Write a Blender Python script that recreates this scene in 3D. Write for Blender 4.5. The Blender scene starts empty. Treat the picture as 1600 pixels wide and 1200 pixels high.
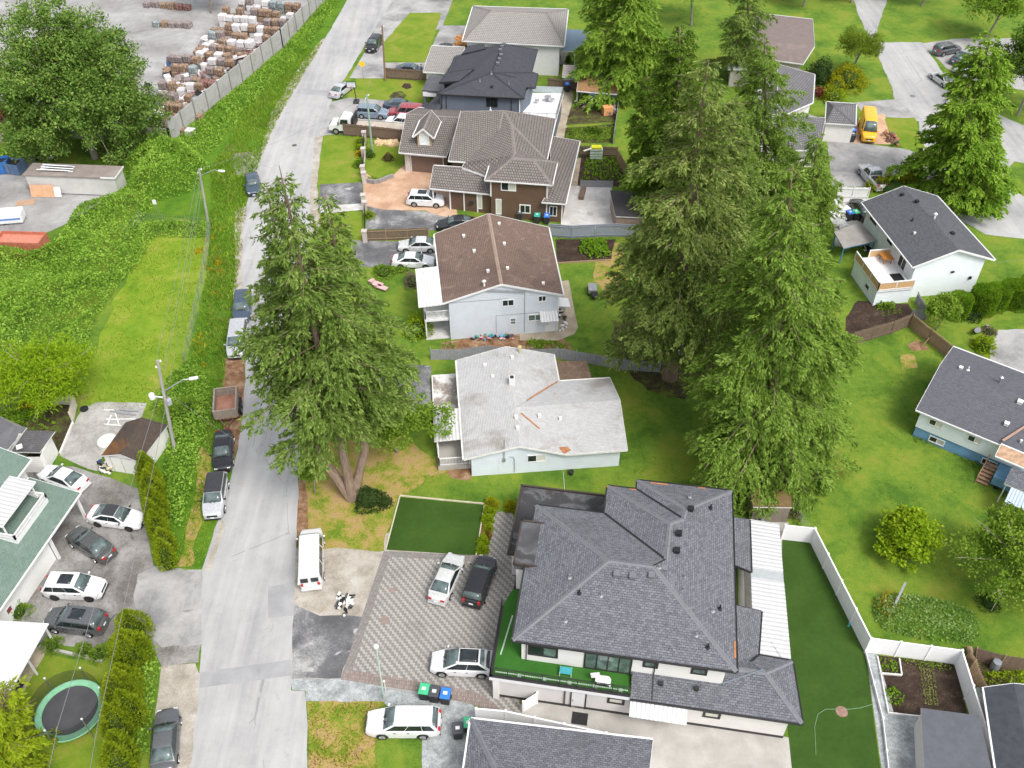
import bpy, math, random
import numpy as np
from mathutils import Vector, Matrix, noise as mnoise
from mathutils.geometry import tessellate_polygon

CF, CTH, CH = 1472.0, math.radians(42.6), 62.0      # focal length (px of a 1600 wide picture), pitch, height
CS, CC = math.sin(CTH), math.cos(CTH)
scn = bpy.context.scene
cam = bpy.data.cameras.new('camera')
cam.sensor_width = 36.0
cam.lens = 36.0 * CF / 1600.0
cam.clip_start, cam.clip_end = 0.5, 3000
camo = bpy.data.objects.new('camera', cam)
camo.location = (0, 0, CH)
camo.rotation_euler = (math.pi / 2 - CTH, 0, 0)
scn.collection.objects.link(camo)
scn.camera = camo

SUN_EL, SUN_AZ = math.radians(55), math.radians(142)   # azimuth clockwise from +Y
world = bpy.data.worlds.new('World')
scn.world = world
world.use_nodes = True
wt = world.node_tree
sky = wt.nodes.new('ShaderNodeTexSky')
sky.sky_type = 'NISHITA'
sky.sun_disc = False
sky.sun_elevation = SUN_EL
sky.sun_rotation = SUN_AZ
sky.dust_density = 4.0
sky.ozone_density = 1.0
hs = wt.nodes.new('ShaderNodeHueSaturation')          # overcast: the cloud layer takes most of the blue out
hs.inputs['Saturation'].default_value = 0.30
wt.links.new(sky.outputs[0], hs.inputs['Color'])
wt.links.new(hs.outputs[0], wt.nodes['Background'].inputs[0])
wt.nodes['Background'].inputs[1].default_value = 0.15
sl = bpy.data.lights.new('sun', 'SUN')
sl.energy = 1.15
sl.angle = math.radians(18)
sl.color = (1.0, 0.965, 0.91)
slo = bpy.data.objects.new('sun', sl)
sd = Vector((math.sin(SUN_AZ) * math.cos(SUN_EL), math.cos(SUN_AZ) * math.cos(SUN_EL), math.sin(SUN_EL)))
slo.rotation_euler = sd.to_track_quat('Z', 'Y').to_euler()
slo.location = (0, 0, 80)
scn.collection.objects.link(slo)
scn.view_settings.view_transform = 'Standard'
scn.view_settings.look = 'None'
scn.view_settings.gamma = 1.0
scn.view_settings.use_curve_mapping = False
scn.view_settings.exposure = 0.88

random.seed(7)
R = math.radians
def G(px, py, z=0.0):
    "ground position (x, y) of a point of the photograph lying at height z"
    u, v = (px - 800) / CF, (py - 600) / CF
    Z = (CH - z) / (CS + v * CC)
    return (u * Z, Z * (CC - v * CS))
def P(px, py, z=0.0):
    x, y = G(px, py, z)
    return Vector((x, y, z))

def link(o):
    scn.collection.objects.link(o)
    return o
def tag(o, label=None, cat=None, group=None, kind=None):
    if label: o['label'] = label
    if cat: o['category'] = cat
    if group: o['group'] = group
    if kind: o['kind'] = kind
    return o
def empty(name, loc, rz=0.0):
    o = bpy.data.objects.new(name, None)
    o.location = loc
    o.rotation_euler = (0, 0, rz)
    o.empty_display_size = 0.3
    return link(o)
def thing(name, label, cat, loc=(0, 0, 0), rz=0.0, group=None):
    return tag(empty(name, loc, rz), label, cat, group)
def copy_tree(o, parent=None):
    c = o.copy()
    link(c)
    if parent: c.parent = parent
    for ch in o.children: copy_tree(ch, c)
    return c

class MB:
    "collects faces and links them as one mesh object"
    def __init__(s): s.v = []; s.f = []; s.m = []; s.uv = {}
    def add(s, vs, fs, mi=0):
        n = len(s.v)
        s.v += [tuple(q) for q in vs]
        for f in fs:
            s.f.append(tuple(n + i for i in f)); s.m.append(mi)
        return s
    def face(s, pts, mi=0): return s.add(pts, [tuple(range(len(pts)))], mi)
    def box(s, c, d, rz=0.0, mi=0, M=None):
        hx, hy, hz = d[0] / 2, d[1] / 2, d[2] / 2
        vs = [(x, y, z) for z in (-hz, hz) for x, y in ((-hx, -hy), (hx, -hy), (hx, hy), (-hx, hy))]
        ca, sa = math.cos(rz), math.sin(rz)
        out = []
        for x, y, z in vs:
            if M is not None:
                q = M @ Vector((x, y, z)); x, y, z = q
            else: x, y = x * ca - y * sa, x * sa + y * ca
            out.append((x + c[0], y + c[1], z + c[2]))
        return s.add(out, [(3, 2, 1, 0), (4, 5, 6, 7), (0, 1, 5, 4), (1, 2, 6, 5), (2, 3, 7, 6), (3, 0, 4, 7)], mi)
    def bar(s, a, b, w, h=None, mi=0):
        "rectangular bar from a to b"
        a, b = Vector(a), Vector(b); h = h or w
        d = b - a; L = d.length
        if L < 1e-6: return s
        d.normalize()
        up = Vector((0, 0, 1)) if abs(d.z) < 0.98 else Vector((0, 1, 0))
        x = d.cross(up).normalized(); y = x.cross(d)
        vs = []
        for p in (a, b):
            for i, j in ((-1, -1), (1, -1), (1, 1), (-1, 1)): vs.append(p + x * (i * w / 2) + y * (j * h / 2))
        return s.add(vs, [(0, 1, 2, 3), (7, 6, 5, 4), (0, 4, 5, 1), (1, 5, 6, 2), (2, 6, 7, 3), (3, 7, 4, 0)], mi)
    def prism(s, poly, z0, z1, mi=0, top=True, bottom=True):
        n = len(poly)
        area = sum(poly[i][0] * poly[(i + 1) % n][1] - poly[(i + 1) % n][0] * poly[i][1] for i in range(n))
        if area < 0: poly = poly[::-1]
        vs = [(p[0], p[1], z0) for p in poly] + [(p[0], p[1], z1) for p in poly]
        fs = [(i, (i + 1) % n, n + (i + 1) % n, n + i) for i in range(n)]
        tri = tessellate_polygon([[Vector((p[0], p[1], 0)) for p in poly]])
        def up(t):
            a, b, c = (poly[i] for i in t)
            return t if (b[0]-a[0])*(c[1]-a[1]) - (c[0]-a[0])*(b[1]-a[1]) > 0 else t[::-1]
        tri = [up(tuple(t)) for t in tri]
        if top: fs += [tuple(n + i for i in t) for t in tri]
        if bottom: fs += [t[::-1] for t in tri]
        return s.add(vs, fs, mi)
    def tube(s, path, rad, n=8, mi=0, cap=True):
        path = [Vector(p) for p in path]
        rr = rad if hasattr(rad, '__len__') else [rad] * len(path)
        b = len(s.v)
        ref = None
        for i, p in enumerate(path):
            t = (path[min(i + 1, len(path) - 1)] - path[max(i - 1, 0)])
            t = t.normalized() if t.length > 1e-9 else Vector((0, 0, 1))
            if ref is None: ref = Vector((1, 0, 0)) if abs(t.x) < 0.9 else Vector((0, 1, 0))
            x = (ref - t * ref.dot(t)).normalized(); y = t.cross(x); ref = x
            for k in range(n):
                a = 2 * math.pi * k / n
                s.v.append(tuple(p + (x * math.cos(a) + y * math.sin(a)) * rr[i]))
        for i in range(len(path) - 1):
            for k in range(n):
                k2 = (k + 1) % n
                s.f.append((b + i * n + k, b + i * n + k2, b + (i + 1) * n + k2, b + (i + 1) * n + k)); s.m.append(mi)
        if cap:
            s.f.append(tuple(b + k for k in range(n))[::-1]); s.m.append(mi)
            e = b + (len(path) - 1) * n
            s.f.append(tuple(e + k for k in range(n))); s.m.append(mi)
        return s
    def lathe(s, c, prof, n=16, mi=0, axis='z'):
        "profile [(r, h), ...] turned about an axis through c"
        b = len(s.v)
        for r, h in prof:
            for k in range(n):
                a = 2 * math.pi * k / n
                q = (r * math.cos(a), r * math.sin(a), h)
                if axis == 'y': q = (q[0], q[2], q[1])
                if axis == 'x': q = (q[2], q[0], q[1])
                s.v.append((c[0] + q[0], c[1] + q[1], c[2] + q[2]))
        for i in range(len(prof) - 1):
            for k in range(n):
                k2 = (k + 1) % n
                s.f.append((b + i * n + k, b + i * n + k2, b + (i + 1) * n + k2, b + (i + 1) * n + k)); s.m.append(mi)
        if prof[0] == prof[-1]: return s
        s.f.append(tuple(b + k for k in range(n))[::-1]); s.m.append(mi)
        e = b + (len(prof) - 1) * n
        s.f.append(tuple(e + k for k in range(n))); s.m.append(mi)
        return s
    def build(s, name, mats, parent=None, smooth=None, local=False, bevel=0.0):
        if not isinstance(mats, (list, tuple)): mats = [mats]
        off = Vector((0, 0, 0))
        if parent is not None and not local:
            p = parent
            while p is not None:
                off += p.location; p = p.parent
        me = bpy.data.meshes.new(name)
        me.from_pydata([(v[0] - off.x, v[1] - off.y, v[2] - off.z) for v in s.v], [], s.f)
        for m in mats: me.materials.append(m)
        if len(mats) > 1: me.polygons.foreach_set('material_index', s.m)
        if s.uv:
            ul = me.uv_layers.new(name='UVMap')
            for pi, uvs in s.uv.items():
                for k, li in enumerate(me.polygons[pi].loop_indices): ul.data[li].uv = uvs[k]
        me.validate(); me.update()
        if smooth is not None:
            me.polygons.foreach_set('use_smooth', [True] * len(me.polygons))
            me.set_sharp_from_angle(angle=R(smooth))
        o = bpy.data.objects.new(name, me)
        if parent is not None: o.parent = parent
        if bevel:
            b = o.modifiers.new('bevel', 'BEVEL'); b.width = bevel; b.segments = 2; b.limit_method = 'ANGLE'
        return link(o)

def solo(name, mb, mat, label, cat, group=None, loc=None, **k):
    "a thing that is one mesh, with its origin at its base"
    o = mb.build(name, mat, None, **k)
    vs = mb.v
    c = Vector(loc) if loc else Vector((sum(v[0] for v in vs) / len(vs), sum(v[1] for v in vs) / len(vs), min(v[2] for v in vs)))
    o.data.transform(Matrix.Translation(-c)); o.location = c
    return tag(o, label, cat, group)

class Frame:
    "house-local frame: u along the near wall, v away from the camera"
    def __init__(s, org, deg): s.o = org; s.c = math.cos(R(deg)); s.s = math.sin(R(deg)); s.deg = deg
    def __call__(s, u, v, z=0.0): return Vector((s.o[0] + u * s.c - v * s.s, s.o[1] + u * s.s + v * s.c, z))
    def pts(s, l): return [s(*q) for q in l]

class NG:
    def __init__(s, name):
        s.mat = bpy.data.materials.new(name); s.mat.use_nodes = True
        s.t = s.mat.node_tree; s.b = s.t.nodes['Principled BSDF']; s.out = s.t.nodes['Material Output']
    def n(s, typ, at=None, out=0, **inp):
        nd = s.t.nodes.new('ShaderNode' + typ)
        for k, v in (at or {}).items(): setattr(nd, k, v)
        for k, v in inp.items(): s.put(nd.inputs[k.replace('_', ' ')], v)
        return nd.outputs[out]
    def put(s, sock, v):
        if isinstance(v, bpy.types.NodeSocket): s.t.links.new(v, sock)
        else:
            if isinstance(v, (tuple, list)) and sock.type == 'RGBA' and len(v) == 3: v = (*v, 1)
            sock.default_value = v
    def pos(s): return s.n('NewGeometry', out='Position')
    def obj(s): return s.n('TexCoord', out='Object')
    def uv(s): return s.n('TexCoord', out='UV')
    def noise(s, vec, scale, detail=3.0, rough=0.55, dist=0.0):
        return s.n('TexNoise', out='Fac', Vector=vec, Scale=scale, Detail=detail, Roughness=rough, Distortion=dist)
    def math(s, op, a, b=0.0, c=0.0):
        nd = s.t.nodes.new('ShaderNodeMath'); nd.operation = op
        s.put(nd.inputs[0], a); s.put(nd.inputs[1], b); s.put(nd.inputs[2], c)
        return nd.outputs[0]
    def ramp(s, fac, stops, interp='LINEAR'):
        nd = s.t.nodes.new('ShaderNodeValToRGB'); cr = nd.color_ramp; cr.interpolation = interp
        while len(cr.elements) > 1: cr.elements.remove(cr.elements[-1])
        for i, (p, c) in enumerate(stops):
            e = cr.elements[0] if i == 0 else cr.elements.new(p)
            e.position = p; e.color = (*c, 1) if len(c) == 3 else c
        s.put(nd.inputs[0], fac)
        return nd.outputs[0]
    def mix(s, fac, a, b, blend='MIX'):
        nd = s.t.nodes.new('ShaderNodeMix'); nd.data_type = 'RGBA'; nd.blend_type = blend
        s.put(nd.inputs[0], fac); s.put(nd.inputs[6], a); s.put(nd.inputs[7], b)
        return nd.outputs[2]
    def sep(s, v):
        nd = s.t.nodes.new('ShaderNodeSeparateXYZ'); s.put(nd.inputs[0], v); return nd.outputs
    def bump(s, h, strength=0.3, dist=0.05):
        s.put(s.b.inputs['Normal'], s.n('Bump', Height=h, Strength=strength, Distance=dist))
    def done(s, color, rough=0.8, spec=0.3, metal=0.0, **k):
        s.put(s.b.inputs['Base Color'], color); s.put(s.b.inputs['Roughness'], rough)
        s.b.inputs['Specular IOR Level'].default_value = spec; s.b.inputs['Metallic'].default_value = metal
        for kk, v in k.items(): s.put(s.b.inputs[kk.replace('_', ' ')], v)
        return s.mat

def ground_mat(name, stops, scale=0.35, fine=6.0, famt=0.35, rough=0.95, bump=0.4, dist=0.03, detail=5.0, spots=None):
    "patchy natural surface: large patches picked from stops, fine grain on top"
    g = NG(name); p = g.pos()
    a = g.noise(p, scale, detail, 0.6, 0.4)
    b = g.noise(p, fine, 3.0, 0.7)
    m = g.noise(p, max(.9, (scale * fine) ** .5), 5.0, 0.7, 0.3)
    f = g.math('ADD', g.math('ADD', a, g.math('MULTIPLY', g.math('SUBTRACT', m, 0.5), famt * 0.9)), g.math('MULTIPLY', g.math('SUBTRACT', b, 0.5), famt))
    col = g.ramp(f, stops)
    if spots:
        sc, thr, c = spots
        sp = g.noise(p, sc, 4.0, 0.6, 1.2)
        col = g.mix(g.ramp(sp, [(thr, (0, 0, 0)), (thr + 0.06, (1, 1, 1))]), col, c)
    g.bump(g.noise(p, fine * 1.7, 3.0, 0.7), bump, dist)
    return g.done(col, rough, 0.2)
def plain(name, c, rough=0.6, var=0.12, scale=2.5, metal=0.0, spec=0.4, coat=0.0, bump=0.0, fscale=20):
    g = NG(name); p = g.obj()
    n = g.noise(p, scale, 4.0, 0.6)
    lo = tuple(x * (1 - var) for x in c); hi = tuple(min(1, x * (1 + var)) for x in c)
    col = g.ramp(n, [(0.3, lo), (0.7, hi)])
    if bump: g.bump(g.noise(p, fscale, 3.0), bump, 0.02)
    return g.done(col, rough, spec, metal, Coat_Weight=coat)
def siding(name, c, pitch=0.2, vertical=None, var=0.06, rough=0.6, dirt=(0.0, (0.2, 0.2, 0.18))):
    "lap siding: boards run level, each board's foot stands proud of the next"
    g = NG(name); p = g.pos(); x, y, z = g.sep(p)
    h = g.math('FRACT', g.math('DIVIDE', z, pitch))
    if vertical is not None:
        d = g.math('ADD', g.math('MULTIPLY', x, math.cos(R(vertical))), g.math('MULTIPLY', y, math.sin(R(vertical))))
        h = g.math('FRACT', g.math('DIVIDE', d, pitch))
    row = g.math('LESS_THAN', h, 0.10)
    n = g.noise(p, 0.8, 5.0, 0.65); n2 = g.noise(p, 9.0, 3.0)
    col = g.ramp(n, [(0.3, tuple(q * (1 - var) for q in c)), (0.7, tuple(min(1, q * (1 + var)) for q in c))])
    col = g.mix(g.math('MULTIPLY', row, 0.35), col, tuple(q * 0.55 for q in c))
    if dirt[0]: col = g.mix(g.math('MULTIPLY', g.ramp(n2, [(0.5, (0, 0, 0)), (0.75, (1, 1, 1))]), dirt[0]), col, dirt[1])
    g.bump(g.math('SUBTRACT', 1.0, h), 0.5, 0.02)
    return g.done(col, rough, 0.3)
def shingle(name, cols, w=0.33, h=0.16, mort=(0.02, 0.02, 0.02), msize=0.012, stain=None, bump=0.5, rough=0.9, mixn=0.5, big=None):
    "courses of roofing laid in the roof's own uv metres (u along the eave, v up the slope)"
    g = NG(name); uv = g.uv()
    br = g.t.nodes.new('ShaderNodeTexBrick')
    g.put(br.inputs['Vector'], uv)
    br.offset = 0.5; br.inputs['Scale'].default_value = 1.0
    g.put(br.inputs['Color1'], cols[0]); g.put(br.inputs['Color2'], cols[1]); g.put(br.inputs['Mortar'], mort)
    br.inputs['Mortar Size'].default_value = msize; br.inputs['Mortar Smooth'].default_value = 0.3
    br.inputs['Bias'].default_value = 0.0
    br.inputs['Brick Width'].default_value = w; br.inputs['Row Height'].default_value = h
    p = g.pos()
    n = g.noise(p, 2.2, 4.0, 0.7); n3 = g.noise(p, 14.0, 2.0, 0.6)
    col = g.mix(g.math('MULTIPLY', g.ramp(n3, [(0.35, (0, 0, 0)), (0.7, (1, 1, 1))]), mixn), br.outputs[0], cols[2])
    if stain:
        for sc, lo, hi, c, amt in stain:
            col = g.mix(g.math('MULTIPLY', g.ramp(g.noise(p, sc, 5.0, 0.65, 0.6), [(lo, (0, 0, 0)), (hi, (1, 1, 1))]), amt), col, c)
    u, v, _ = g.sep(uv)
    hgt = g.math('SUBTRACT', g.math('SUBTRACT', 1.0, g.math('FRACT', g.math('DIVIDE', v, h))), g.math('MULTIPLY', br.outputs[1], 0.5))
    g.bump(hgt, bump, 0.03)
    return g.done(col, rough, 0.25)
def ribbed(name, c, pitch=0.2, rough=0.45, stain=None, axis=0):
    "corrugated sheet, ribs run up the slope (uv)"
    g = NG(name); u = g.sep(g.uv())[axis]; p = g.pos()
    w = g.math('SINE', g.math('MULTIPLY', u, 2 * math.pi / pitch))
    n = g.noise(p, 1.3, 5.0, 0.7)
    col = g.ramp(n, [(0.35, tuple(q * 0.9 for q in c)), (0.6, c)])
    if stain: col = g.mix(g.math('MULTIPLY', g.ramp(g.noise(p, stain[0], 6.0, 0.75, 0.8), [(stain[1], (0, 0, 0)), (stain[1] + 0.12, (1, 1, 1))]), stain[3]), col, stain[2])
    col = g.mix(g.math('MULTIPLY', g.math('LESS_THAN', w, -0.5), 0.5), col, tuple(q * 0.5 for q in c))  # troughs between the ribs darkened in the colour, as their shade
    g.bump(w, 0.6, 0.03)
    return g.done(col, rough, 0.4)
def leaf_mat(name, a, b, c, trans=0.35, scale=0.5):
    "leaves: every leaf its own hue, clumps lean to one or the other"
    g = NG(name); ge = g.t.nodes.new('ShaderNodeNewGeometry')
    rnd = ge.outputs['Random Per Island']
    n = g.noise(ge.outputs['Position'], scale, 3.0, 0.6)
    f = g.math('ADD', g.math('MULTIPLY', rnd, 0.55), g.math('MULTIPLY', g.math('SUBTRACT', n, 0.28), 1.0))
    col = g.ramp(f, [(0.12, a), (0.5, b), (0.88, c)])
    d = g.n('BsdfDiffuse', Color=col); t = g.n('BsdfTranslucent', Color=col)
    mx = g.t.nodes.new('ShaderNodeMixShader'); mx.inputs[0].default_value = trans
    g.t.links.new(d, mx.inputs[1]); g.t.links.new(t, mx.inputs[2])
    g.t.links.new(mx.outputs[0], g.out.inputs[0])
    return g.mat
def wood_mat(name, a, b, scale=1.0, rough=0.85):
    "weathered boards: grain streaks and board-to-board change"
    g = NG(name); p = g.pos()
    mp = g.n('Mapping', Vector=p, Scale=(6 * scale, 6 * scale, 1.2 * scale))
    n = g.noise(mp, 1.6, 5.0, 0.7)
    return_col = g.ramp(n, [(0.3, a), (0.7, b)])
    g.bump(n, 0.3, 0.01)
    return g.done(return_col, rough, 0.2)
def paint(name, c, metal=0.0, rough=0.22):
    g = NG(name); n = g.noise(g.obj(), 1.2, 3.0, 0.6)
    col = g.ramp(n, [(0.3, tuple(q * 0.96 for q in c)), (0.7, c)])
    rr = g.ramp(g.noise(g.obj(), 5.0, 3.0), [(0.3, (rough * .8,) * 3), (0.7, (rough * 1.5,) * 3)])
    return g.done(col, rr, 0.5, metal, Coat_Weight=0.6, Coat_Roughness=0.06)
def glass_mat(name, c=(0.012, 0.016, 0.018), rough=0.06):
    g = NG(name)
    n = g.noise(g.obj(), 1.4, 3.0, 0.6)
    return g.done(g.ramp(n, [(0.35, c), (0.7, tuple(q * 2.4 for q in c))]), rough, 0.7)
m_white = plain('white paint', (0.70, 0.70, 0.70), 0.5, 0.05)
m_offwhite = plain('weathered white paint', (0.66, 0.65, 0.62), 0.6, 0.12)
m_black = plain('black trim', (0.015, 0.015, 0.017), 0.5, 0.2)
m_rubber = plain('rubber', (0.018, 0.018, 0.018), 0.85, 0.2)
m_steel = plain('galvanised steel', (0.42, 0.43, 0.44), 0.4, 0.15, metal=0.7)
m_glass = glass_mat('window glass')
m_glass_g = glass_mat('pale window glass', (0.07, 0.10, 0.09), 0.08)
m_blind = plain('window blind', (0.55, 0.54, 0.47), 0.7, 0.1, 9)
m_conc = ground_mat('concrete', [(0.3, (0.30, 0.285, 0.26)), (0.7, (0.43, 0.41, 0.38))], 0.5, 7, 0.2, 0.9, 0.15)

def jitter_poly(pts, amp, step=0.8, seed=0.0):
    out = []
    for i in range(len(pts)):
        a, b = Vector(pts[i]), Vector(pts[(i + 1) % len(pts)])
        L = (b - a).length; n = max(1, int(L / step))
        if L < 1e-6: continue
        nr = Vector((-(b - a).y, (b - a).x)) / L
        for k in range(n):
            q = a.lerp(b, k / n)
            d = mnoise.noise(Vector((q.x * 0.45, q.y * 0.45, seed))) + 0.6 * mnoise.noise(Vector((q.x * 1.7, q.y * 1.7, seed + 9)))
            out.append(q + nr * (d * amp))
    return [tuple(q) for q in out]
n_sheet = 0
def sheet(name, px, mat, lvl, amp=0.0, world=False, step=0.8):
    pts = px if world else [G(*p) for p in px]
    if amp: pts = jitter_poly(pts, amp, step, lvl * 3.1 + pts[0][0])
    global n_sheet
    n_sheet += 1
    z = 0.004 * lvl + 0.0004 * (n_sheet % 9)
    vs = [(x, y, z) for x, y in pts]
    tri = tessellate_polygon([[Vector((v[0], v[1], 0)) for v in vs]])
    fs = []
    for t in tri:
        a, b, c = (vs[i] for i in t)
        fs.append(tuple(t) if (b[0]-a[0])*(c[1]-a[1]) - (c[0]-a[0])*(b[1]-a[1]) > 0 else tuple(t)[::-1])
    mb = MB().add(vs, fs)
    return tag(mb.build(name, mat), kind='structure')

GR = [(0.28, (0.050, 0.118, 0.012)), (0.45, (0.098, 0.180, 0.018)), (0.58, (0.150, 0.222, 0.024)), (0.68, (0.185, 0.225, 0.026)), (0.80, (0.25, 0.215, 0.07))]
m_lawn = ground_mat('lawn grass', GR, 0.22, 9, 0.55, 0.95, 0.9, 0.06, 6.0)
m_lawn2 = ground_mat('mown field grass', [(0.28, (0.105, 0.20, 0.012)), (0.45, (0.155, 0.25, 0.016)), (0.6, (0.20, 0.27, 0.024)), (0.76, (0.29, 0.28, 0.07))], 0.3, 8, 0.55, 0.95, 0.9, 0.06, 6.0)
m_lawn3 = ground_mat('far lawn grass', [(0.3, (0.10, 0.18, 0.012)), (0.55, (0.16, 0.22, 0.02)), (0.75, (0.24, 0.22, 0.05))], 0.35, 8, 0.5, 0.95, 0.7, 0.05)
m_long = ground_mat('verge soil under long grass', [(0.3, (0.045, 0.12, 0.008)), (0.6, (0.09, 0.18, 0.012)), (0.75, (0.14, 0.19, 0.02))], 0.4, 6, 0.6)
m_dry = ground_mat('dry yellow grass', [(0.26, (0.08, 0.16, 0.012)), (0.42, (0.17, 0.205, 0.022)), (0.52, (0.29, 0.225, 0.06)), (0.64, (0.34, 0.235, 0.11)), (0.76, (0.25, 0.15, 0.08))], 0.5, 7, 0.6)
m_litter = ground_mat('leaf litter', [(0.3, (0.12, 0.065, 0.035)), (0.5, (0.22, 0.12, 0.065)), (0.7, (0.33, 0.23, 0.15))], 0.9, 9, 0.6)
m_sand = ground_mat('sandy gravel', [(0.28, (0.24, 0.21, 0.17)), (0.5, (0.34, 0.31, 0.265)), (0.72, (0.44, 0.415, 0.375))], 0.6, 9, 0.5, spots=(0.5, 0.60, (0.30, 0.25, 0.19)))
m_gravel = ground_mat('blue grey gravel', [(0.3, (0.20, 0.215, 0.215)), (0.5, (0.30, 0.32, 0.32)), (0.72, (0.43, 0.45, 0.45))], 0.9, 14, 0.9, bump=0.8)
m_gravel2 = ground_mat('pale gravel', [(0.3, (0.24, 0.23, 0.215)), (0.5, (0.33, 0.32, 0.30)), (0.72, (0.42, 0.41, 0.39))], 0.5, 12, 0.7, bump=0.6)
m_soil = ground_mat('dark tilled soil', [(0.3, (0.030, 0.020, 0.015)), (0.55, (0.055, 0.037, 0.027)), (0.75, (0.10, 0.07, 0.05))], 0.9, 9, 0.8, bump=1.0, dist=0.08)
m_soilg = ground_mat('weedy garden soil', [(0.36, (0.045, 0.032, 0.022)), (0.5, (0.075, 0.06, 0.03)), (0.6, (0.09, 0.12, 0.02)), (0.72, (0.14, 0.17, 0.03))], 0.6, 8, 0.7, bump=1.0, dist=0.08)
m_yard = ground_mat('yard asphalt', [(0.3, (0.19, 0.18, 0.175)), (0.6, (0.32, 0.315, 0.31)), (0.75, (0.42, 0.41, 0.40))], 0.16, 5, 0.35)
m_dark = ground_mat('dark wet asphalt', [(0.32, (0.085, 0.085, 0.09)), (0.48, (0.13, 0.13, 0.135)), (0.6, (0.22, 0.22, 0.22)), (0.72, (0.36, 0.355, 0.35))], 0.35, 6, 0.35, spots=(0.4, 0.62, (0.36, 0.355, 0.35)))
m_lot = ground_mat('old car park asphalt', [(0.33, (0.125, 0.115, 0.105)), (0.45, (0.20, 0.19, 0.18)), (0.57, (0.28, 0.27, 0.26)), (0.70, (0.36, 0.35, 0.34))], 0.28, 6, 0.35, spots=(0.55, 0.64, (0.10, 0.095, 0.09)))
m_apron = ground_mat('grey driveway asphalt', [(0.33, (0.20, 0.195, 0.195)), (0.5, (0.30, 0.295, 0.29)), (0.68, (0.38, 0.37, 0.36))], 0.3, 8, 0.3, spots=(0.35, 0.66, (0.16, 0.155, 0.15)))
m_pink = ground_mat('stamped terracotta concrete', [(0.3, (0.34, 0.20, 0.13)), (0.5, (0.46, 0.30, 0.20)), (0.7, (0.55, 0.41, 0.30))], 0.3, 5, 0.35)
m_slab = ground_mat('pale concrete slab', [(0.3, (0.36, 0.345, 0.325)), (0.5, (0.47, 0.46, 0.44)), (0.7, (0.60, 0.59, 0.58))], 0.4, 5, 0.3)
m_path = ground_mat('tan concrete path', [(0.3, (0.26, 0.22, 0.16)), (0.7, (0.42, 0.36, 0.28))], 0.6, 6, 0.4)
m_patch = ground_mat('asphalt patch', [(0.3, (0.25, 0.25, 0.255)), (0.7, (0.33, 0.33, 0.335))], 0.5, 9, 0.3)
m_turf = ground_mat('artificial turf', [(0.3, (0.024, 0.060, 0.006)), (0.7, (0.044, 0.092, 0.012))], 0.25, 30, 0.6, 0.8, 0.8, 0.03)
m_turf2 = ground_mat('artificial deck turf', [(0.3, (0.025, 0.105, 0.012)), (0.7, (0.04, 0.14, 0.02))], 0.3, 30, 0.5, 0.8, 0.6, 0.03)

def road_material():
    g = NG('worn road asphalt'); p = g.pos()
    a = g.noise(p, 0.12, 5.0, 0.6); b = g.noise(p, 11.0, 3.0, 0.7); c = g.noise(p, 0.9, 5.0, 0.65, 0.6)
    mp = g.n('Mapping', Vector=p, Scale=(1.1, 0.07, 1.0))
    streak = g.noise(mp, 1.0, 4.0, 0.6)
    f = g.math('ADD', g.math('ADD', g.math('MULTIPLY', a, 0.45), g.math('MULTIPLY', streak, 0.35)), g.math('ADD', g.math('MULTIPLY', b, 0.12), g.math('MULTIPLY', c, 0.12)))
    col = g.ramp(f, [(0.38, (0.245, 0.245, 0.25)), (0.52, (0.345, 0.343, 0.34)), (0.66, (0.425, 0.42, 0.415))])
    vor = g.n('TexVoronoi', at={'feature': 'DISTANCE_TO_EDGE'}, Vector=g.n('Mapping', Vector=g.mix(0.12, p, g.n('TexNoise', out='Color', Vector=p, Scale=0.8, Detail=4.0), 'LINEAR_LIGHT'), Scale=(0.16, 0.09, 0.0)), Scale=1.0)
    crack = g.math('MULTIPLY', g.math('LESS_THAN', vor, 0.0035), g.math('GREATER_THAN', a, 0.53))
    col = g.mix(g.math('MULTIPLY', crack, 0.40), col, (0.12, 0.12, 0.12))
    sp = g.noise(p, 0.55, 5.0, 0.7, 1.5)
    col = g.mix(g.math('MULTIPLY', g.ramp(sp, [(0.60, (0, 0, 0)), (0.70, (1, 1, 1))]), 0.35), col, (0.20, 0.20, 0.205))
    g.bump(b, 0.25, 0.02)
    return g.done(col, 0.9, 0.25)
m_road = road_material()

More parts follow.
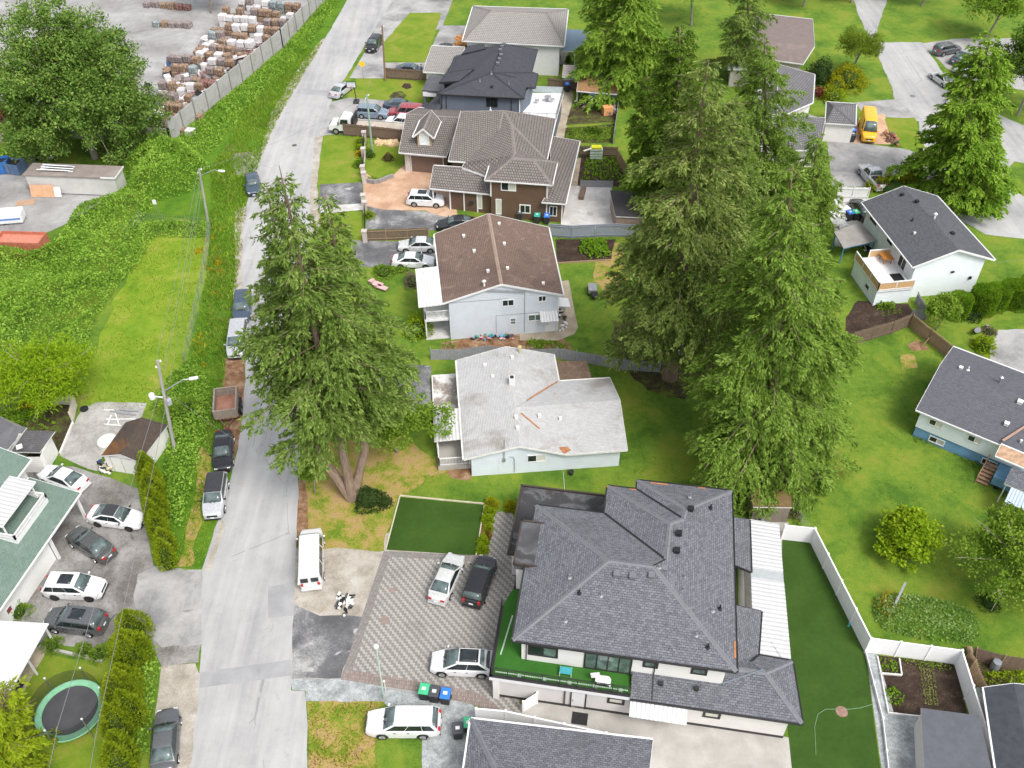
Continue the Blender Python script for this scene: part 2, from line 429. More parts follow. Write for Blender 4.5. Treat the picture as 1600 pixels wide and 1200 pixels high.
def paver_material():
    "pale staggered bars set diagonally between mid-grey pavers"
    g = NG('two tone pavers'); x, y, z = g.sep(g.pos())
    ang = R(-50)
    s = g.math('ADD', g.math('MULTIPLY', x, math.cos(ang)), g.math('MULTIPLY', y, math.sin(ang)))
    t = g.math('SUBTRACT', g.math('MULTIPLY', y, math.cos(ang)), g.math('MULTIPLY', x, math.sin(ang)))
    pitch = 0.44
    k = g.math('FLOOR', g.math('DIVIDE', t, pitch))
    tt = g.math('SUBTRACT', g.math('DIVIDE', t, pitch), k)
    step = g.math('FRACT', g.math('DIVIDE', s, 0.30))
    tri = g.math('ABSOLUTE', g.math('SUBTRACT', step, 0.5))
    edge = g.math('MULTIPLY', g.math('ROUND', g.math('MULTIPLY', tri, 2.4)), 0.20)
    lo = g.math('GREATER_THAN', tt, g.math('ADD', 0.08, edge))
    hi = g.math('LESS_THAN', tt, g.math('ADD', 0.52, edge))
    bar = g.math('MULTIPLY', lo, hi)
    uvw = g.n('CombineXYZ', X=s, Y=t, Z=0.0)
    br = g.t.nodes.new('ShaderNodeTexBrick'); g.put(br.inputs['Vector'], uvw)
    br.inputs['Scale'].default_value = 1.0; br.inputs['Brick Width'].default_value = 0.21; br.inputs['Row Height'].default_value = 0.105
    br.inputs['Mortar Size'].default_value = 0.006
    g.put(br.inputs['Color1'], (1, 1, 1)); g.put(br.inputs['Color2'], (0.80, 0.80, 0.80)); g.put(br.inputs['Mortar'], (0.55, 0.55, 0.55))
    n = g.noise(g.pos(), 0.5, 5.0, 0.65, 0.5); n2 = g.noise(g.pos(), 16.0, 2.0)
    grey = g.ramp(n2, [(0.3, (0.19, 0.18, 0.165)), (0.7, (0.265, 0.25, 0.235))])
    pale = g.ramp(n2, [(0.3, (0.32, 0.305, 0.28)), (0.7, (0.43, 0.41, 0.375))])
    col = g.mix(bar, grey, pale)
    col = g.mix(0.7, col, br.outputs[0], 'MULTIPLY')
    # oil and tyre dirt on a few places
    col = g.mix(g.math('MULTIPLY', g.ramp(n, [(0.56, (0, 0, 0)), (0.72, (1, 1, 1))]), 0.55), col, (0.13, 0.115, 0.10))
    g.bump(br.outputs[1], -0.4, 0.01)
    return g.done(col, 0.85, 0.25)
m_paver = paver_material()
def brick_border(name, a, b, ang, w=0.22, h=0.11):
    g = NG(name); x, y, z = g.sep(g.pos())
    s = g.math('ADD', g.math('MULTIPLY', x, math.cos(R(ang))), g.math('MULTIPLY', y, math.sin(R(ang))))
    t = g.math('SUBTRACT', g.math('MULTIPLY', y, math.cos(R(ang))), g.math('MULTIPLY', x, math.sin(R(ang))))
    br = g.t.nodes.new('ShaderNodeTexBrick'); g.put(br.inputs['Vector'], g.n('CombineXYZ', X=s, Y=t, Z=0.0))
    br.inputs['Scale'].default_value = 1.0; br.inputs['Brick Width'].default_value = w; br.inputs['Row Height'].default_value = h
    br.inputs['Mortar Size'].default_value = 0.010; br.inputs['Bias'].default_value = 0.0
    g.put(br.inputs['Color1'], a); g.put(br.inputs['Color2'], b); g.put(br.inputs['Mortar'], (0.10, 0.095, 0.09))
    g.bump(br.outputs[1], -0.4, 0.01)
    return g.done(br.outputs[0], 0.9, 0.2)
m_border = brick_border('grey border pavers', (0.26, 0.24, 0.225), (0.19, 0.175, 0.165), 70, 0.11, 0.24)
m_border2 = brick_border('brown border pavers', (0.30, 0.245, 0.22), (0.22, 0.175, 0.155), -8, 0.13, 0.30)

sheet('ground', [(-700, -300), (700, -300), (700, 900), (-700, 900)], m_lawn, 0, world=True)
# industrial yard and the small lot beside it
sheet('yard', [(-260, -60), (520, -60), (515, -10), (440, 74), (258, 224), (40, 205), (-160, 200)], m_yard, 2, 0.2)
sheet('yard', [(-80, 262), (45, 250), (205, 296), (150, 320), (112, 345), (60, 372), (-80, 410)], m_yard, 2, 0.5)
# long grass verge either side of the chain link and the mown field
sheet('verge', [(440, 76), (258, 226), (215, 330), (330, 350), (322, 440), (292, 560), (262, 640), (225, 700), (250, 890), (322, 890), (372, 700), (378, 500), (374, 420), (382, 320), (422, 213), (505, 66), (560, -20), (520, -20)], m_long, 1, 0.3)
sheet('field', [(228, 372), (322, 372), (318, 440), (292, 555), (262, 636), (200, 650), (105, 632), (145, 560), (175, 480)], m_lawn2, 2, 0.5)
# road
ROAD_L = [(296, 1230), (306, 1130), (313, 1035), (316, 890), (340, 815), (357, 760), (373, 700), (380, 640), (384, 560), (381, 480), (377, 420), (380, 360), (386, 320), (393, 290), (405, 255), (421, 215), (446, 165), (478, 112), (505, 66), (560, -30)]
ROAD_R = [(632, -30), (573, 66), (548, 108), (521, 150), (501, 205), (491, 255), (486, 300), (484, 380), (479, 480), (473, 600), (469, 700), (465, 800), (461, 900), (457, 980), (455, 1078), (478, 1080), (482, 1230)]
sheet('road', ROAD_L + ROAD_R, m_road, 6, 0.13)
sheet('road_patch', [(313, 1051), (455, 1031), (455, 1056), (311, 1075)], m_patch, 7, 0.03)
sheet('road_patch', [(419, 917), (461, 911), (459, 962), (419, 966)], m_patch, 7, 0.03)
sheet('road_patch', [(468, 138), (524, 143), (516, 150), (462, 147)], m_patch, 7, 0.03)
sheet('road_patch', [(360, 240), (420, 238), (412, 258), (398, 277), (366, 272)], m_apron, 5, 0.3)
# shoulders
sheet('dirt_shoulder', [(366, 330), (384, 322), (386, 480), (388, 560), (372, 600), (358, 620), (362, 520), (368, 420)], m_sand, 3, 0.25)
sheet('dirt_shoulder', [(350, 560), (386, 540), (384, 640), (366, 720), (350, 690)], m_litter, 4, 0.3)
sheet('dirt_shoulder', [(318, 892), (347, 812), (352, 822), (330, 892)], m_sand, 7, 0.1)
sheet('dirt_shoulder', [(423, 180), (470, 100), (505, 60), (512, 62), (482, 112), (449, 165), (424, 215), (408, 255), (398, 262), (410, 225)], m_sand, 5, 0.25)
sheet('dirt_shoulder', [(492, 215), (505, 212), (500, 250), (495, 290), (500, 360), (486, 372), (484, 300), (488, 255)], m_sand, 7, 0.2)
sheet('dirt_shoulder', [(252, 1042), (304, 1037), (313, 1060), (309, 1130), (300, 1230), (235, 1230), (243, 1100)], m_sand, 4, 0.2)
# dry verge under the big road-side firs, sandy parking, asphalt apron
sheet('dry_verge', [(470, 690), (520, 640), (600, 660), (700, 730), (640, 768), (624, 776), (600, 862), (555, 868), (466, 862)], m_dry, 3, 0.5)
sheet('dirt_shoulder', [(467, 700), (490, 700), (480, 760), (480, 840), (462, 860), (462, 800)], m_litter, 4, 0.3)
sheet('sandy_parking', [(462, 862), (520, 858), (600, 862), (596, 866), (566, 966), (520, 962), (458, 945)], m_sand, 4, 0.3)
sheet('driveway_apron', [(458, 945), (500, 962), (540, 960), (566, 964), (532, 1062), (455, 1060)], m_dark, 5, 0.2)
sheet('gravel_strip', [(455, 1060), (532, 1060), (640, 1080), (735, 1098), (770, 1135), (770, 1230), (660, 1230), (660, 1150), (600, 1100), (520, 1096), (478, 1096), (478, 1081), (455, 1078)], m_gravel, 4, 0.15)
sheet('dry_verge', [(480, 1096), (600, 1096), (585, 1140), (590, 1230), (482, 1230)], m_dry, 5, 0.2)
sheet('sandy_base', [(455, 858), (800, 800), (812, 1120), (772, 1100), (540, 1066), (455, 1070)], m_sand, 1)
# paved forecourt with its borders and the artificial lawn
sheet('paved_driveway', [(607, 868), (744, 874), (764, 800), (800, 800), (812, 840), (812, 1120), (780, 1112), (736, 1100), (545, 1056)], m_paver, 3)
sheet('paver_border', [(600, 861), (748, 868), (747, 878), (609, 870), (549, 1052), (532, 1062)], m_border, 5)
sheet('paver_border', [(532, 1062), (542, 1046), (660, 1066), (740, 1080), (772, 1098), (790, 1118), (745, 1103), (660, 1082)], m_border2, 6)
sheet('lawn', [(625, 777), (757, 789), (744, 868), (603, 859)], m_turf, 5)
sheet('shrub_bed', [(757, 789), (772, 792), (756, 869), (744, 868)], m_litter, 6)
# left car park, its gravel pad and vegetable plot
sheet('car_park', [(40, 735), (115, 728), (160, 742), (215, 764), (240, 884), (290, 890), (320, 890), (315, 1005), (310, 1036), (252, 1042), (238, 1008), (190, 985), (150, 1012), (72, 1006), (-60, 1012), (-60, 800)], m_lot, 2, 0.15)
sheet('driveway_apron', [(215, 895), (242, 886), (320, 891), (315, 1005), (252, 1012), (215, 968), (205, 930)], m_apron, 3, 0.4)
sheet('gravel_pad', [(92, 712), (128, 640), (150, 628), (228, 630), (215, 660), (160, 712), (150, 738)], m_gravel2, 3, 0.2)
sheet('vegetable_plot', [(-60, 650), (40, 628), (112, 622), (122, 640), (92, 708), (70, 722), (-60, 705)], m_soilg, 3, 0.15)
sheet('lawn', [(70, 1022), (150, 1040), (190, 1010), (200, 1230), (-40, 1230), (0, 1110), (45, 1070)], m_lawn3, 1, 0.2)
sheet('path', [(55, 1010), (75, 1015), (20, 1110), (-20, 1180), (-60, 1180), (-20, 1110)], m_path, 3, 0.05)
# middle houses' driveways and beds
sheet('driveway', [(560, 568), (674, 572), (676, 642), (640, 646), (560, 640)], m_dark, 3, 0.25)
sheet('driveway', [(545, 376), (692, 378), (692, 418), (600, 420), (560, 415)], m_dark, 3, 0.15)
sheet('driveway', [(572, 322), (600, 328), (665, 330), (690, 338), (740, 342), (738, 362), (572, 358)], m_dark, 4, 0.15)
sheet('forecourt', [(568, 268), (590, 284), (612, 276), (631, 258), (700, 255), (715, 336), (690, 341), (665, 329), (568, 329)], m_pink, 3, 0.05)
sheet('lawn', [(574, 224), (630, 226), (632, 258), (614, 276), (592, 284), (573, 284)], m_lawn3, 2, 0.1)
sheet('lawn', [(500, 212), (566, 214), (567, 286), (497, 290), (494, 250)], m_lawn3, 2, 0.15)
sheet('driveway_apron', [(500, 288), (567, 285), (567, 320), (497, 324)], m_dark, 3, 0.1)
sheet('path', [(500, 322), (567, 318), (567, 328), (500, 334)], m_slab, 4, 0.04)
sheet('lawn', [(500, 330), (566, 330), (566, 376), (545, 378), (495, 380)], m_lawn3, 2, 0.15)
sheet('driveway_apron', [(491, 214), (516, 160), (546, 152), (668, 160), (668, 206), (540, 208)], m_apron, 3, 0.15)
sheet('lawn', [(543, 152), (556, 122), (668, 124), (664, 163)], m_lawn3, 4, 0.15)
sheet('flower_bed', [(608, 152), (614, 144), (628, 142), (636, 149), (630, 156), (616, 157)], m_soilg, 5, 0.1)
sheet('flower_bed', [(627, 136), (632, 130), (641, 131), (643, 137), (635, 140)], m_soil, 5, 0.1)
sheet('driveway', [(546, 122), (578, 68), (602, 68), (600, 98), (664, 98), (690, 40), (730, 40), (716, 110), (668, 118), (600, 124)], m_apron, 3, 0.1)
sheet('lawn', [(600, 66), (640, 20), (690, 20), (664, 98), (602, 96)], m_lawn3, 4, 0.1)
sheet('driveway', [(590, 20), (622, -30), (720, -30), (690, 45), (600, 66), (580, 66)], m_apron, 2, 0.1)
sheet('garden_path', [(884, 120), (896, 150), (882, 215), (866, 215), (872, 150)], m_path, 3, 0.05)
sheet('vegetable_plot', [(892, 168), (966, 164), (962, 190), (884, 196)], m_soilg, 3, 0.15)
sheet('vegetable_plot', [(884, 200), (962, 194), (960, 224), (880, 222)], m_soilg, 3, 0.1)
sheet('vegetable_plot', [(905, 244), (962, 240), (986, 292), (900, 290)], m_soil, 3, 0.1)
sheet('patio', [(884, 290), (955, 292), (962, 318), (968, 352), (940, 358), (876, 358)], m_slab, 4, 0.05)
sheet('path', [(896, 250), (908, 246), (902, 292), (890, 345), (878, 348), (884, 300)], m_path, 3, 0.04)
sheet('vegetable_plot', [(868, 374), (962, 374), (955, 405), (872, 410)], m_soil, 3, 0.15)
sheet('path', [(874, 440), (888, 438), (903, 512), (897, 522), (872, 532), (812, 532), (812, 522), (868, 516)], m_path, 3, 0.05)
sheet('dirt_bed', [(690, 536), (740, 526), (830, 520), (880, 528), (895, 548), (780, 552), (690, 556)], m_litter, 2, 0.3)
sheet('dirt_bed', [(683, 715), (722, 705), (738, 742), (732, 752), (706, 748)], m_litter, 3, 0.3)
sheet('dirt_bed', [(955, 500), (1062, 515), (1120, 560), (1070, 625), (1010, 610), (960, 560)], m_soilg, 2, 0.5)
sheet('dirt_bed', [(1130, 730), (1250, 745), (1252, 815), (1170, 810)], m_soilg, 2, 0.4)
sheet('dirt_bed', [(925, 385), (970, 380), (985, 440), (955, 470), (930, 440)], m_dry, 2, 0.5)
# upper right: drive, lane and turning area
sheet('road', [(1365, 66), (1440, 66), (1478, 120), (1520, 160), (1640, 215), (1640, 262), (1585, 252), (1560, 285), (1640, 330), (1640, 378), (1540, 366), (1470, 325), (1440, 262), (1436, 190), (1405, 182), (1392, 132), (1340, 20), (1325, -30), (1395, -30)], m_road, 3, 0.15)
sheet('driveway', [(1336, 160), (1400, 155), (1440, 186), (1400, 184), (1350, 180)], m_apron, 4, 0.1)
sheet('parking_court', [(1292, 222), (1335, 222), (1420, 234), (1440, 245), (1432, 292), (1300, 292)], m_apron, 4, 0.1)
sheet('forecourt', [(1332, 205), (1345, 180), (1382, 178), (1392, 226), (1332, 224)], m_pink, 5, 0.08)
sheet('lawn', [(1382, 186), (1430, 184), (1446, 232), (1418, 234), (1396, 222)], m_lawn3, 5, 0.15)
sheet('parking_court', [(1440, 68), (1500, 60), (1640, 60), (1640, 150), (1500, 120), (1478, 105)], m_apron, 2, 0.2)
sheet('patio', [(1300, 310), (1360, 310), (1350, 385), (1305, 385)], m_slab, 3, 0.1)
sheet('vegetable_plot', [(1322, 497), (1340, 470), (1420, 475), (1428, 492), (1380, 508), (1322, 530)], m_soil, 3, 0.15)
sheet('driveway', [(1545, 575), (1548, 540), (1560, 515), (1660, 512), (1660, 620), (1590, 600)], m_apron, 3, 0.15)
sheet('bare_patch', [(1408, 556), (1428, 552), (1434, 574), (1412, 578)], m_dry, 2, 0.4)
sheet('bare_patch', [(1418, 538), (1440, 530), (1452, 545), (1425, 548)], m_litter, 2, 0.4)
# right hand garden of the big house
sheet('lawn', [(1222, 840), (1268, 846), (1352, 1019), (1379, 1230), (1240, 1230), (1220, 1030)], m_turf, 3)
sheet('path', [(1353, 1020), (1371, 1022), (1398, 1120), (1420, 1230), (1381, 1230)], m_gravel, 4)
sheet('vegetable_plot', [(1371, 1024), (1492, 1038), (1520, 1150), (1500, 1210), (1412, 1200), (1386, 1112)], m_soil, 3)
sheet('path', [(1386, 1113), (1440, 1120), (1445, 1230), (1410, 1230)], m_gravel, 5)
sheet('patio', [(780, 1112), (830, 1095), (1120, 1130), (1270, 1160), (1270, 1230), (1000, 1230), (830, 1160)], m_conc, 2)
sheet('patio', [(1160, 812), (1232, 816), (1244, 1040), (1168, 1035)], m_conc, 2)
sheet('dirt_bed', [(1508, 1010), (1530, 1012), (1560, 1230), (1520, 1230)], m_soilg, 2, 0.1)
sheet('dirt_bed', [(1530, 1030), (1660, 1048), (1660, 1080), (1540, 1072)], m_soilg, 2, 0.1)
sheet('patio', [(840, 70), (866, 66), (888, 72), (888, 100), (842, 102)], m_slab, 3, 0.03)
m_kerb = plain('cream kerb', (.52, .46, .35), .8, .15)
# kerbs round the artificial lawn
for pts in ([(603, 859), (625, 776)], [(625, 775), (758, 788)], [(744, 868), (757, 789)]):
    a, b = P(*pts[0], 0), P(*pts[1], 0)
    tag(MB().bar(a + Vector((0, 0, 0.06)), b + Vector((0, 0, 0.06)), 0.09, 0.13).build('kerb', m_kerb), kind='structure')
def roof(root, F, faces, mat, fascia, thick=0.16, caps=None, capmat=None, gutter=None, name='roof', valley=None, capw=0.34, gskip=None):
    "faces: lists of (u, v, z); a solid slab with its own uv metres on each slope"
    key = {}; top = []
    def vid(q):
        w = F(*q) if F else Vector(q)
        k = tuple(round(c, 3) for c in w)
        if k not in key: key[k] = len(top); top.append(w)
        return key[k]
    fl = []
    for f in faces:
        ids = [vid(q) for q in f]
        n = Vector((0, 0, 0))
        for i in range(len(ids)):
            a, b = top[ids[i]], top[ids[(i + 1) % len(ids)]]
            n += a.cross(b)
        if n.z < 0: ids = ids[::-1]; n = -n
        fl.append((ids, n.normalized()))
    mb = MB(); N = len(top)
    mb.v = [tuple(p) for p in top] + [(p.x, p.y, p.z - thick) for p in top]
    edges = {}
    for ids, n in fl:
        h = Vector((n.x, n.y, 0))
        if h.length < 1e-3: U, V = Vector((1, 0, 0)), Vector((0, 1, 0))
        else:
            U = Vector((-h.y, h.x, 0)).normalized(); V = n.cross(U)
        for t in tessellate_polygon([[Vector((top[i].x, top[i].y, 0)) for i in ids]]):
            a, b, c = (top[ids[j]] for j in t)
            if (b.x - a.x) * (c.y - a.y) - (c.x - a.x) * (b.y - a.y) < 0: t = t[::-1]
            q = [ids[j] for j in t]
            mb.uv[len(mb.f)] = [(top[i].dot(U), top[i].dot(V)) for i in q]
            mb.f.append(tuple(q)); mb.m.append(0)
            mb.f.append(tuple(i + N for i in q[::-1])); mb.m.append(1)
        for i in range(len(ids)):
            e = (ids[i], ids[(i + 1) % len(ids)])
            edges.setdefault(tuple(sorted(e)), []).append((e, n))
    bnd = []
    for k, l in edges.items():
        if len(l) == 1:
            (a, b), n = l[0]
            mb.f.append((b, a, a + N, b + N)); mb.m.append(1); bnd.append((a, b, n))
    ro = mb.build(name, [mat, fascia], root)
    cm, vm = MB(), MB()
    for (a, b), l in edges.items():
        if len(l) == 2 and caps:
            pa, pb = top[a], top[b]; n1, n2 = l[0][1], l[1][1]
            e = (pb - pa); 
            if e.length < 0.3: continue
            d = e.normalized()
            # the slope's inward direction on each side tells ridge from valley
            i1 = n1.cross(d); 
            c1 = sum((top[i] for i in [q for q in fl if q[1] == n1][0][0]), Vector()) / len([q for q in fl if q[1] == n1][0][0])
            if (c1 - pa).dot(i1) < 0: i1 = -i1
            i2 = n2.cross(d)
            c2 = sum((top[i] for i in [q for q in fl if q[1] == n2][0][0]), Vector()) / len([q for q in fl if q[1] == n2][0][0])
            if (c2 - pa).dot(i2) < 0: i2 = -i2
            convex = (i1.z + i2.z) < 0
            if convex:
                for i_, n_ in ((i1, n1), (i2, n2)):
                    q = [pa + n_ * 0.030, pb + n_ * 0.030, pb + i_ * capw / 2 + n_ * 0.022, pa + i_ * capw / 2 + n_ * 0.022]
                    cm.face(q if (q[1] - q[0]).cross(q[2] - q[1]).z > 0 else q[::-1])
            elif valley:
                for i_, n_ in ((i1, n1), (i2, n2)):
                    q = [pa + n_ * 0.012, pb + n_ * 0.012, pb + i_ * 0.10 + n_ * 0.012, pa + i_ * 0.10 + n_ * 0.012]
                    vm.face(q if (q[1] - q[0]).cross(q[2] - q[1]).z > 0 else q[::-1])
    if cm.f: cm.build('ridge_cap', capmat or mat, ro)
    if vm.f: vm.build('valley_flashing', valley, ro)
    if gutter:
        gm = MB()
        for a, b, n in bnd:
            pa, pb = top[a], top[b]
            if gskip and gskip((pa + pb) / 2): continue
            if abs(pa.z - pb.z) < 0.02 and (pb - pa).length > 0.5:
                o = (pb - pa).cross(Vector((0, 0, 1))).normalized()
                z = Vector((0, 0, -thick * 0.45))
                gm.bar(pa + o * 0.055 + z, pb + o * 0.055 + z, 0.10, 0.12)
                gm.bar(pa + o * 0.115 + z * 0.4, pb + o * 0.115 + z * 0.4, 0.02, 0.10)
            elif (pb - pa).length > 0.5:
                o = (pb - pa).cross(Vector((0, 0, 1))).normalized()
                z = Vector((0, 0, -thick * 0.5))
                gm.bar(pa + o * 0.018 + z, pb + o * 0.018 + z, 0.03, thick + 0.06)
        if gm.f: gm.build('gutter', gutter, ro)
    return ro
def walls(root, F, poly, z0, z1, mat, name='wall'):
    return MB().prism([F(*p)[:2] for p in poly], z0, z1, top=False, bottom=False).build(name, mat, root)
def gable_end(root, F, tri, mat, th=0.12):
    "triangle of wall under a gable, a slab of its own thickness"
    pts = [F(*q) for q in tri]
    n = (pts[1] - pts[0]).cross(pts[2] - pts[0]).normalized() * th
    mb = MB(); mb.face(pts); mb.face([p - n for p in pts][::-1])
    for i in range(3): mb.face([pts[(i + 1) % 3], pts[i], pts[i] - n, pts[(i + 1) % 3] - n])
    return mb.build('gable', mat, root)
def opening(root, F, a, b, t0, t1, z0, z1, frame, glass, cols=2, rows=1, fw=0.09, proud=0.05, name='window', glass2=None):
    "window on the wall a->b (u, v), seen with a on the left; t in metres from a"
    A, B = F(*a), F(*b); d = (B - A).normalized(); n = Vector((d.y, -d.x, 0))
    def q(t, z, o): return A + d * t + n * o + Vector((0, 0, z))
    mb = MB()
    for (s0, s1, y0, y1) in ((t0, t1, z0, z0 + fw), (t0, t1, z1 - fw, z1), (t0, t0 + fw, z0 + fw, z1 - fw), (t1 - fw, t1, z0 + fw, z1 - fw)):
        mb.prism([(q(s0, 0, -0.03))[:2], q(s1, 0, -0.03)[:2], q(s1, 0, proud)[:2], q(s0, 0, proud)[:2]], y0, y1)
    iw = (t1 - t0 - 2 * fw) / cols
    for k in range(1, cols):
        s = t0 + fw + iw * k
        mb.prism([q(s - fw * .35, 0, -0.03)[:2], q(s + fw * .35, 0, -0.03)[:2], q(s + fw * .35, 0, proud - .01)[:2], q(s - fw * .35, 0, proud - .01)[:2]], z0 + fw, z1 - fw)
    for k in range(1, rows):
        zz = z0 + (z1 - z0) * k / rows
        mb.prism([q(t0 + fw, 0, -0.03)[:2], q(t1 - fw, 0, -0.03)[:2], q(t1 - fw, 0, proud - .014)[:2], q(t0 + fw, 0, proud - .014)[:2]], zz - fw * .35, zz + fw * .35)
    fr = mb.build(name, frame, root)
    for k in range(cols):
        s0 = t0 + fw + iw * k
        MB().prism([q(s0, 0, -0.02)[:2], q(s0 + iw, 0, -0.02)[:2], q(s0 + iw, 0, 0.012)[:2], q(s0, 0, 0.012)[:2]], z0 + fw, z1 - fw).build('pane', glass2 if (glass2 and k == cols - 1) else glass, fr)
    return fr
def door(root, F, a, b, t0, t1, z0, z1, frame, leaf, name='door', handle=True):
    A, B = F(*a), F(*b); d = (B - A).normalized(); n = Vector((d.y, -d.x, 0))
    def q(t, z, o): return A + d * t + n * o + Vector((0, 0, z))
    mb = MB()
    for (s0, s1, y0, y1) in ((t0 - .1, t1 + .1, z1, z1 + .1), (t0 - .1, t0, z0, z1), (t1, t1 + .1, z0, z1)):
        mb.prism([q(s0, 0, -0.02)[:2], q(s1, 0, -0.02)[:2], q(s1, 0, .06)[:2], q(s0, 0, .06)[:2]], y0, y1)
    fr = mb.build('door_frame', frame, root)
    lf = MB().prism([q(t0, 0, -0.01)[:2], q(t1, 0, -0.01)[:2], q(t1, 0, .03)[:2], q(t0, 0, .03)[:2]], z0, z1).build(name, leaf, fr)
    if handle: MB().box(q(t0 + .1, z0 + 1.0, .07), (0.06, 0.06, 0.12)).build('handle', m_steel, fr)
    return lf
def fascia_posts(root, F, pts, z0, z1, w, mat, name='post'):
    for p in pts:
        c = F(*p)
        MB().box((c.x, c.y, (z0 + z1) / 2), (w, w, z1 - z0), R(F.deg)).build(name, mat, root)
def vent(root, F, u, v, z, kind='box', mat=None, s=0.38):
    c = F(u, v, z)
    if kind == 'box':
        mb = MB().box((c.x, c.y, c.z + .05), (s, s, .22), R(F.deg)).box((c.x, c.y, c.z + .2), (s * 1.15, s * 1.15, .08), R(F.deg))
        return mb.build('roof_vent', mat or m_steel, root)
    if kind == 'pipe':
        return MB().lathe(c, [(.16, -.1), (.15, .02), (.06, .04), (.06, .38), (.045, .38), (.045, .3)], 10).build('vent_pipe', mat or m_steel, root)
    if kind == 'cap':
        return MB().lathe(c, [(.10, -.15), (.10, .5), (.2, .52), (.2, .60), (.05, .72)], 12).build('flue', mat or m_steel, root)
def railing(root, F, path, z, h, mat, step=0.14, w=0.03, post=0.07, top=0.06, pstep=1.6, name='railing'):
    mb = MB(); pm = []
    for (a, b) in zip(path[:-1], path[1:]):
        A, B = F(*a, z), F(*b, z); L = (B - A).length
        up = Vector((0, 0, h))
        mb.bar(A + up, B + up, top, top * .8); mb.bar(A + Vector((0, 0, .1)), B + Vector((0, 0, .1)), top * .7, top * .6)
        for k in range(1, int(L / step)):
            p = A.lerp(B, k * step / L); mb.bar(p + Vector((0, 0, .1)), p + up, w)
        n = max(1, round(L / pstep))
        for k in range(n + 1):
            p = A.lerp(B, k / n); pm.append((p, p + up * 1.06))
    r = mb.build(name, mat, root)
    for p, q in pm: MB().bar(p, q, post).build('railing_post', mat, r)
    return r
def downpipe(root, F, u, v, z0, z1, mat, w=0.08):
    a, b = F(u, v, z0), F(u, v, z1)
    return MB().bar(a, b, w, w).build('downpipe', mat, root)

GREYSH = ((0.060, 0.062, 0.070), (0.095, 0.098, 0.108), (0.130, 0.135, 0.145))
m_shA = shingle('charcoal laminate shingles', ((0.070, 0.074, 0.088), (0.150, 0.155, 0.174), (0.255, 0.262, 0.285)), 0.28, 0.17, (0.028, 0.028, 0.032), 0.018, mixn=0.5, bump=.8, stain=[(0.35, .55, .75, (.085, .085, .092), .5), (.8, .62, .72, (.17, .165, .165), .4)])
m_capA = plain('ridge shingles', (.155, .16, .175), .9, .12, 4)
m_valley = plain('black valley membrane', (0.018, 0.018, 0.02), 0.7, 0.2)
m_membrane = ground_mat('torch-on roof membrane', [(0.36, (0.040, 0.040, 0.042)), (0.5, (0.055, 0.055, 0.057)), (0.53, (0.115, 0.118, 0.125)), (0.58, (0.075, 0.075, 0.08)), (0.72, (0.05, 0.05, 0.052))], 0.28, 9, 0.06, 0.6, 0.1)
m_brownedge = plain('brown metal edge', (0.055, 0.042, 0.036), 0.5, 0.2)
m_darktrim = plain('dark bronze trim', (0.030, 0.028, 0.030), 0.45, 0.15)
m_stucco = plain('warm white stucco', (0.70, 0.68, 0.66), 0.85, 0.04, 1.0, bump=0.15, fscale=60)
m_stucco2 = plain('light grey stucco', (0.60, 0.575, 0.56), 0.85, 0.05, 1.0, bump=0.15, fscale=60)
m_wmetal = ribbed('white corrugated metal', (0.60, 0.60, 0.61), 0.3)
m_wmetal_flat = plain('white sheet metal', (0.70, 0.70, 0.71), 0.4, 0.05)
m_poly = plain('grey translucent sheet', (0.34, 0.36, 0.37), 0.3, 0.1)
m_leafmess = ground_mat('fallen needles', [(0.35, (0.30, 0.12, 0.05)), (0.6, (0.42, 0.20, 0.09)), (0.75, (0.22, 0.13, 0.08))], 2.5, 12, 0.5)

FA = Frame((0.04, 35.26), -9.1)
A = thing('house', 'large two storey white house with charcoal hip roof and black trim beside the paved forecourt', 'house', FA(7.5, 7.5, 0))
EV = 6.0
rp = dict(E1=(0, 0, EV), E2=(14.96, 0, EV), E3=(14.8, 15.85, EV), E4=(7.48, 15.8, EV), E5=(7.48, 14.84, EV), E6=(5.2, 14.84, EV), E7=(5.2, 12.0, EV), E8=(-.1, 12.0, EV),
          P1=(5.85, 5.9, 8.3), P2=(8.98, 5.9, 8.3), V1=(9.85, 6.85, 7.95), P3=(10.0, 10.3, 7.8), V2=(11.0, 11.2, 7.45), P4=(11.2, 12.25, 7.35))
a_ = lambda *k: [rp[q] for q in k]
roof(A, FA, [a_('E1', 'E2', 'P2', 'P1'), a_('E1', 'P1', 'E8'), a_('E8', 'P1', 'P2', 'V1', 'E7'), a_('E7', 'V1', 'P3', 'E6'), a_('E6', 'P3', 'V2', 'E5'), a_('E5', 'V2', 'P4', 'E4'),
             a_('E4', 'P4', 'E3'), a_('E3', 'P4', 'V2', 'P3', 'V1', 'P2', 'E2')], m_shA, m_darktrim, 0.22, True, m_capA, m_darktrim, valley=m_valley)
walls(A, FA, [(.55, .5), (14.4, .5), (14.3, 15.3), (8.0, 15.3), (8.0, 14.3), (5.7, 14.3), (5.7, 11.5), (.5, 11.5)], 0.05, EV - .1, m_stucco)
# lower storey, wider than the upper one
walls(A, FA, [(-.95, -.95), (19.0, -.95), (19.0, 3.0), (16.9, 6.9), (16.2, 7.0), (16.2, 15.4), (4.9, 16.0), (-1.6, 16.0), (-1.6, 9.6), (-.95, 9.6)], 0.04, 2.72, m_stucco2, 'lower_wall')
b_ = MB(); b_.prism([FA(*q)[:2] for q in [(-.98, -.98), (19.03, -.98), (19.03, 0), (-.98, 0)]], 0.05, 0.30); b_.build('base_trim', m_darktrim, A)
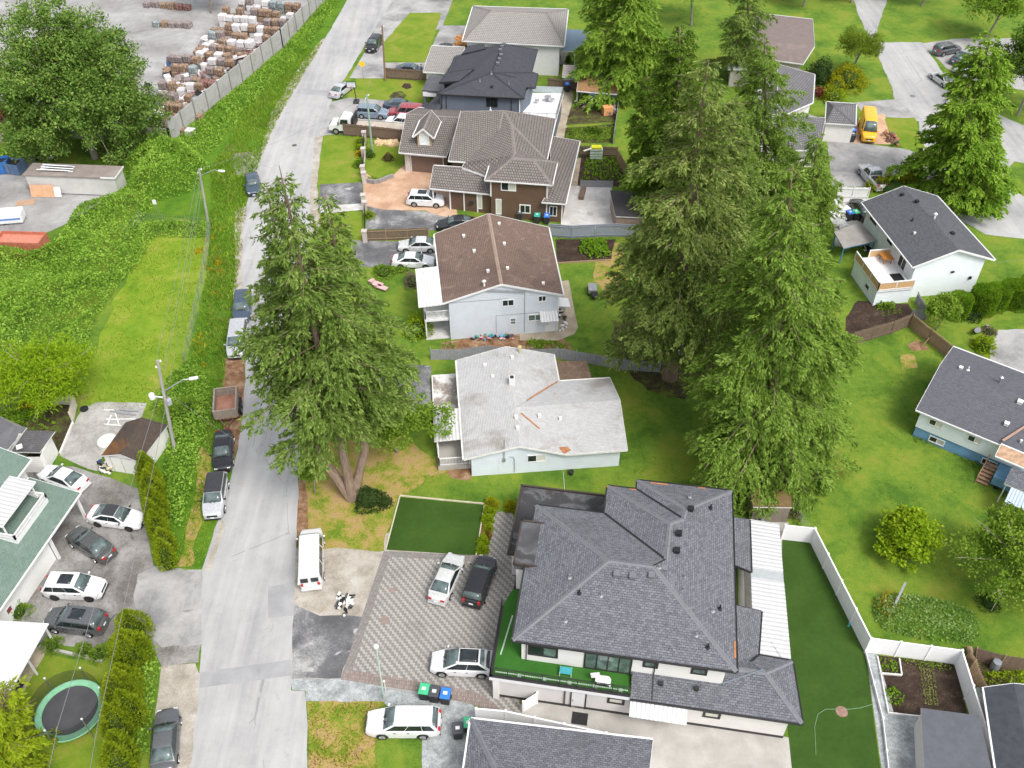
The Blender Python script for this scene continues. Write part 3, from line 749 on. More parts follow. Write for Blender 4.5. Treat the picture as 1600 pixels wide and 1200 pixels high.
# single storey roofs right and front
LZ = 2.85
roof(A, FA, [[(8.3, -1.25, LZ), (19.75, -1.25, LZ), (17.3, 1.6, 3.75), (14.42, 1.6, 3.75), (14.42, .48, 3.42), (8.3, .48, 3.42)],
             [(19.75, -1.25, LZ), (19.35, 3.4, LZ), (17.3, 1.6, 3.75)],
             [(19.35, 3.4, LZ), (17.0, 3.5, LZ), (16.4, 2.6, 3.75 - .5), (17.3, 1.6, 3.75)],
             [(17.0, 3.5, LZ), (17.35, 7.25, LZ), (15.4, 7.0, 3.5), (14.42, 5.6, 3.75), (14.42, 1.6, 3.75), (17.3, 1.6, 3.75), (16.4, 2.6, 3.25)]], m_shA, m_darktrim, 0.2, True, m_capA, m_darktrim, name='lower_roof', valley=m_valley)
roof(A, FA, [[(16.7, 10.7, LZ), (16.7, 15.85, LZ), (14.35, 15.5, 3.4), (14.4, 11.1, 3.4)]], m_shA, m_darktrim, 0.18, gutter=m_darktrim, name='lower_roof')
# flat membrane roof round the rear left corner, with its upstand
fl = [(-1.85, 9.4), (-1.85, 16.3), (5.1, 16.3), (5.1, 14.35), (5.1, 11.4), (.3, 11.4), (.3, 9.4)]
MB().prism([FA(*q)[:2] for q in fl], 2.76, 3.02).build('flat_roof', m_membrane, A)
ed = MB()
for p_, q_ in (((-1.85, 9.35), (-1.85, 16.35)), ((-1.9, 16.3), (5.15, 16.3)), ((5.1, 16.35), (5.1, 14.4)), ((-1.85, 9.4), (.3, 9.4))):
    ed.bar(FA(*p_, 3.0), FA(*q_, 3.0), .14, .42)
ed.build('parapet', m_brownedge, A)
# small raised box roof over the left side
MB().prism([FA(*q)[:2] for q in [(-.9, 6.1), (1.1, 6.1), (1.1, 10.1), (-.9, 10.1)]], 5.62, 6.24).build('box_roof', m_membrane, A)
ed = MB()
for p_, q_ in (((-.9, 6.05), (-.9, 10.15)), ((-.95, 10.1), (1.15, 10.1)), ((1.1, 10.15), (1.1, 6.05)), ((1.15, 6.1), (-.95, 6.1))):
    ed.bar(FA(*p_, 6.2), FA(*q_, 6.2), .12, .30)
ed.build('parapet', m_brownedge, A)
walls(A, FA, [(-.75, 6.3), (.6, 6.3), (.6, 9.9), (-.75, 9.9)], 2.9, 5.66, m_stucco, 'bay_wall')
# deck: turf floor, white fascia, glass-black railing, posts
dk = [(-1.35, -1.15), (8.3, -1.15), (8.3, .5), (.5, .5), (.5, 6.2), (-.95, 6.2), (-1.5, 4.6)]
MB().prism([FA(*q)[:2] for q in dk], 2.74, 2.96).build('deck_floor', m_turf2, A)
df = MB()
for p_, q_ in (((-1.45, -1.2), (8.3, -1.2)), ((-1.42, -1.2), (-1.56, 4.6))): df.bar(FA(*p_, 2.76), FA(*q_, 2.76), .08, .42)
df.build('deck_fascia', m_wmetal_flat, A)
df = MB()
for p_, q_ in (((-1.45, -1.13), (8.3, -1.13)), ((-1.35, -1.2), (-1.49, 4.6))): df.bar(FA(*p_, 2.99), FA(*q_, 2.99), .24, .06)
df.build('deck_edge', m_darktrim, A)
railing(A, FA, [(-1.5, 4.5), (-1.38, -1.1), (8.25, -1.1)], 3.0, 1.0, m_darktrim, 0.12, 0.018, 0.06, 0.05, 1.22)
pale = plain('pale green strip', (0.40, 0.50, 0.40), 0.6, 0.1)
mb = MB()
for k in range(5): mb.box(FA(.6 + k * 1.75, -.85, 3.03), (.26, .2, .14), R(-9))
mb.bar(FA(-1.1, -.78, 2.985), FA(8.1, -.78, 2.985), .09, .04); mb.bar(FA(-.95, .6, 2.985), FA(-.62, 3.9, 2.985), .10, .04)
mb.build('deck_light_strip', pale, A)
fascia_posts(A, FA, [(-1.0, -1.0)], 0.05, 2.7, .42, m_stucco)
wl = ((.55, .5), (14.4, .5))
opening(A, FA, *wl, .45, 2.55, 3.7, 4.95, m_darktrim, m_glass, 2, glass2=m_glass_g, fw=.15)
opening(A, FA, *wl, 4.35, 7.65, 3.0, 5.0, m_darktrim, m_glass_g, 4, fw=.12, name='patio_door')
opening(A, FA, *wl, 8.35, 9.4, 4.2, 4.98, m_darktrim, m_glass_g, 1, fw=.16)
opening(A, FA, *wl, 11.6, 12.7, 4.2, 4.98, m_darktrim, m_glass_g, 1, fw=.16)
ll = ((-.95, -.95), (19.0, -.95))
door(A, FA, *ll, 5.28, 6.22, .06, 2.12, m_darktrim, m_white)
opening(A, FA, *ll, 7.75, 8.95, 1.35, 2.15, m_darktrim, m_blind, 1, fw=.17)
opening(A, FA, *ll, 14.3, 15.5, 1.35, 2.15, m_darktrim, m_blind, 1, fw=.17)
downpipe(A, FA, 3.85, -1.02, .3, 2.6, m_darktrim); downpipe(A, FA, .9, .44, 3.05, 5.8, m_darktrim, .06); downpipe(A, FA, 9.75, .44, 3.4, 5.8, m_darktrim, .06)
mb = MB(); mb.bar(FA(14.4, .4, 3.62), FA(17.1, 1.75, 3.86), .08); mb.build('drain_pipe', plain('blue grey pipe', (.16, .19, .22)), A)
mb = MB(); mb.bar(FA(9.75, .45, 3.5), FA(9.8, -1.2, 2.96), .06); mb.build('drain_pipe', m_darktrim, A)
# small ribbed awning over the side door
roof(A, FA, [[(8.35, -2.3, 2.35), (12.2, -2.3, 2.35), (12.2, -.95, 2.75), (8.35, -.95, 2.75)]], m_wmetal, m_wmetal_flat, .06, name='awning')
for u, v, z in ((6.5, 5.0, 7.98), (7.6, 5.0, 7.98), (8.9, 5.2, 8.05), (9.75, 6.0, 7.98)): vent(A, FA, u, v, z, 'box', plain('grey vent', (.14, .145, .16)))
for u, v, z in ((10.6, 7.9, 7.75), (10.7, 9.5, 7.72), (11.55, 12.3, 7.3)): vent(A, FA, u, v, z, 'box', m_black)
for u, v, z in ((3.3, 4.7, 7.35), (5.6, 3.5, 7.4), (9.4, 5.9, 8.2), (11.2, 6.0, 7.35), (11.2, 4.9, 7.35), (3.4, 1.6, 6.65), (12.2, 1.8, 6.75), (13.3, 4.0, 6.65), (11.5, 13.9, 6.9)): vent(A, FA, u, v, z, 'pipe', m_steel)
for u, v, z in ((4.1, 3.5, 7.4), (13.0, 1.2, 6.5), (13.8, 4.4, 6.5), (13.1, 13.2, 6.75)): vent(A, FA, u, v, z, 'pipe', m_black)
vent(A, FA, 10.3, -.1, 3.25, 'box', m_darktrim, .26); vent(A, FA, 12.7, -.1, 3.25, 'box', m_darktrim, .26)
mb = MB()
for (u, v, z, w, d) in ((5.5, 14.7, 6.03, .8, .10), (7.2, 14.72, 6.05, .5, .12), (9.2, 15.6, 6.1, 1.4, .12), (14.86, 1.6, 6.06, .14, 1.3), (12.5, 15.7, 6.08, .6, .1)): mb.box(FA(u, v, z), (w, d, .05), R(-9.1))
mb.build('gutter_debris', m_leafmess, A)
tag(MB().box(FA(4.95 + .1, -1.75, .05), (1.1, .9, .03), R(-9)).build('door_mat', m_rubber), 'black mat on the concrete at the white side door', 'mat')
# white metal patio covers at the right side
pc = thing('patio_cover', 'white corrugated patio cover along the right side of the charcoal roofed house', 'patio cover', FA(18, 9.5, 0))
roof(pc, FA, [[(16.72, 3.55, 2.75), (19.35, 3.55, 2.6), (19.2, 10.3, 2.6), (16.72, 10.3, 2.75)]], ribbed('white ribbed patio sheet', (.56, .56, .57), .36), m_wmetal_flat, .07, name='cover_sheet')
roof(pc, FA, [[(16.72, 11.2, 2.75), (19.18, 11.2, 2.6), (19.1, 16.0, 2.6), (16.72, 16.0, 2.75)]], ribbed('white ribbed patio sheet far', (.56, .56, .57), .36), m_wmetal_flat, .07, name='cover_sheet')
roof(pc, FA, [[(16.72, 10.32, 2.72), (19.19, 10.32, 2.57), (19.18, 11.18, 2.57), (16.72, 11.18, 2.72)]], m_poly, m_wmetal_flat, .05, name='skylight_sheet')
fascia_posts(pc, FA, [(19.1, 3.8), (19.0, 7.5), (19.0, 11.5), (18.95, 15.7)], .02, 2.55, .1, m_white)

m_roofB = shingle('bleached grey shingles', ((0.40, 0.40, 0.40), (0.47, 0.47, 0.475), (0.36, 0.355, 0.35)), 0.30, 0.15, (0.27, 0.27, 0.27), 0.012, stain=[(0.22, 0.52, 0.66, (0.25, 0.225, 0.195), 0.8), (1.2, 0.52, 0.7, (0.52, 0.52, 0.53), .5), (3.0, 0.66, 0.74, (0.24, 0.20, 0.17), .5)], bump=0.6)
m_mossbrown = shingle('mossy brown shingles', ((0.20, 0.135, 0.09), (0.15, 0.10, 0.07), (0.10, 0.075, 0.05)), 0.3, 0.15, (0.06, 0.05, 0.04), 0.014, stain=[(1.0, .5, .7, (0.26, 0.19, 0.13), .6)])
m_bluewall = siding('pale blue siding', (0.60, 0.655, 0.70), 0.2)
FB = Frame((-3.52, 55.46), 5.3)
B = thing('house', 'single storey pale blue bungalow with bleached grey roof behind the artificial lawn', 'house', FB(5, 6, 0))
walls(B, FB, [(0, 0), (8.0, 0), (8.0, 12.3), (0, 12.3)], 0, 2.5, m_bluewall)
walls(B, FB, [(7.9, .02), (13.05, .02), (13.05, 8.3), (7.9, 8.3)], 0, 2.5, m_bluewall)
RZ = 3.65
roof(B, FB, [[(-.65, -.25, 2.5), (-.65, 12.7, 2.5), (4.15, 12.95, RZ), (4.15, 4.5, RZ), (4.15, -.25, RZ)],
             [(4.15, 12.95, RZ), (8.75, 12.7, 2.5), (8.75, 8.85, 2.5), (4.15, 4.5, RZ)],
             [(4.15, 4.5, RZ), (8.75, 8.85, 2.5), (13.6, 8.85, 2.5), (13.7, 4.6, RZ)],
             [(4.15, 4.5, RZ), (13.7, 4.6, RZ), (13.55, -.45, 2.5), (8.3, -.45, 2.45)],
             [(4.15, -.25, RZ), (4.15, 4.5, RZ), (8.3, -.45, 2.45)]], m_roofB, m_offwhite, .14, gutter=m_offwhite)
gable_end(B, FB, [(0, -.004, 2.5), (8.0, -.004, 2.5), (4.15, -.004, 3.55)], m_bluewall)
gable_end(B, FB, [(13.054, .02, 2.5), (13.054, 8.3, 2.5), (13.054, 4.5, 3.55)], m_bluewall)
roof(B, FB, [[(8.78, 9.0, 2.25), (12.0, 9.0, 2.1), (11.9, 11.95, 2.1), (8.78, 12.0, 2.25)]], m_mossbrown, m_offwhite, .12, name='porch_roof')
fascia_posts(B, FB, [(11.7, 9.2), (11.7, 11.7)], 0, 2.05, .12, m_white)
for p_, q_ in (((5.4, 5.6, 3.38), (6.0, 6.2, 3.24)), ((6.0, 6.2, 3.25), (8.6, 8.7, 2.60)), ((4.7, 3.9, 3.5), (6.2, 2.2, 3.1))):
    MB().bar(FB(*p_) + Vector((0, 0, .03)), FB(*q_) + Vector((0, 0, .03)), .13, .04).build('valley_debris', m_leafmess, B)
MB().box(FB(8.1, .1, 2.60), (.7, .9, .07), R(35)).build('valley_debris', m_leafmess, B)
opening(B, FB, (0, 0), (13, 0), 4.85, 6.5, 1.3, 2.2, m_white, m_glass, 2, glass2=m_blind, fw=.08)
opening(B, FB, (0, 0), (13, 0), 9.6, 11.4, 1.85, 2.25, m_white, m_glass, 2, fw=.07)
ch = MB().box(FB(4.25, 7.8, 3.9), (.55, .6, .9), R(5)).build('chimney', plain('chimney block', (.60, .60, .60)), B)
MB().box(FB(4.25, 7.8, 4.36), (.34, .38, .05), R(5)).build('flue_mouth', plain('flue dark', (.03, .02, .015)), ch)  # near-black slab set in the chimney top
for u, v, z in ((2.0, 11.0, 3.05), (4.6, 11.3, 3.6), (4.2, 3.2, 3.66), (6.3, 3.4, 3.45), (2.6, 9.2, 3.2)): vent(B, FB, u, v, z, 'box', m_offwhite, .26)
vent(B, FB, 5.4, 12.3, 3.5, 'cap', plain('yellowed flue', (.5, .42, .2)))
vent(B, FB, 4.2, 1.9, 3.63, 'box', m_offwhite, .26); vent(B, FB, 8.1, 3.0, 3.35, 'box', m_offwhite, .22)
mb = MB().bar(FB(2.85, -.12, 2.0), FB(2.85, -.12, 4.5), .06).box(FB(2.85, -.1, 1.9), (.22, .12, .35), R(5)); mb.build('service_mast', m_steel, B)
mb = MB().tube([FB(3.3, -.06, 2.2), FB(3.6, -.08, 2.25), FB(3.75, -.06, 1.9), FB(3.75, -.06, .2)], .03, 6); mb.build('conduit', plain('grey green conduit', (.3, .36, .34)), B)
mb = MB().bar(FB(2.4, -.02, .5), FB(2.4, -.02, 2.2), .03); mb.build('conduit', m_offwhite, B)
# porch at its left side
pr = thing('porch', 'white covered porch with railing on the left end of the bleached roof bungalow', 'porch', FB(-1.8, 4.2, 0))
m_flake = plain('peeling white metal', (.62, .61, .60), .7, .12, 3)
roof(pr, FB, [[(-3.1, 2.3, 2.3), (-.67, 2.3, 2.42), (-.67, 6.2, 2.42), (-3.1, 6.2, 2.3)]], ribbed('weathered white porch sheet', (.62, .61, .60), .3, .6, (2.5, .55, (.33, .31, .30), .7), axis=1), m_offwhite, .1, name='porch_roof')
MB().prism([FB(*q)[:2] for q in [(-2.9, .9), (-.02, .9), (-.02, 6.2), (-2.9, 6.2)]], 0.03, .55).build('porch_floor', m_conc, pr)
railing(pr, FB, [(-2.8, 6.1), (-2.8, 1.0), (-.1, 1.0)], .55, .9, m_white, .13, .03, .09, .07, 2.0)
fascia_posts(pr, FB, [(-2.85, 2.45), (-2.85, 6.0)], .5, 2.3, .12, m_white)
cp = thing('carport_slab', 'stained concrete terrace slab with white edge beside the peeling porch roof', 'terrace', FB(-1.8, 9.5, 0))
MB().prism([FB(*q)[:2] for q in [(-3.05, 6.25), (-.68, 6.25), (-.68, 12.9), (-3.05, 12.9)]], 0.02, .5).build('slab', ground_mat('stained slab', [(.36, (.22, .18, .15)), (.48, (.30, .27, .24)), (.56, (.55, .53, .51)), (.7, (.68, .67, .66))], .5, 4, .35), cp)
ed = MB()
for p_, q_ in (((-3.08, 6.2), (-3.08, 12.95)), ((-3.1, 12.92), (-.66, 12.92))): ed.bar(FB(*p_, .52), FB(*q_, .52), .1, .1)
ed.build('slab_edge', m_offwhite, cp)

m_roofC = shingle('worn brown shingles', ((0.145, 0.095, 0.075), (0.20, 0.135, 0.108), (0.27, 0.19, 0.155)), 0.16, 0.19, (0.055, 0.04, 0.034), 0.022, stain=[(0.9, .55, .72, (0.33, 0.25, 0.21), .45), (0.16, .50, .62, (0.085, 0.06, 0.05), .5)], bump=0.7)
m_wallC = siding('pale grey blue siding', (0.56, 0.60, 0.65), 0.22)
FC = Frame((-6.27, 74.15), 7.2)
C_ = thing('house', 'two storey pale grey blue house with worn brown shingle gable roof', 'house', FC(5.6, 6, 0))
walls(C_, FC, [(0, 0), (11.0, 0), (11.0, 11.6), (0, 11.6)], 0, 4.95, m_wallC)
roof(C_, FC, [[(-.62, -.2, 4.9), (-.62, 12.1, 4.9), (5.35, 12.6, 6.7), (5.25, -.2, 6.7)], [(5.25, -.2, 6.7), (5.35, 12.6, 6.7), (11.85, 11.9, 4.88), (11.45, -.3, 4.88)]], m_roofC, m_white, .16, True, plain('brown ridge', (.30, .22, .175), .9, .2, 4), m_white)
gable_end(C_, FC, [(0, -.004, 4.93), (11.0, -.004, 4.93), (5.25, -.004, 6.55)], m_wallC)
mb = MB().bar(FC(3.6, -.1, 6.05), FC(7.6, -.1, 5.45), .12, .2).bar(FC(7.6, -.04, 5.4), FC(7.6, -.04, .3), .06).bar(FC(0, -.03, 4.75), FC(6, -.03, 4.75), .03).bar(FC(4.7, -.03, 2.7), FC(11, -.03, 2.7), .04).bar(FC(4.7, -.03, 2.7), FC(4.7, -.03, .4), .04)
mb.build('wall_trim', plain('dull grey trim', (.30, .31, .33)), C_)
w_ = ((0, 0), (11, 0))
opening(C_, FC, *w_, 5.3, 6.55, 3.75, 4.6, m_white, m_glass, 2)
opening(C_, FC, *w_, 8.95, 9.8, 4.0, 4.75, m_white, m_glass, 2)
opening(C_, FC, *w_, 6.1, 6.75, 1.35, 2.2, m_white, m_glass_g, 1, 2)
opening(C_, FC, *w_, 7.95, 9.45, 1.6, 2.45, m_white, m_glass_g, 2)
door(C_, FC, *w_, 9.85, 10.6, .1, 1.95, m_white, m_white)
roof(C_, FC, [[(9.1, -1.1, 2.25), (10.95, -1.1, 2.25), (10.95, -.02, 2.75), (9.1, -.02, 2.75)]], m_wmetal, m_white, .06, name='awning')
roof(C_, FC, [[(11.02, .4, 3.0), (12.4, .4, 2.7), (12.4, 1.9, 2.7), (11.02, 1.9, 3.0)]], m_wmetal_flat, m_white, .06, name='awning')
mb = MB()
for k in range(9): mb.box(FC(11.75, 4.6 - k * .28, 2.4 - k * .27), (.95, .28, .06), R(7))
mb.bar(FC(11.3, 4.7, 2.35), FC(11.3, 2.1, -.05), .06, .2).bar(FC(12.2, 4.7, 2.35), FC(12.2, 2.1, -.05), .06, .2); mb.build('stairs', plain('grey stair wood', (.33, .31, .28)), C_)
downpipe(C_, FC, 11.05, -.05, .1, 4.8, m_white); downpipe(C_, FC, 11.6, 4.0, 2.4, 4.75, m_white)
vent(C_, FC, 3.6, -.1 + .5, 6.2, 'cap', m_offwhite)
for u, v, z in ((2.4, 9.8, 5.85), (3.2, 6.5, 6.1), (4.2, 2.4, 6.4), (6.3, 10.8, 6.4), (6.4, 7.0, 6.4), (6.2, 2.6, 6.42), (9.6, 1.0, 5.4)): vent(C_, FC, u, v, z, 'box', m_offwhite, .26)
bc = thing('balcony', 'white roofed balcony with railing on the left side of the brown shingle house', 'balcony', FC(-1.6, 3, 0))
roof(bc, FC, [[(-3.0, -.3, 4.72), (-.64, -.3, 4.85), (-.64, 6.2, 4.85), (-3.0, 6.2, 4.72)]], ribbed('flaking white sheet', (.66, .66, .64), .3, .6, (3.0, .58, (.45, .44, .42), .6), axis=1), m_white, .1, name='balcony_roof')
MB().prism([FC(*q)[:2] for q in [(-2.5, .3), (-.03, .3), (-.03, 6.0), (-2.5, 6.0)]], 2.3, 2.55).build('balcony_floor', m_white, bc)
railing(bc, FC, [(-2.4, 5.9), (-2.4, .4), (-.1, .4)], 2.55, .95, m_white, .13, .03, .09, .07, 1.9)
fascia_posts(bc, FC, [(-2.4, .5), (-2.4, 5.8)], 0, 4.7, .13, m_white)
MB().prism([FC(*q)[:2] for q in [(-2.5, .2), (-.03, .2), (-.03, 6.0), (-2.5, 6.0)]], 0.02, .12).build('carport_floor', m_slab, bc)
m_tile = shingle('concrete roof tiles', ((0.155, 0.135, 0.125), (0.205, 0.18, 0.165), (0.27, 0.245, 0.225)), 0.30, 0.36, (0.035, 0.03, 0.03), 0.045, stain=[(0.8, .55, .72, (.12, .105, .095), .5)], bump=1.0, mixn=.4)
m_capD = plain('tile ridge', (.20, .175, .16), .85, .25, 3)
m_brown = siding('brown siding', (0.125, 0.075, 0.052), 0.24, var=.12)
m_brown2 = plain('brown garage panels', (.15, .10, .08), .6, .08)
m_stone = plain('pale ledge stone', (.50, .46, .42), .9, .3, 6, bump=.8, fscale=9)
FD = Frame((-7.64, 97.8), -7.8)
D = thing('house', 'large dark brown house with grey brown tile roofs, white gutters and a garage dormer', 'house', FD(4, 7, 0))
kw = dict(gutter=m_white, caps=True, capmat=m_capD, capw=.4)
def loc_uv(F, w): d = w - F(0, 0, w.z); return d.x * F.c + d.y * F.s, -d.x * F.s + d.y * F.c
def gsk(w): u, v = loc_uv(FD, w); return (4.7 < v < 5.3 and 4.7 < u < 12) or (2.0 < v < 5.0 and 4.4 < u < 11 and w.z > 3.9 and v > 2.6)
# garage wing
walls(D, FD, [(-7.3, 9.4), (-1.9, 9.2), (-1.9, 20), (-7.3, 20)], 0, 3.0, m_brown)
gable_end(D, FD, [(-7.31, 20, 3.0), (-7.31, 9.4, 3.0), (-7.31, 14.9, 4.9)], m_brown)
roof(D, FD, [[(-7.9, 8.6, 3.0), (-1.75, 8.4, 3.0), (-1.0, 15.0, 5.05), (-8.2, 15.0, 5.05)], [(-8.2, 15.0, 5.05), (-1.0, 15.0, 5.05), (-1.0, 20.6, 3.2), (-7.9, 20.6, 3.2)]], m_tile, m_white, .2, **kw)
door(D, FD, (-7.3, 9.35), (-1.9, 9.15), .75, 4.9, .03, 2.3, m_white, m_brown2, 'garage_door', False)
MB().prism([FD(*q)[:2] for q in [(-7.35, 9.2), (-6.7, 9.2), (-6.7, 9.9), (-7.35, 9.9)]], 0, 2.9).build('stone_pier', m_stone, D)
# dormer
dm = MB().prism([FD(*q)[:2] for q in [(-5.7, 9.9), (-3.9, 9.9), (-3.9, 13.2), (-5.7, 13.2)]], 3.3, 5.0).build('dormer', siding('tan shingle siding', (.42, .32, .20), .2), D)
gable_end(D, FD, [(-5.7, 9.89, 5.0), (-3.9, 9.89, 5.0), (-4.8, 9.89, 5.8)], m_offwhite)
roof(D, FD, [[(-6.15, 9.5, 4.8), (-4.8, 9.5, 6.0), (-4.8, 14.6, 6.0), (-6.15, 14.0, 4.8)], [(-4.8, 9.5, 6.0), (-3.45, 9.5, 4.8), (-3.45, 14.0, 4.8), (-4.8, 14.6, 6.0)]], m_tile, m_white, .14, name='dormer_roof', **kw)
opening(D, FD, (-5.7, 9.9), (-3.9, 9.9), .25, 1.55, 3.55, 5.0, m_white, plain('bright blind', (.70, .74, .73)), 1, fw=.12)
# main two storey block with long slopes
walls(D, FD, [(-.1, 4.1), (11.0, 3.0), (11.0, 15.2), (-.1, 15.2)], 0, 5.2, m_brown)
roof(D, FD, [[(-.5, 3.55, 5.2), (1.6, 3.55, 5.2), (5.0, 9.4, 6.8), (5.0, 12.6, 7.6), (-.5, 12.6, 7.1)],
             [(-.5, 12.6, 7.1), (5.0, 12.6, 7.6), (11.2, 16.0, 5.2), (-.5, 16.0, 5.2)],
             [(5.0, 12.6, 7.6), (6.4, 9.5, 7.3), (11.2, 5.2, 5.2), (11.2, 16.0, 5.2)],
             [(1.6, 3.55, 5.2), (1.2, 3.4, 4.5), (4.6, 2.3, 4.1), (7.55, 3.4, 6.6), (6.4, 9.5, 7.3), (5.0, 12.6, 7.6), (5.0, 9.4, 6.8)],
             [(7.55, 3.4, 6.6), (10.0, 4.6, 5.9), (11.2, 5.2, 5.2), (6.4, 9.5, 7.3)]], m_tile, m_white, .2, gskip=gsk, **kw)
# front right hip block
walls(D, FD, [(5.2, .02), (11.85, .02), (11.85, 4.6), (5.2, 4.6)], 0, 5.2, m_brown)
roof(D, FD, [[(4.6, -.3, 5.2), (12.45, -.3, 5.2), (9.9, 2.5, 6.75), (7.4, 2.5, 6.75)], [(12.45, -.3, 5.2), (12.5, 4.9, 5.2), (9.9, 2.5, 6.75)], [(4.6, -.3, 5.2), (7.4, 2.5, 6.75), (7.3, 4.9, 6.6), (4.6, 4.9, 5.2)], [(7.4, 2.5, 6.75), (9.9, 2.5, 6.75), (12.5, 4.9, 5.2), (7.3, 4.9, 6.6)]], m_tile, m_white, .2, gskip=gsk, **kw)
# low front entry roof
walls(D, FD, [(.05, 1.15), (5.3, .75), (5.3, 4.0), (.05, 4.0)], 0, 2.8, m_brown)
roof(D, FD, [[(-2.35, .9, 2.85), (6.3, .5, 2.85), (4.6, 3.6, 4.4), (-2.35, 3.6, 4.4)]], m_tile, m_white, .2, **kw)
fascia_posts(D, FD, [(-2.05, 1.15), (-2.05, 3.3)], 0, 2.75, .16, m_white)
fascia_posts(D, FD, [(.02, 1.1), (1.75, .98), (3.4, .86), (5.25, .72)], 0, 2.75, .14, m_white)
# right single storey wing
walls(D, FD, [(11.8, .0), (13.7, 0), (13.9, 14.2), (11.0, 14.2)], 0, 2.9, m_brown)
roof(D, FD, [[(11.3, -.55, 2.95), (14.1, -.55, 2.95), (14.5, 14.7, 2.95), (11.0, 13.0, 4.3), (11.9, 1.6, 4.0)], [(11.3, -.55, 2.95), (11.9, 1.6, 4.0), (11.86, .5, 3.4)]], m_tile, m_white, .2, **kw)
w_ = ((0, 0), (13.7, 0))
opening(D, FD, *w_, 6.4, 8.2, 3.8, 5.0, m_white, m_glass, 2, glass2=m_blind, fw=.1)
opening(D, FD, *w_, 8.6, 9.95, .9, 2.1, m_white, m_glass, 2, fw=.12)
opening(D, FD, *w_, 12.15, 13.1, .8, 2.2, m_white, m_glass, 2, fw=.1)
opening(D, FD, *w_, 5.75, 6.45, .5, 2.6, m_white, m_blind, 1, fw=.1)
opening(D, FD, (.05, 1.15), (5.3, .75), 3.3, 3.95, .5, 2.5, m_white, m_blind, 1, fw=.1)
fascia_posts(D, FD, [(11.85, .0), (13.68, .0)], 0, 2.85, .14, m_white); fascia_posts(D, FD, [(5.2, .0), (11.85, .02)], 2.9, 5.2, .14, m_white)
mb = MB().lathe(FD(2.65, .85, 1.25), [(.16, -.02), (.30, -.02), (.30, .06), (.16, .06), (.16, -.02)], 16, axis='y'); mb.build('wreath', plain('dark wreath', (.04, .04, .035)), D)
vent(D, FD, 3.2, 13.0, 7.3, 'pipe', m_white)

m_roofE = shingle('blue black shingles', ((0.040, 0.042, 0.052), (0.060, 0.062, 0.074), (0.078, 0.080, 0.093)), .3, .15, (.028, .03, .036), .01, bump=.3, stain=[(.5, .6, .75, (.10, .09, .085), .3)])
m_slate = siding('slate blue vertical siding', (0.125, 0.145, 0.185), .3, vertical=-6.5)
m_membr2 = plain('grey roof membrane', (.085, .085, .095), .7, .2, 1)
FE = Frame((-10.05, 118.46), -6.5)
E_ = thing('house', 'dark slate blue house with blue black shingle roof and a white rear balcony', 'house', FE(6, 8, 0))
walls(E_, FE, [(.4, .4), (11.2, .4), (12.2, 3.7), (12.2, 7.2), (11.4, 7.2), (11.4, 15.2), (2.4, 15.2), (2.4, 12.6), (.6, 12.6)], 0, 5.5, m_slate)
z5 = 5.55
roof(E_, FE, [[(0, 0, z5), (11.65, 0, z5), (7.0, 3.2, 7.4)], [(0, 0, z5), (7.0, 3.2, 7.4), (4.2, 3.4, 6.75), (2.0, 3.5, z5 + .1)],
             [(2.0, 3.5, z5 + .1), (4.2, 3.4, 6.75), (7.0, 3.2, 7.4), (7.3, 12.8, 7.4), (4.9, 12.9, 6.6), (2.0, 13.0, z5 + .1), (.4, 12.9, z5 - .4), (.4, 3.6, z5 - .4)],
             [(2.0, 13.0, z5 + .1), (4.9, 12.9, 6.6), (7.3, 12.8, 7.4), (12.0, 15.65, z5), (2.6, 15.65, z5)],
             [(7.3, 12.8, 7.4), (7.0, 3.2, 7.4), (7.5, 3.4, 7.35), (12.4, 7.5, 5.75), (11.9, 8.2, z5), (12.0, 15.65, z5)],
             [(7.0, 3.2, 7.4), (11.65, 0, z5), (11.65, 3.3, z5), (10.2, 4.3, 6.4), (7.5, 3.4, 7.35)],
             [(10.2, 4.3, 6.4), (11.65, 3.3, z5), (12.85, 3.35, z5), (12.85, 7.6, z5), (12.4, 7.5, 5.75), (7.5, 3.4, 7.35)]], m_roofE, m_darktrim, .2, True, m_roofE, m_darktrim)
# projecting eave pieces at the left, and low flat roofs
roof(E_, FE, [[(-.2, 3.3, 5.65), (2.6, 3.0, 6.1), (4.3, 5.2, 6.9), (.4, 6.2, 5.75)]], m_roofE, m_darktrim, .25, gutter=m_darktrim, name='eave_roof')
roof(E_, FE, [[(1.5, 12.6, 5.7), (4.9, 12.3, 6.75), (4.3, 15.3, 6.2), (1.9, 15.6, 5.6)]], m_roofE, m_darktrim, .25, gutter=m_darktrim, name='eave_roof')
MB().prism([FE(*q)[:2] for q in [(-3.2, 5.8), (-.1, 5.6), (-.1, 10.4), (-3.1, 10.4)]], 2.9, 3.2).build('porch_roof', m_membr2, E_)
walls(E_, FE, [(-3.1, 5.75), (.5, 5.75), (.5, 10.3), (-3.0, 10.3)], 2.3, 2.98, m_white, 'porch_fascia'); fascia_posts(E_, FE, [(-2.9, 6.0), (-2.9, 10.0)], 0, 2.5, .25, m_slate)
MB().prism([FE(*q)[:2] for q in [(-1.0, 10.5), (2.3, 10.5), (2.3, 15.2), (-.4, 15.2)]], 2.9, 3.2).build('porch_roof', m_membr2, E_)
walls(E_, FE, [(-.8, 10.5), (2.3, 10.5), (2.3, 15.0), (-.3, 15.0)], 0, 2.92, m_slate)
roof(E_, FE, [[(-2.9, -2.6, 3.0), (.5, -2.6, 3.0), (.5, .45, 3.9), (-.4, 3.4, 3.9)]], m_roofE, m_darktrim, .2, gutter=m_darktrim, name='lower_roof')
walls(E_, FE, [(-1.9, -2.2), (.45, -2.2), (.45, 3.2), (-.6, 3.2)], 0, 2.95, m_slate)
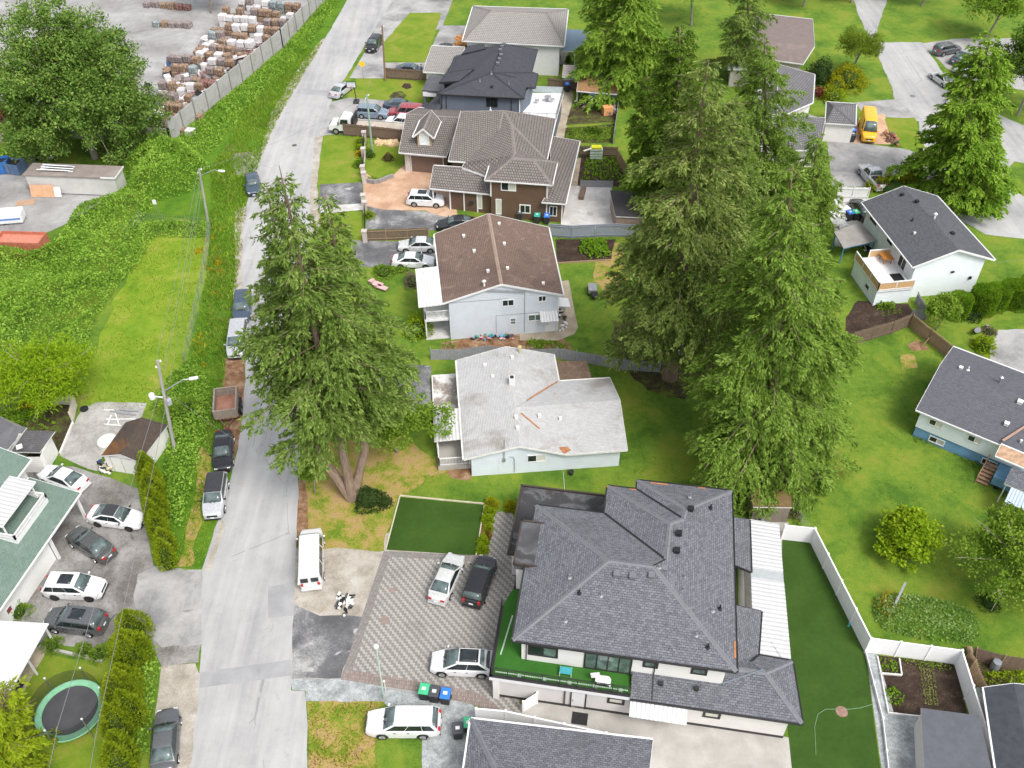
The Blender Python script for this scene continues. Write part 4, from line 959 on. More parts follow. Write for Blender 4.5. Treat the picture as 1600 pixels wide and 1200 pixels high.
opening(E_, FE, (.4, .4), (11.2, .4), 6.2, 7.75, 3.9, 5.3, m_darktrim, m_glass, 3, fw=.08)
downpipe(E_, FE, .6, .32, 2.8, 5.5, m_darktrim); downpipe(E_, FE, 1.2, .32, 2.8, 5.5, m_darktrim); downpipe(E_, FE, 10.0, .32, 2.8, 5.5, m_darktrim); downpipe(E_, FE, 11.1, .32, 1, 5.5, m_white, .14)
for u, v, z in ((7.5, 6.0, 7.4), (7.55, 7.4, 7.4), (7.6, 8.8, 7.4), (7.3, 10.4, 7.4), (7.4, 11.6, 7.4), (7.6, 12.5, 7.4)): vent(E_, FE, u, v, z, 'box', plain('grey vent', (.14, .145, .16)), .4)
vent(E_, FE, 7.0, 3.0, 7.35, 'pipe', m_steel); vent(E_, FE, 5.6, 1.9, 6.75, 'pipe', m_steel); vent(E_, FE, 9.4, 2.2, 6.4, 'pipe', m_steel); vent(E_, FE, 7.3, 1.2, 6.3, 'box', m_darktrim, .25)
bal = [(11.3, -1.0), (16.1, -.9), (16.5, 7.4), (11.5, 7.0)]
MB().prism([FE(*q)[:2] for q in bal], 2.7, 3.0).build('balcony_floor', m_wmetal_flat, E_)
walls(E_, FE, [(11.3, -.8), (16.0, -.7), (16.3, 7.2), (11.3, 7.0)], 0, 2.75, m_slate)
railing(E_, FE, [(11.3, -.95), (16.05, -.85), (16.45, 7.3)], 3.0, 1.0, m_darktrim, .6, .03, .05, .05, 1.3)
gl = MB().bar(FE(12.2, 7.25, 3.5), FE(16.4, 7.3, 3.5), .03, .9); gl.build('glass_screen', plain('frosted screen', (.36, .42, .42), .25), E_)
ct = thing('patio_set', 'small metal patio table and chairs on the white balcony of the dark slate house', 'patio set', FE(13.5, 4.4, 3.0))
mb = MB()
for (u, v) in ((13.1, 4.0), (14.6, 5.4), (15.2, 4.6)):
    c = FE(u, v, 3.0)
    for dx in (-.22, .22):
        for dy in (-.22, .22): mb.bar(c + Vector((dx, dy, 0)), c + Vector((dx, dy, .9 if dy > 0 else .45)), .04)
    mb.box((c.x, c.y, c.z + .45), (.5, .5, .04))
mb.build('chairs', m_steel, ct)
tb = MB().lathe(FE(14.5, 4.7, 3.0), [(.3, 0), (.04, .04), (.04, .7), (.5, .72), (.5, .75)], 14); tb.build('table', m_steel, ct)

m_tileF = shingle('light grey tiles', ((0.26, 0.245, 0.23), (0.31, 0.295, 0.275), (0.36, 0.34, 0.32)), .3, .36, (.10, .095, .09), .045, bump=.9)
FF = Frame(G(745, 84, 3), -5)
F_ = thing('house', 'house with pale grey tile roof at the top edge behind the slate blue one', 'house', FF(8, 6, 0))
walls(F_, FF, [(-1.5, .6), (12.3, 0), (12.3, 13), (-1.5, 13)], 0, 4.9, m_white)
roof(F_, FF, [[(-2.1, 0, 4.9), (13.0, -.6, 4.9), (10.0, 6.5, 7.0), (1.5, 6.5, 7.0)], [(13.0, -.6, 4.9), (13.0, 13.6, 4.9), (10.0, 6.5, 7.0)], [(13, 13.6, 4.9), (-2.1, 13.6, 4.9), (1.5, 6.5, 7.0), (10.0, 6.5, 7.0)], [(-2.1, 13.6, 4.9), (-2.1, 0, 4.9), (1.5, 6.5, 7.0)]], m_tileF, m_white, .2, **kw)
roof(F_, FF, [[(-7.2, -6.0, 2.6), (-2.3, -6.2, 2.6), (-1.8, .2, 3.9), (-6.8, .2, 3.9)]], m_tileF, m_white, .2, gutter=m_white, name='garage_roof')
walls(F_, FF, [(-6.8, -5.6), (-2.4, -5.6), (-2.4, 0), (-6.6, 0)], 0, 2.6, m_white)
roof(F_, FF, [[(12.5, 1.8, 3.2), (17.5, 1.8, 3.0), (17.5, 10, 3.0), (12.5, 10, 3.2)]], plain('blue grey patio roof', (.12, .18, .24), .5), m_offwhite, .15, name='patio_roof')
fascia_posts(F_, FF, [(17.3, 2.0), (17.3, 9.7), (14.6, 2.0)], 0, 3.0, .15, m_offwhite)
dn = thing('dining_set', 'dark outdoor dining table with chairs under the patio roof near the top edge', 'dining set', P(866, 92))
m_tan = plain('tan cushion', (.40, .33, .26))
MB().box(P(866, 91, .72), (1.6, .9, .06)).bar(P(862, 92, 0), P(862, 92, .7), .1).bar(P(870, 92, 0), P(870, 92, .7), .1).build('table', m_black, dn)
for px in (858, 866, 874):
    c = P(px, 96); MB().box((c.x, c.y, .45), (.45, .45, .1)).box((c.x, c.y - .22, .75), (.45, .06, .55)).bar((c.x - .18, c.y, 0), (c.x - .18, c.y, .45), .05).bar((c.x + .18, c.y, 0), (c.x + .18, c.y, .45), .05).build('chair', m_tan, dn)

m_green = shingle('green shingles', ((0.105, 0.155, 0.125), (0.14, 0.20, 0.165), (0.20, 0.27, 0.23)), .3, .16, (.06, .09, .075), .014, stain=[(.4, .55, .7, (.26, .31, .28), .4)])
m_wwall = siding('white siding', (.74, .74, .72), .2)
gA, gB = P(125, 770, 3.0), P(0, 951, 3.0)
gd = (gB - gA).normalized()
FG = Frame(gA[:2], math.degrees(math.atan2(gd.y, gd.x)))       # u runs down the eave towards the camera, v to the right (so the house lies at v < 0)
Gh = thing('house', 'white house with green shingle roofs and a small covered balcony at the left edge', 'house', FG(6, -6, 0))
up2 = P(57, 731, 5.4)
roof(Gh, FG, [[(0, 0, 3.0), (17, 0, 3.0), (17, -4.2, 4.0), (0, -4.2, 4.0)]], m_green, m_white, .18, gutter=m_white, name='lower_roof')
roof(Gh, FG, [[(-.8, -4.0, 5.4), (17, -4.0, 5.4), (17, -9.5, 7.4), (-.8, -9.5, 7.4)], [(-.8, -9.5, 7.4), (17, -9.5, 7.4), (17, -15, 5.4), (-.8, -15, 5.4)]], m_green, m_white, .2, gutter=m_white)
walls(Gh, FG, [(-.2, -4.5), (17, -4.5), (17, -14.5), (-.2, -14.5)], 0, 5.5, m_wwall)
walls(Gh, FG, [(4.6, -.5), (17, -.5), (17, -4.5), (4.6, -4.5)], 0, 3.0, m_wwall)
fascia_posts(Gh, FG, [(.3, -.3), (4.5, -.3)], 0, 2.9, .2, m_white)
opening(Gh, FG, (17, -.5), (4.6, -.5), 4.0, 4.7, .9, 2.2, m_white, m_glass, 1)
opening(Gh, FG, (17, -.5), (4.6, -.5), 6.2, 6.9, 1.0, 1.7, m_white, plain('red curtain', (.2, .05, .05)), 1)
walls(Gh, FG, [(1.6, -1.7), (6.0, -1.7), (6.0, -4.4), (1.6, -4.4)], 3.3, 3.95, m_white, 'balcony_parapet')
bfl = MB().prism([FG(*q)[:2] for q in [(1.7, -1.8), (5.9, -1.8), (5.9, -4.4), (1.7, -4.4)]], 3.45, 3.56); bfl.build('balcony_floor', m_slab, Gh)
railing(Gh, FG, [(1.65, -4.2), (1.65, -1.75), (5.95, -1.75), (5.95, -4.2)], 3.9, .5, m_white, .1, .05, .12, .1, 2.0)
roof(Gh, FG, [[(1.3, -2.3, 5.35), (6.0, -2.3, 5.35), (6.0, -4.6, 5.6), (1.3, -4.6, 5.6)]], ribbed('white balcony cover', (.54, .54, .54), .36), m_white, .1, name='balcony_roof')
fascia_posts(Gh, FG, [(1.75, -2.45), (5.8, -2.45)], 3.9, 5.35, .1, m_white)
# white slatted patio roof further down
pg = thing('pergola', 'white ribbed patio roof on posts at the lower left edge beside the trampoline', 'pergola', P(20, 1030))
ca = [P(76, 974, 2.6), P(10, 1092, 2.6), P(-80, 1092, 2.9), P(-30, 968, 2.9)]
roof(pg, None, [ca], ribbed('white weathered patio sheet', (.74, .74, .73), .30, .5, (1.2, .62, (.52, .52, .53), .5)), m_white, .1, name='patio_roof')
for px in ((73, 976), (45, 1025), (14, 1083)):
    p = P(*px, 2.5); MB().box((p.x - .25, p.y, 1.25), (.12, .12, 2.5)).build('post', m_white, pg)

m_roofJ = shingle('grey shingles', GREYSH, .3, .16, (.04, .04, .045), .012, mixn=.5)
m_wallJ = siding('white lap siding', (.70, .75, .77), .2)
FJ = Frame(G(1428, 452), 9.0)
FJ = Frame(P(1432, 415, 4.4)[:2], 8.5)
J = thing('house', 'white sided house with grey gable roof and a fenced white deck, upper right', 'house', FJ(4, 6, 0))
walls(J, FJ, [(.1, .2), (7.9, .2), (7.9, 12.0), (.1, 12.0)], 0, 4.4, m_wallJ)
gable_end(J, FJ, [(.1, .195, 4.38), (7.9, .195, 4.38), (4.1, .195, 5.95)], m_wallJ)
roof(J, FJ, [[(-.5, -.2, 4.4), (4.1, -.2, 6.1), (4.1, 12.6, 6.1), (-.5, 12.6, 4.4)], [(4.1, -.2, 6.1), (8.7, -.2, 4.4), (8.7, 12.6, 4.4), (4.1, 12.6, 6.1)]], m_roofJ, m_white, .16, gutter=m_white)
MB().prism([FJ(*q)[:2] for q in [(-4.0, -.7), (.05, -.7), (.05, 5.2), (-4.0, 5.2)]], 1.85, 2.1).build('deck_floor', m_wmetal_flat, J)
walls(J, FJ, [(-3.9, -.55), (.1, -.55), (.1, 5.1), (-3.9, 5.1)], 0, 1.9, m_wallJ, 'lower_wall')
m_latt = plain('tan lattice', (.50, .32, .16), .7, .15, 8)
lt = MB(); wp = MB()
for p_, q_ in (((-3.95, -.65), (.0, -.65)), ((-3.95, -.65), (-3.95, 5.15)), ((-2.4, 5.15), (.0, 5.15))):
    a, b = FJ(*p_, 2.1), FJ(*q_, 2.1)
    lt.bar(a + Vector((0, 0, .45)), b + Vector((0, 0, .45)), .03, .8)
    n = max(1, round((b - a).length / 1.9))
    for k in range(n + 1):
        p = a.lerp(b, k / n); wp.bar(p - Vector((0, 0, .1)), p + Vector((0, 0, 1.0)), .1)
    wp.bar(a + Vector((0, 0, .93)), b + Vector((0, 0, .93)), .12, .1); wp.bar(a + Vector((0, 0, -.02)), b + Vector((0, 0, -.02)), .1, .16)
lt.build('deck_screen', m_latt, J); wp.build('railing', m_white, J)
opening(J, FJ, (.1, 12), (.1, .2), 8.6, 10.2, 2.2, 4.0, m_white, m_glass, 2, name='patio_door')
opening(J, FJ, (.1, 12), (.1, .2), 1.0, 2.6, 3.2, 4.1, m_darktrim, m_glass, 2); opening(J, FJ, (.1, 12), (.1, .2), 5.5, 6.6, 3.2, 4.1, m_darktrim, m_glass, 1)
opening(J, FJ, (-3.9, 5.1), (-3.9, -.55), 3.2, 4.2, .7, 1.4, m_white, m_glass, 1)
MB().box(FJ(4.6, .15, 3.0), (.35, .14, .18), R(8)).build('wall_vent', m_black, J); MB().box(FJ(6.9, .12, 2.0), (.25, .2, .3), R(8)).build('meter', m_black, J)
vent(J, FJ, 2.4, 6.6, 5.5, 'pipe', m_black); vent(J, FJ, 1.7, 4.5, 5.2, 'box', m_offwhite, .2); vent(J, FJ, 4.5, 6.0, 5.95, 'cap', m_white); vent(J, FJ, 5.2, 3.2, 5.7, 'box', m_black, .35); vent(J, FJ, 4.0, 9.2, 6.08, 'box', m_black, .35); vent(J, FJ, 3.3, 11.2, 5.8, 'box', m_black, .3)
tag(MB().box(FJ(-.9, 1.1, 2.13), (1.2, 1.5, .03), R(8)).build('door_mat', m_black), 'dark mat on the white deck by the patio doors', 'mat')
wt_ = thing('patio_table', 'orange wooden slatted table on the white deck by the siding', 'table', FJ(-.9, 4.2, 2.1))
MB().box(FJ(-.9, 4.2, 2.8), (1.1, 1.3, .06), R(8)).build('tabletop', plain('orange wood', (.42, .17, .03)), wt_)
for du in (-.4, .4):
    for dv in (-.5, .5): MB().bar(FJ(-.9 + du, 4.2 + dv, 2.1), FJ(-.9 + du, 4.2 + dv, 2.78), .08).build('leg', plain('orange wood leg', (.36, .14, .03)), wt_)
# flat grey roofed lean-to left of it
ln = thing('carport', 'low shelter with grey weathered flat roof and blue posts beside the white deck house', 'carport', FJ(-3, 8, 0))
roof(ln, None, [[P(1303, 362, 2.4), P(1318, 388, 2.2), P(1370, 376, 2.2), P(1344, 346, 2.4)]], plain('weathered grey roof sheet', (.24, .225, .21), .8, .2, .8), plain('blue fascia', (.10, .22, .33)), .12, name='carport_roof')
for px in ((1306, 365), (1319, 386), (1367, 375), (1343, 349)):
    p = P(*px, 2.2); MB().bar((p.x, p.y, 0), (p.x, p.y, 2.15), .12).build('post', plain('blue post', (.08, .2, .32)), ln)

m_roofK = shingle('purple grey shingles', ((0.075, 0.076, 0.090), (0.105, 0.106, 0.122), (0.15, 0.152, 0.17)), .26, .17, (.05, .05, .058), .014, mixn=.55)
m_wallK = siding('white upper siding', (.66, .71, .75), .2); m_blueK = siding('faded blue siding', (.13, .27, .45), .22, var=.18, dirt=(.5, (.25, .36, .5)))
FK = Frame((36.61, 60.38), -36.1)
K = thing('house', 'house with purple grey gable roof and faded blue lower wall at the right edge', 'house', FK(8, 5, 0))
walls(K, FK, [(0, 0), (16, 0), (16, 10), (0, 10)], 1.25, 3.1, m_wallK); walls(K, FK, [(.08, .08), (16, .08), (16, 9.9), (.08, 9.9)], 0, 1.3, m_blueK, 'lower_wall')
roof(K, FK, [[(-.45, -.12, 3.2), (17, -.12, 3.2), (17, 5.3, 4.7), (-.45, 5.3, 4.7)], [(-.45, 5.3, 4.7), (17, 5.3, 4.7), (17, 10.6, 3.25), (-.45, 10.6, 3.25)]], m_roofK, m_white, .16, gutter=m_white)
gable_end(K, FK, [(-.004, 10, 3.2), (-.004, 0, 3.2), (-.004, 5.1, 4.6)], m_wallK)
w_ = ((0, 0), (16, 0))
opening(K, FK, *w_, .9, 2.1, 2.15, 2.85, m_white, m_glass, 2, glass2=m_blind, fw=.07); opening(K, FK, *w_, 4.3, 5.5, 2.15, 2.85, m_white, m_glass, 2, glass2=m_blind, fw=.07)
l_ = ((0.08, .08), (16, .08))
opening(K, FK, *l_, 1.35, 2.75, .25, .95, m_white, m_glass, 2, glass2=plain('pale blind', (.45, .44, .44)), fw=.09); opening(K, FK, *l_, 6.0, 7.3, .25, .95, m_white, m_glass, 2, fw=.09)
roof(K, FK, [[(6.9, -1.6, 3.1), (10.5, -1.6, 3.1), (10.5, -.3, 3.4), (6.9, -.3, 3.4)]], plain('wood planks with moss', (.38, .25, .16), .85, .35, 2.5), m_white, .12, name='porch_roof', gutter=m_white)
MB().prism([FK(*q)[:2] for q in [(7.5, -2.0), (12, -2.0), (12, -.02), (7.5, -.02)]], .3, 1.2).build('porch_floor', m_blueK, K)
roof(K, FK, [[(8.4, -3.6, 2.4), (12.5, -3.6, 2.4), (12.5, -1.7, 2.75), (8.4, -1.7, 2.75)]], m_shA, m_offwhite, .16, name='porch_roof')
roof(K, FK, [[(9.0, -5.4, 2.2), (13.5, -5.4, 2.2), (13.5, -3.7, 2.4), (9.0, -3.7, 2.4)]], ribbed('blue grey corrugated', (.45, .55, .66), .25), m_offwhite, .08, name='awning')
fascia_posts(K, FK, [(9.2, -5.2), (12.6, -5.2), (8.6, -3.4)], 0, 2.3, .1, m_offwhite)
st = MB()
for k in range(6): st.box(FK(7.0 - k * .02, -.6 - k * .3, 1.1 - k * .19), (1.0, .3, .08), R(-36))
st.bar(FK(6.5, -.4, 1.9), FK(6.4, -2.4, .9), .07, .12).bar(FK(6.5, -.4, .3), FK(6.5, -.4, 1.95), .08).bar(FK(6.4, -2.4, 0), FK(6.4, -2.4, 1.0), .08); st.build('stairs', plain('red brown stair wood', (.28, .17, .11)), K)
MB().bar(FK(6.9, 0, 3.6), FK(9.0, 4.5, 4.56), .2, .06).build('ridge_strip', plain('rusty flashing', (.35, .22, .17)), K)
vent(K, FK, 1.8, 6.4, 4.45, 'pipe', m_white, ); vent(K, FK, 4.6, 6.4, 4.45, 'cap', m_steel); vent(K, FK, 1.2, 6.1, 4.5, 'box', m_offwhite, .3); vent(K, FK, 6.6, 1.9, 3.85, 'box', m_white, .35); vent(K, FK, 8.2, .8, 3.55, 'box', m_white, .16); vent(K, FK, 6.8, 4.6, 4.5, 'box', m_white, .4)

m_shedw = siding('white shed boards', (.72, .71, .68), .25)
# mossy shed by the street light
FH = Frame(G(182, 737), -0)
ha, hb = P(177, 741, 0), P(214, 746, 0)
hd = (hb - ha); FH = Frame(ha[:2], math.degrees(math.atan2(hd.y, hd.x)))
m_mossH = shingle('mossy dark brown shingles', ((.055, .042, .036), (.075, .056, .047), (.10, .075, .06)), .3, .2, (.03, .025, .022), .014, stain=[(.35, .52, .66, (.20, .085, .02), .85), (.6, .62, .7, (.16, .17, .16), .5)])
H_ = thing('shed', 'white garden shed with mossy dark brown gable roof beside the leaning utility pole', 'shed', FH(1.8, 4, 0))
wid = 3.4
fh = [G(155, 717, 2.2), G(216, 727, 2.2), G(214, 655, 2.2)]
roofpts = dict(nl=P(158, 712, 2.0), nm=P(188, 710, 2.75), nr=P(218, 722, 2.0), fl_=P(196, 660, 2.0), fm=P(222, 652, 2.75), fr=P(262, 664, 2.0))
q = roofpts
roof(H_, None, [[q['nl'], q['nm'], q['fm'], q['fl_']], [q['nm'], q['nr'], q['fr'], q['fm']]], m_mossH, m_white, .12)
def inset(pts, k=.93):
    c = sum(pts, Vector()) / len(pts)
    return [(c + (p - c) * k)[:2] for p in pts]
MB().prism(inset([q['nl'], q['nr'], q['fr'], q['fl_']], .94), 0, 2.05, top=False).build('wall', m_shedw, H_)
gp = inset([q['nl'], q['nr'], q['fr'], q['fl_']], .945)
n0, n1 = Vector((*gp[0], 2.0)), Vector((*gp[1], 2.0))
MB().face([n0, n1, n0.lerp(n1, .5) + Vector((0, 0, .62))]).face([n1 + Vector((0, .05, 0)), n0 + Vector((0, .05, 0)), n0.lerp(n1, .5) + Vector((0, .05, .62))]).build('gable', m_shedw, H_)
dmb = MB(); dd = (n1 - n0).normalized(); nn = Vector((dd.y, -dd.x, 0))
for t in (.18, .48): dmb.bar(n0.lerp(n1, t) + nn * .03 + Vector((0, 0, -2.0)), n0.lerp(n1, t) + nn * .03, .04)
dmb.bar(n0.lerp(n1, .18) + nn * .03, n0.lerp(n1, .8) + nn * .03, .04); dmb.build('door_trim', plain('grey door trim', (.45, .44, .42)), H_)
# two white sheds left
m_grey2 = shingle('flat grey shingles', ((.11, .11, .12), (.14, .14, .15), (.17, .17, .18)), .3, .16, (.07, .07, .08), .012)
S1 = thing('shed', 'white shed with worn dark grey roof and plank door next to the vegetable plot', 'shed', P(60, 735))
s = dict(nl=P(17, 706, 2.1), nr=P(62, 707, 2.1), tl=P(40, 672, 2.75), tr=P(86, 674, 2.75), rb=P(90, 690, 2.2))
roof(S1, None, [[s['nl'], s['nr'], s['tr'], s['tl']]], shingle('worn shed shingles', ((.075, .07, .075), (.10, .095, .10), (.13, .125, .13)), .3, .18, (.04, .04, .04), .015, stain=[(.6, .55, .68, (.2, .2, .2), .5)]), m_white, .1)
sa, sb, sc_ = P(26, 738, 0), P(74, 738, 0), P(92, 708, 0)
sd_ = sa + (sc_ - sb)
MB().add([sa, sb, sc_, sd_, sa + Vector((0, 0, 2.0)), sb + Vector((0, 0, 2.0)), sc_ + Vector((0, 0, 2.55)), sd_ + Vector((0, 0, 2.55))], [(0, 1, 5, 4), (1, 2, 6, 5), (2, 3, 7, 6), (3, 0, 4, 7)]).build('wall', m_shedw, S1)
k1, k2 = sb.lerp(sc_, .2), sb.lerp(sc_, .75)
mb = MB(); off = Vector(((sc_ - sb).y, -(sc_ - sb).x, 0)).normalized() * .03
for p in (k1, k2): mb.bar(p + off, p + off + Vector((0, 0, 2.0)), .05)
mb.bar(k1 + off + Vector((0, 0, 2.0)), k2 + off + Vector((0, 0, 2.0)), .05); mb.build('door', m_offwhite, S1)
tag(MB().box(P(30, 698, 2.42), (.5, .6, .03), .5).build('roof_scrap', m_white), 'white scrap of sheeting lying on the dark grey shed roof', 'scrap')
S2 = thing('shed', 'white shed with smooth grey gable roof partly out of frame at the left edge', 'shed', P(0, 720))
s2 = [P(-45, 690, 2.4), P(8, 705, 2.4), P(41, 664, 2.4), P(-10, 650, 2.4)]
md = (P(-20, 690, 3.1), P(18, 660, 3.1))
roof(S2, None, [[P(-60, 668, 2.3), P(-20, 694, 3.0), P(22, 664, 3.0), P(-20, 640, 2.3)], [P(-20, 694, 3.0), P(7, 708, 2.3), P(42, 668, 2.3), P(22, 664, 3.0)]], m_grey2, m_white, .12)
MB().prism(inset([P(-60, 668, 2.3), P(7, 708, 2.3), P(42, 668, 2.3), P(-20, 640, 2.3)], .93), 0, 2.35, top=False).build('wall', m_shedw, S2)
# blue shed with brown roof, top
S3 = thing('shed', 'dark blue garden shed with brown shingle roof and an open porch on white posts', 'shed', P(940, 160))
m_brownS = shingle('light brown shingles', ((.27, .15, .07), (.33, .19, .09), (.23, .13, .065)), .3, .2, (.14, .08, .045), .014)
sh = [P(901, 142, 2.4), P(964, 147, 2.4), P(966, 122, 3.1), P(905, 117, 3.1)]
roof(S3, None, [sh], m_brownS, m_white, .14, gutter=m_white)
bx = [P(921, 169, 0), P(959, 171, 0)]
dv = (P(959, 150, 0) - P(959, 171, 0))
MB().prism([bx[0][:2], bx[1][:2], (bx[1] + dv)[:2], (bx[0] + dv)[:2]], 0, 2.5, top=False).build('wall', siding('dark blue siding', (.06, .085, .13), .2), S3)
FS = Frame(bx[0][:2], math.degrees(math.atan2((bx[1] - bx[0]).y, (bx[1] - bx[0]).x)))
opening(S3, FS, (0, 0), (4, 0), 1.4, 2.3, 1.2, 2.0, m_white, m_glass, 2, fw=.08)
for px in ((901, 163), (921, 168), (908, 150)): p = P(*px); MB().bar(p, p + Vector((0, 0, 2.4)), .13).build('post', m_white, S3)
# striped little roof
S4 = thing('shed', 'small grey shed with pale striped metal roof behind the brown roofed one', 'shed', P(898, 125))
c4 = [P(878, 120, 2.0), P(905, 122, 2.0), P(917, 103, 2.6), P(880, 101, 2.6)]
c4[1] = P(916, 122, 2.0)
roof(S4, None, [c4], ribbed('striped metal roof', (.44, .38, .36), .55, .6, axis=1), m_white, .1)
MB().prism(inset(c4, .9), 0, 2.1, top=False).build('wall', plain('grey shed wall', (.40, .43, .45)), S4)
# dark roofed garden store beside the concrete pad
S5 = thing('shed', 'low garden store with dark grey flat roof beside the bright concrete patio', 'shed', P(985, 330))
c5 = [P(962, 338, 2.2), P(1010, 340, 2.2), P(1010, 300, 2.4), P(953, 297, 2.4)]
roof(S5, None, [c5], plain('charcoal roll roofing', (.045, .042, .042), .85, .2), m_offwhite, .12)
MB().prism(inset(c5, .93), 0, 2.2, top=False).build('wall', plain('tan board wall', (.32, .24, .19)), S5)
# tiny shed under the firs, right of the big house
S6 = thing('shed', 'little timber shed with mossy brown roof behind the white patio cover', 'shed', P(1205, 800))
c6 = [P(1177, 792, 2.0), P(1238, 793, 2.0), P(1236, 768, 2.35), P(1172, 765, 2.35)]
roof(S6, None, [c6], shingle('needle covered shingles', ((.13, .09, .045), (.18, .13, .05), (.20, .10, .05)), .3, .16, (.07, .05, .03), .014, stain=[(.8, .5, .65, (.17, .16, .03), .7)]), m_offwhite, .1)
MB().prism(inset(c6, .93), 0, 2.05, top=False).build('wall', plain('weathered boards', (.20, .17, .14)), S6)
# garden sheds in the lower right corner
S7 = thing('shed', 'shed with slate grey flat roof standing on the soil of the lower right vegetable plot', 'shed', P(1500, 1140))
c7 = [P(1439, 1106, 2.2), P(1446, 1230, 2.2), P(1556, 1230, 2.2), P(1530, 1118, 2.2)]
roof(S7, None, [c7], plain('slate grey roll roofing', (.085, .09, .105), .75, .12, 2), m_offwhite, .1)
MB().prism(inset(c7, .94), 0, 2.12, top=False).build('wall', m_stucco2, S7)
S8 = thing('shed', 'shed with black grey ridge roof against the brown fence in the lower right corner', 'shed', P(1590, 1110))
ra, rb_ = P(1584, 1068, 2.9), P(1640, 1230, 2.9)
roof(S8, None, [[P(1537, 1074, 2.3), P(1584, 1068, 2.9), P(1622, 1240, 2.9), P(1562, 1240, 2.3)], [P(1584, 1068, 2.9), P(1660, 1076, 2.3), P(1700, 1240, 2.3), P(1622, 1240, 2.9)]], plain('black grey roll roofing', (.045, .05, .06), .75, .2, 2), m_white, .1, gutter=m_white)
MB().prism(inset([P(1537, 1074, 2.3), P(1660, 1076, 2.3), P(1700, 1240, 2.3), P(1562, 1240, 2.3)], .95), 0, 2.3, top=False).build('wall', m_stucco2, S8)
# neighbour's roof at the bottom edge
N_ = thing('house', 'low house with dark shingle hip roof at the bottom edge below the white fence', 'house', P(830, 1180))
r1, r2 = P(736, 1123, 2.9), P(1010, 1152, 2.9)
roof(N_, None, [[P(736, 1123, 2.9), P(1020, 1156, 2.9), P(1000, 1330, 5.0), P(820, 1300, 5.0)], [P(736, 1123, 2.9), P(820, 1300, 5.0), P(770, 1480, 2.9), P(690, 1450, 2.9)]], m_shA, m_white, .2, caps=True, capmat=m_capA, gutter=m_white)
MB().prism(inset([P(736, 1123, 2.9), P(1020, 1156, 2.9), P(1010, 1330, 2.9), P(690, 1450, 2.9)], .94), 0, 2.8, top=False).build('wall', m_stucco2, N_)
# tile roofed house with garage, upper right
m_tileL = shingle('blue grey tiles', ((.13, .125, .13), (.18, .175, .18), (.24, .235, .24)), .3, .36, (.04, .04, .045), .045, bump=1.0)
L_ = thing('house', 'house with blue grey tile roofs and a white garage door beside the yellow van', 'house', P(1290, 210))
ga = [P(1290, 192, 2.8), P(1337, 195, 2.8), P(1338, 162, 2.8), P(1292, 159, 2.8)]
pk = P(1303, 166, 4.0)
roof(L_, None, [[ga[0], ga[1], pk], [ga[1], ga[2], pk], [ga[2], ga[3], pk], [ga[3], ga[0], pk]], m_tileL, m_white, .2, caps=True, capmat=plain('tile caps', (.09, .09, .095)), gutter=m_white)
MB().prism(inset(ga, .92), 0, 2.75, top=False).build('wall', m_stucco, L_)
FL = Frame(P(1291, 221)[:2], 2)
door(L_, FL, (0, 0), (4, 0), .15, 2.4, .05, 2.2, m_white, plain('white garage panels', (.76, .76, .74)), 'garage_door', False)
roof(L_, None, [[P(1215, 235, 3.0), P(1279, 234, 3.0), P(1290, 184, 4.0), P(1225, 180, 4.6)]], m_tileL, m_white, .2, gutter=m_white, name='lower_roof')
roof(L_, None, [[P(1215, 184, 5.0), P(1270, 160, 5.0), P(1273, 116, 5.0), P(1215, 100, 5.8)]], m_tileL, m_white, .2, gutter=m_white)
MB().prism(inset([P(1180, 230, 2.9), P(1278, 232, 2.9), P(1288, 184, 2.9), P(1190, 150, 2.9)], .92), 0, 2.9, top=False).build('wall', m_stucco, L_)
MB().prism(inset([P(1180, 190, 4.9), P(1270, 162, 4.9), P(1272, 120, 4.9), P(1180, 120, 4.9)], .92), 0, 4.9, top=False).build('wall', m_stucco, L_)
# roofs at the top edge
Q_ = thing('house', 'beige house with plain brown roof behind the round shrubs at the top right', 'house', P(1240, 100))
roof(Q_, None, [[P(1168, 88, 3.5), P(1255, 100, 3.5), P(1273, 72, 4.6), P(1175, 62, 5.0)], [P(1175, 62, 5.0), P(1273, 72, 4.6), P(1270, 30, 3.5), P(1180, 20, 3.5)]], plain('brown grey roof', (.17, .135, .125), .85, .15, 1.5), m_offwhite, .2, gutter=m_white)
MB().prism(inset([P(1168, 88, 3.5), P(1255, 100, 3.5), P(1270, 30, 3.5), P(1180, 20, 3.5)], .93), 0, 3.5, top=False).build('wall', plain('beige wall', (.42, .37, .32)), Q_)
Q2 = thing('shed', 'stone clad shed with white flat roof edge seen between the cedars at the top', 'shed', P(1152, 120))
MB().prism([P(1138, 135)[:2], P(1166, 135)[:2], P(1166, 100)[:2], P(1138, 100)[:2]], 0, 2.6, top=False).build('wall', m_stone, Q2)
MB().prism([P(1137, 110, 2.6)[:2], P(1167, 110, 2.6)[:2], P(1167, 93, 2.6)[:2], P(1137, 93, 2.6)[:2]], 2.6, 2.8).build('roof', m_white, Q2)
m_carglass = glass_mat('car glass', (0.010, 0.014, 0.016), 0.05); m_screen = glass_mat('sky-lightened windscreen', (0.055, 0.075, 0.075), 0.05)  # windscreen base colour lightened to stand in for reflected sky
m_tyre = plain('tyre', (.016, .016, .017), .85, .15)
m_rim = plain('alloy rim', (.45, .46, .47), .35, .1, metal=.8)
m_rimd = plain('dark rim', (.06, .06, .065), .4, .1, metal=.6)
m_lens = plain('headlight lens', (.62, .65, .68), .12, .1)
m_tail = plain('tail light lens', (.42, .015, .02), .2, .15)
m_plate = plain('licence plate', (.70, .72, .75), .5, .05)
m_cladding = plain('black cladding', (.022, .022, .024), .6, .15)

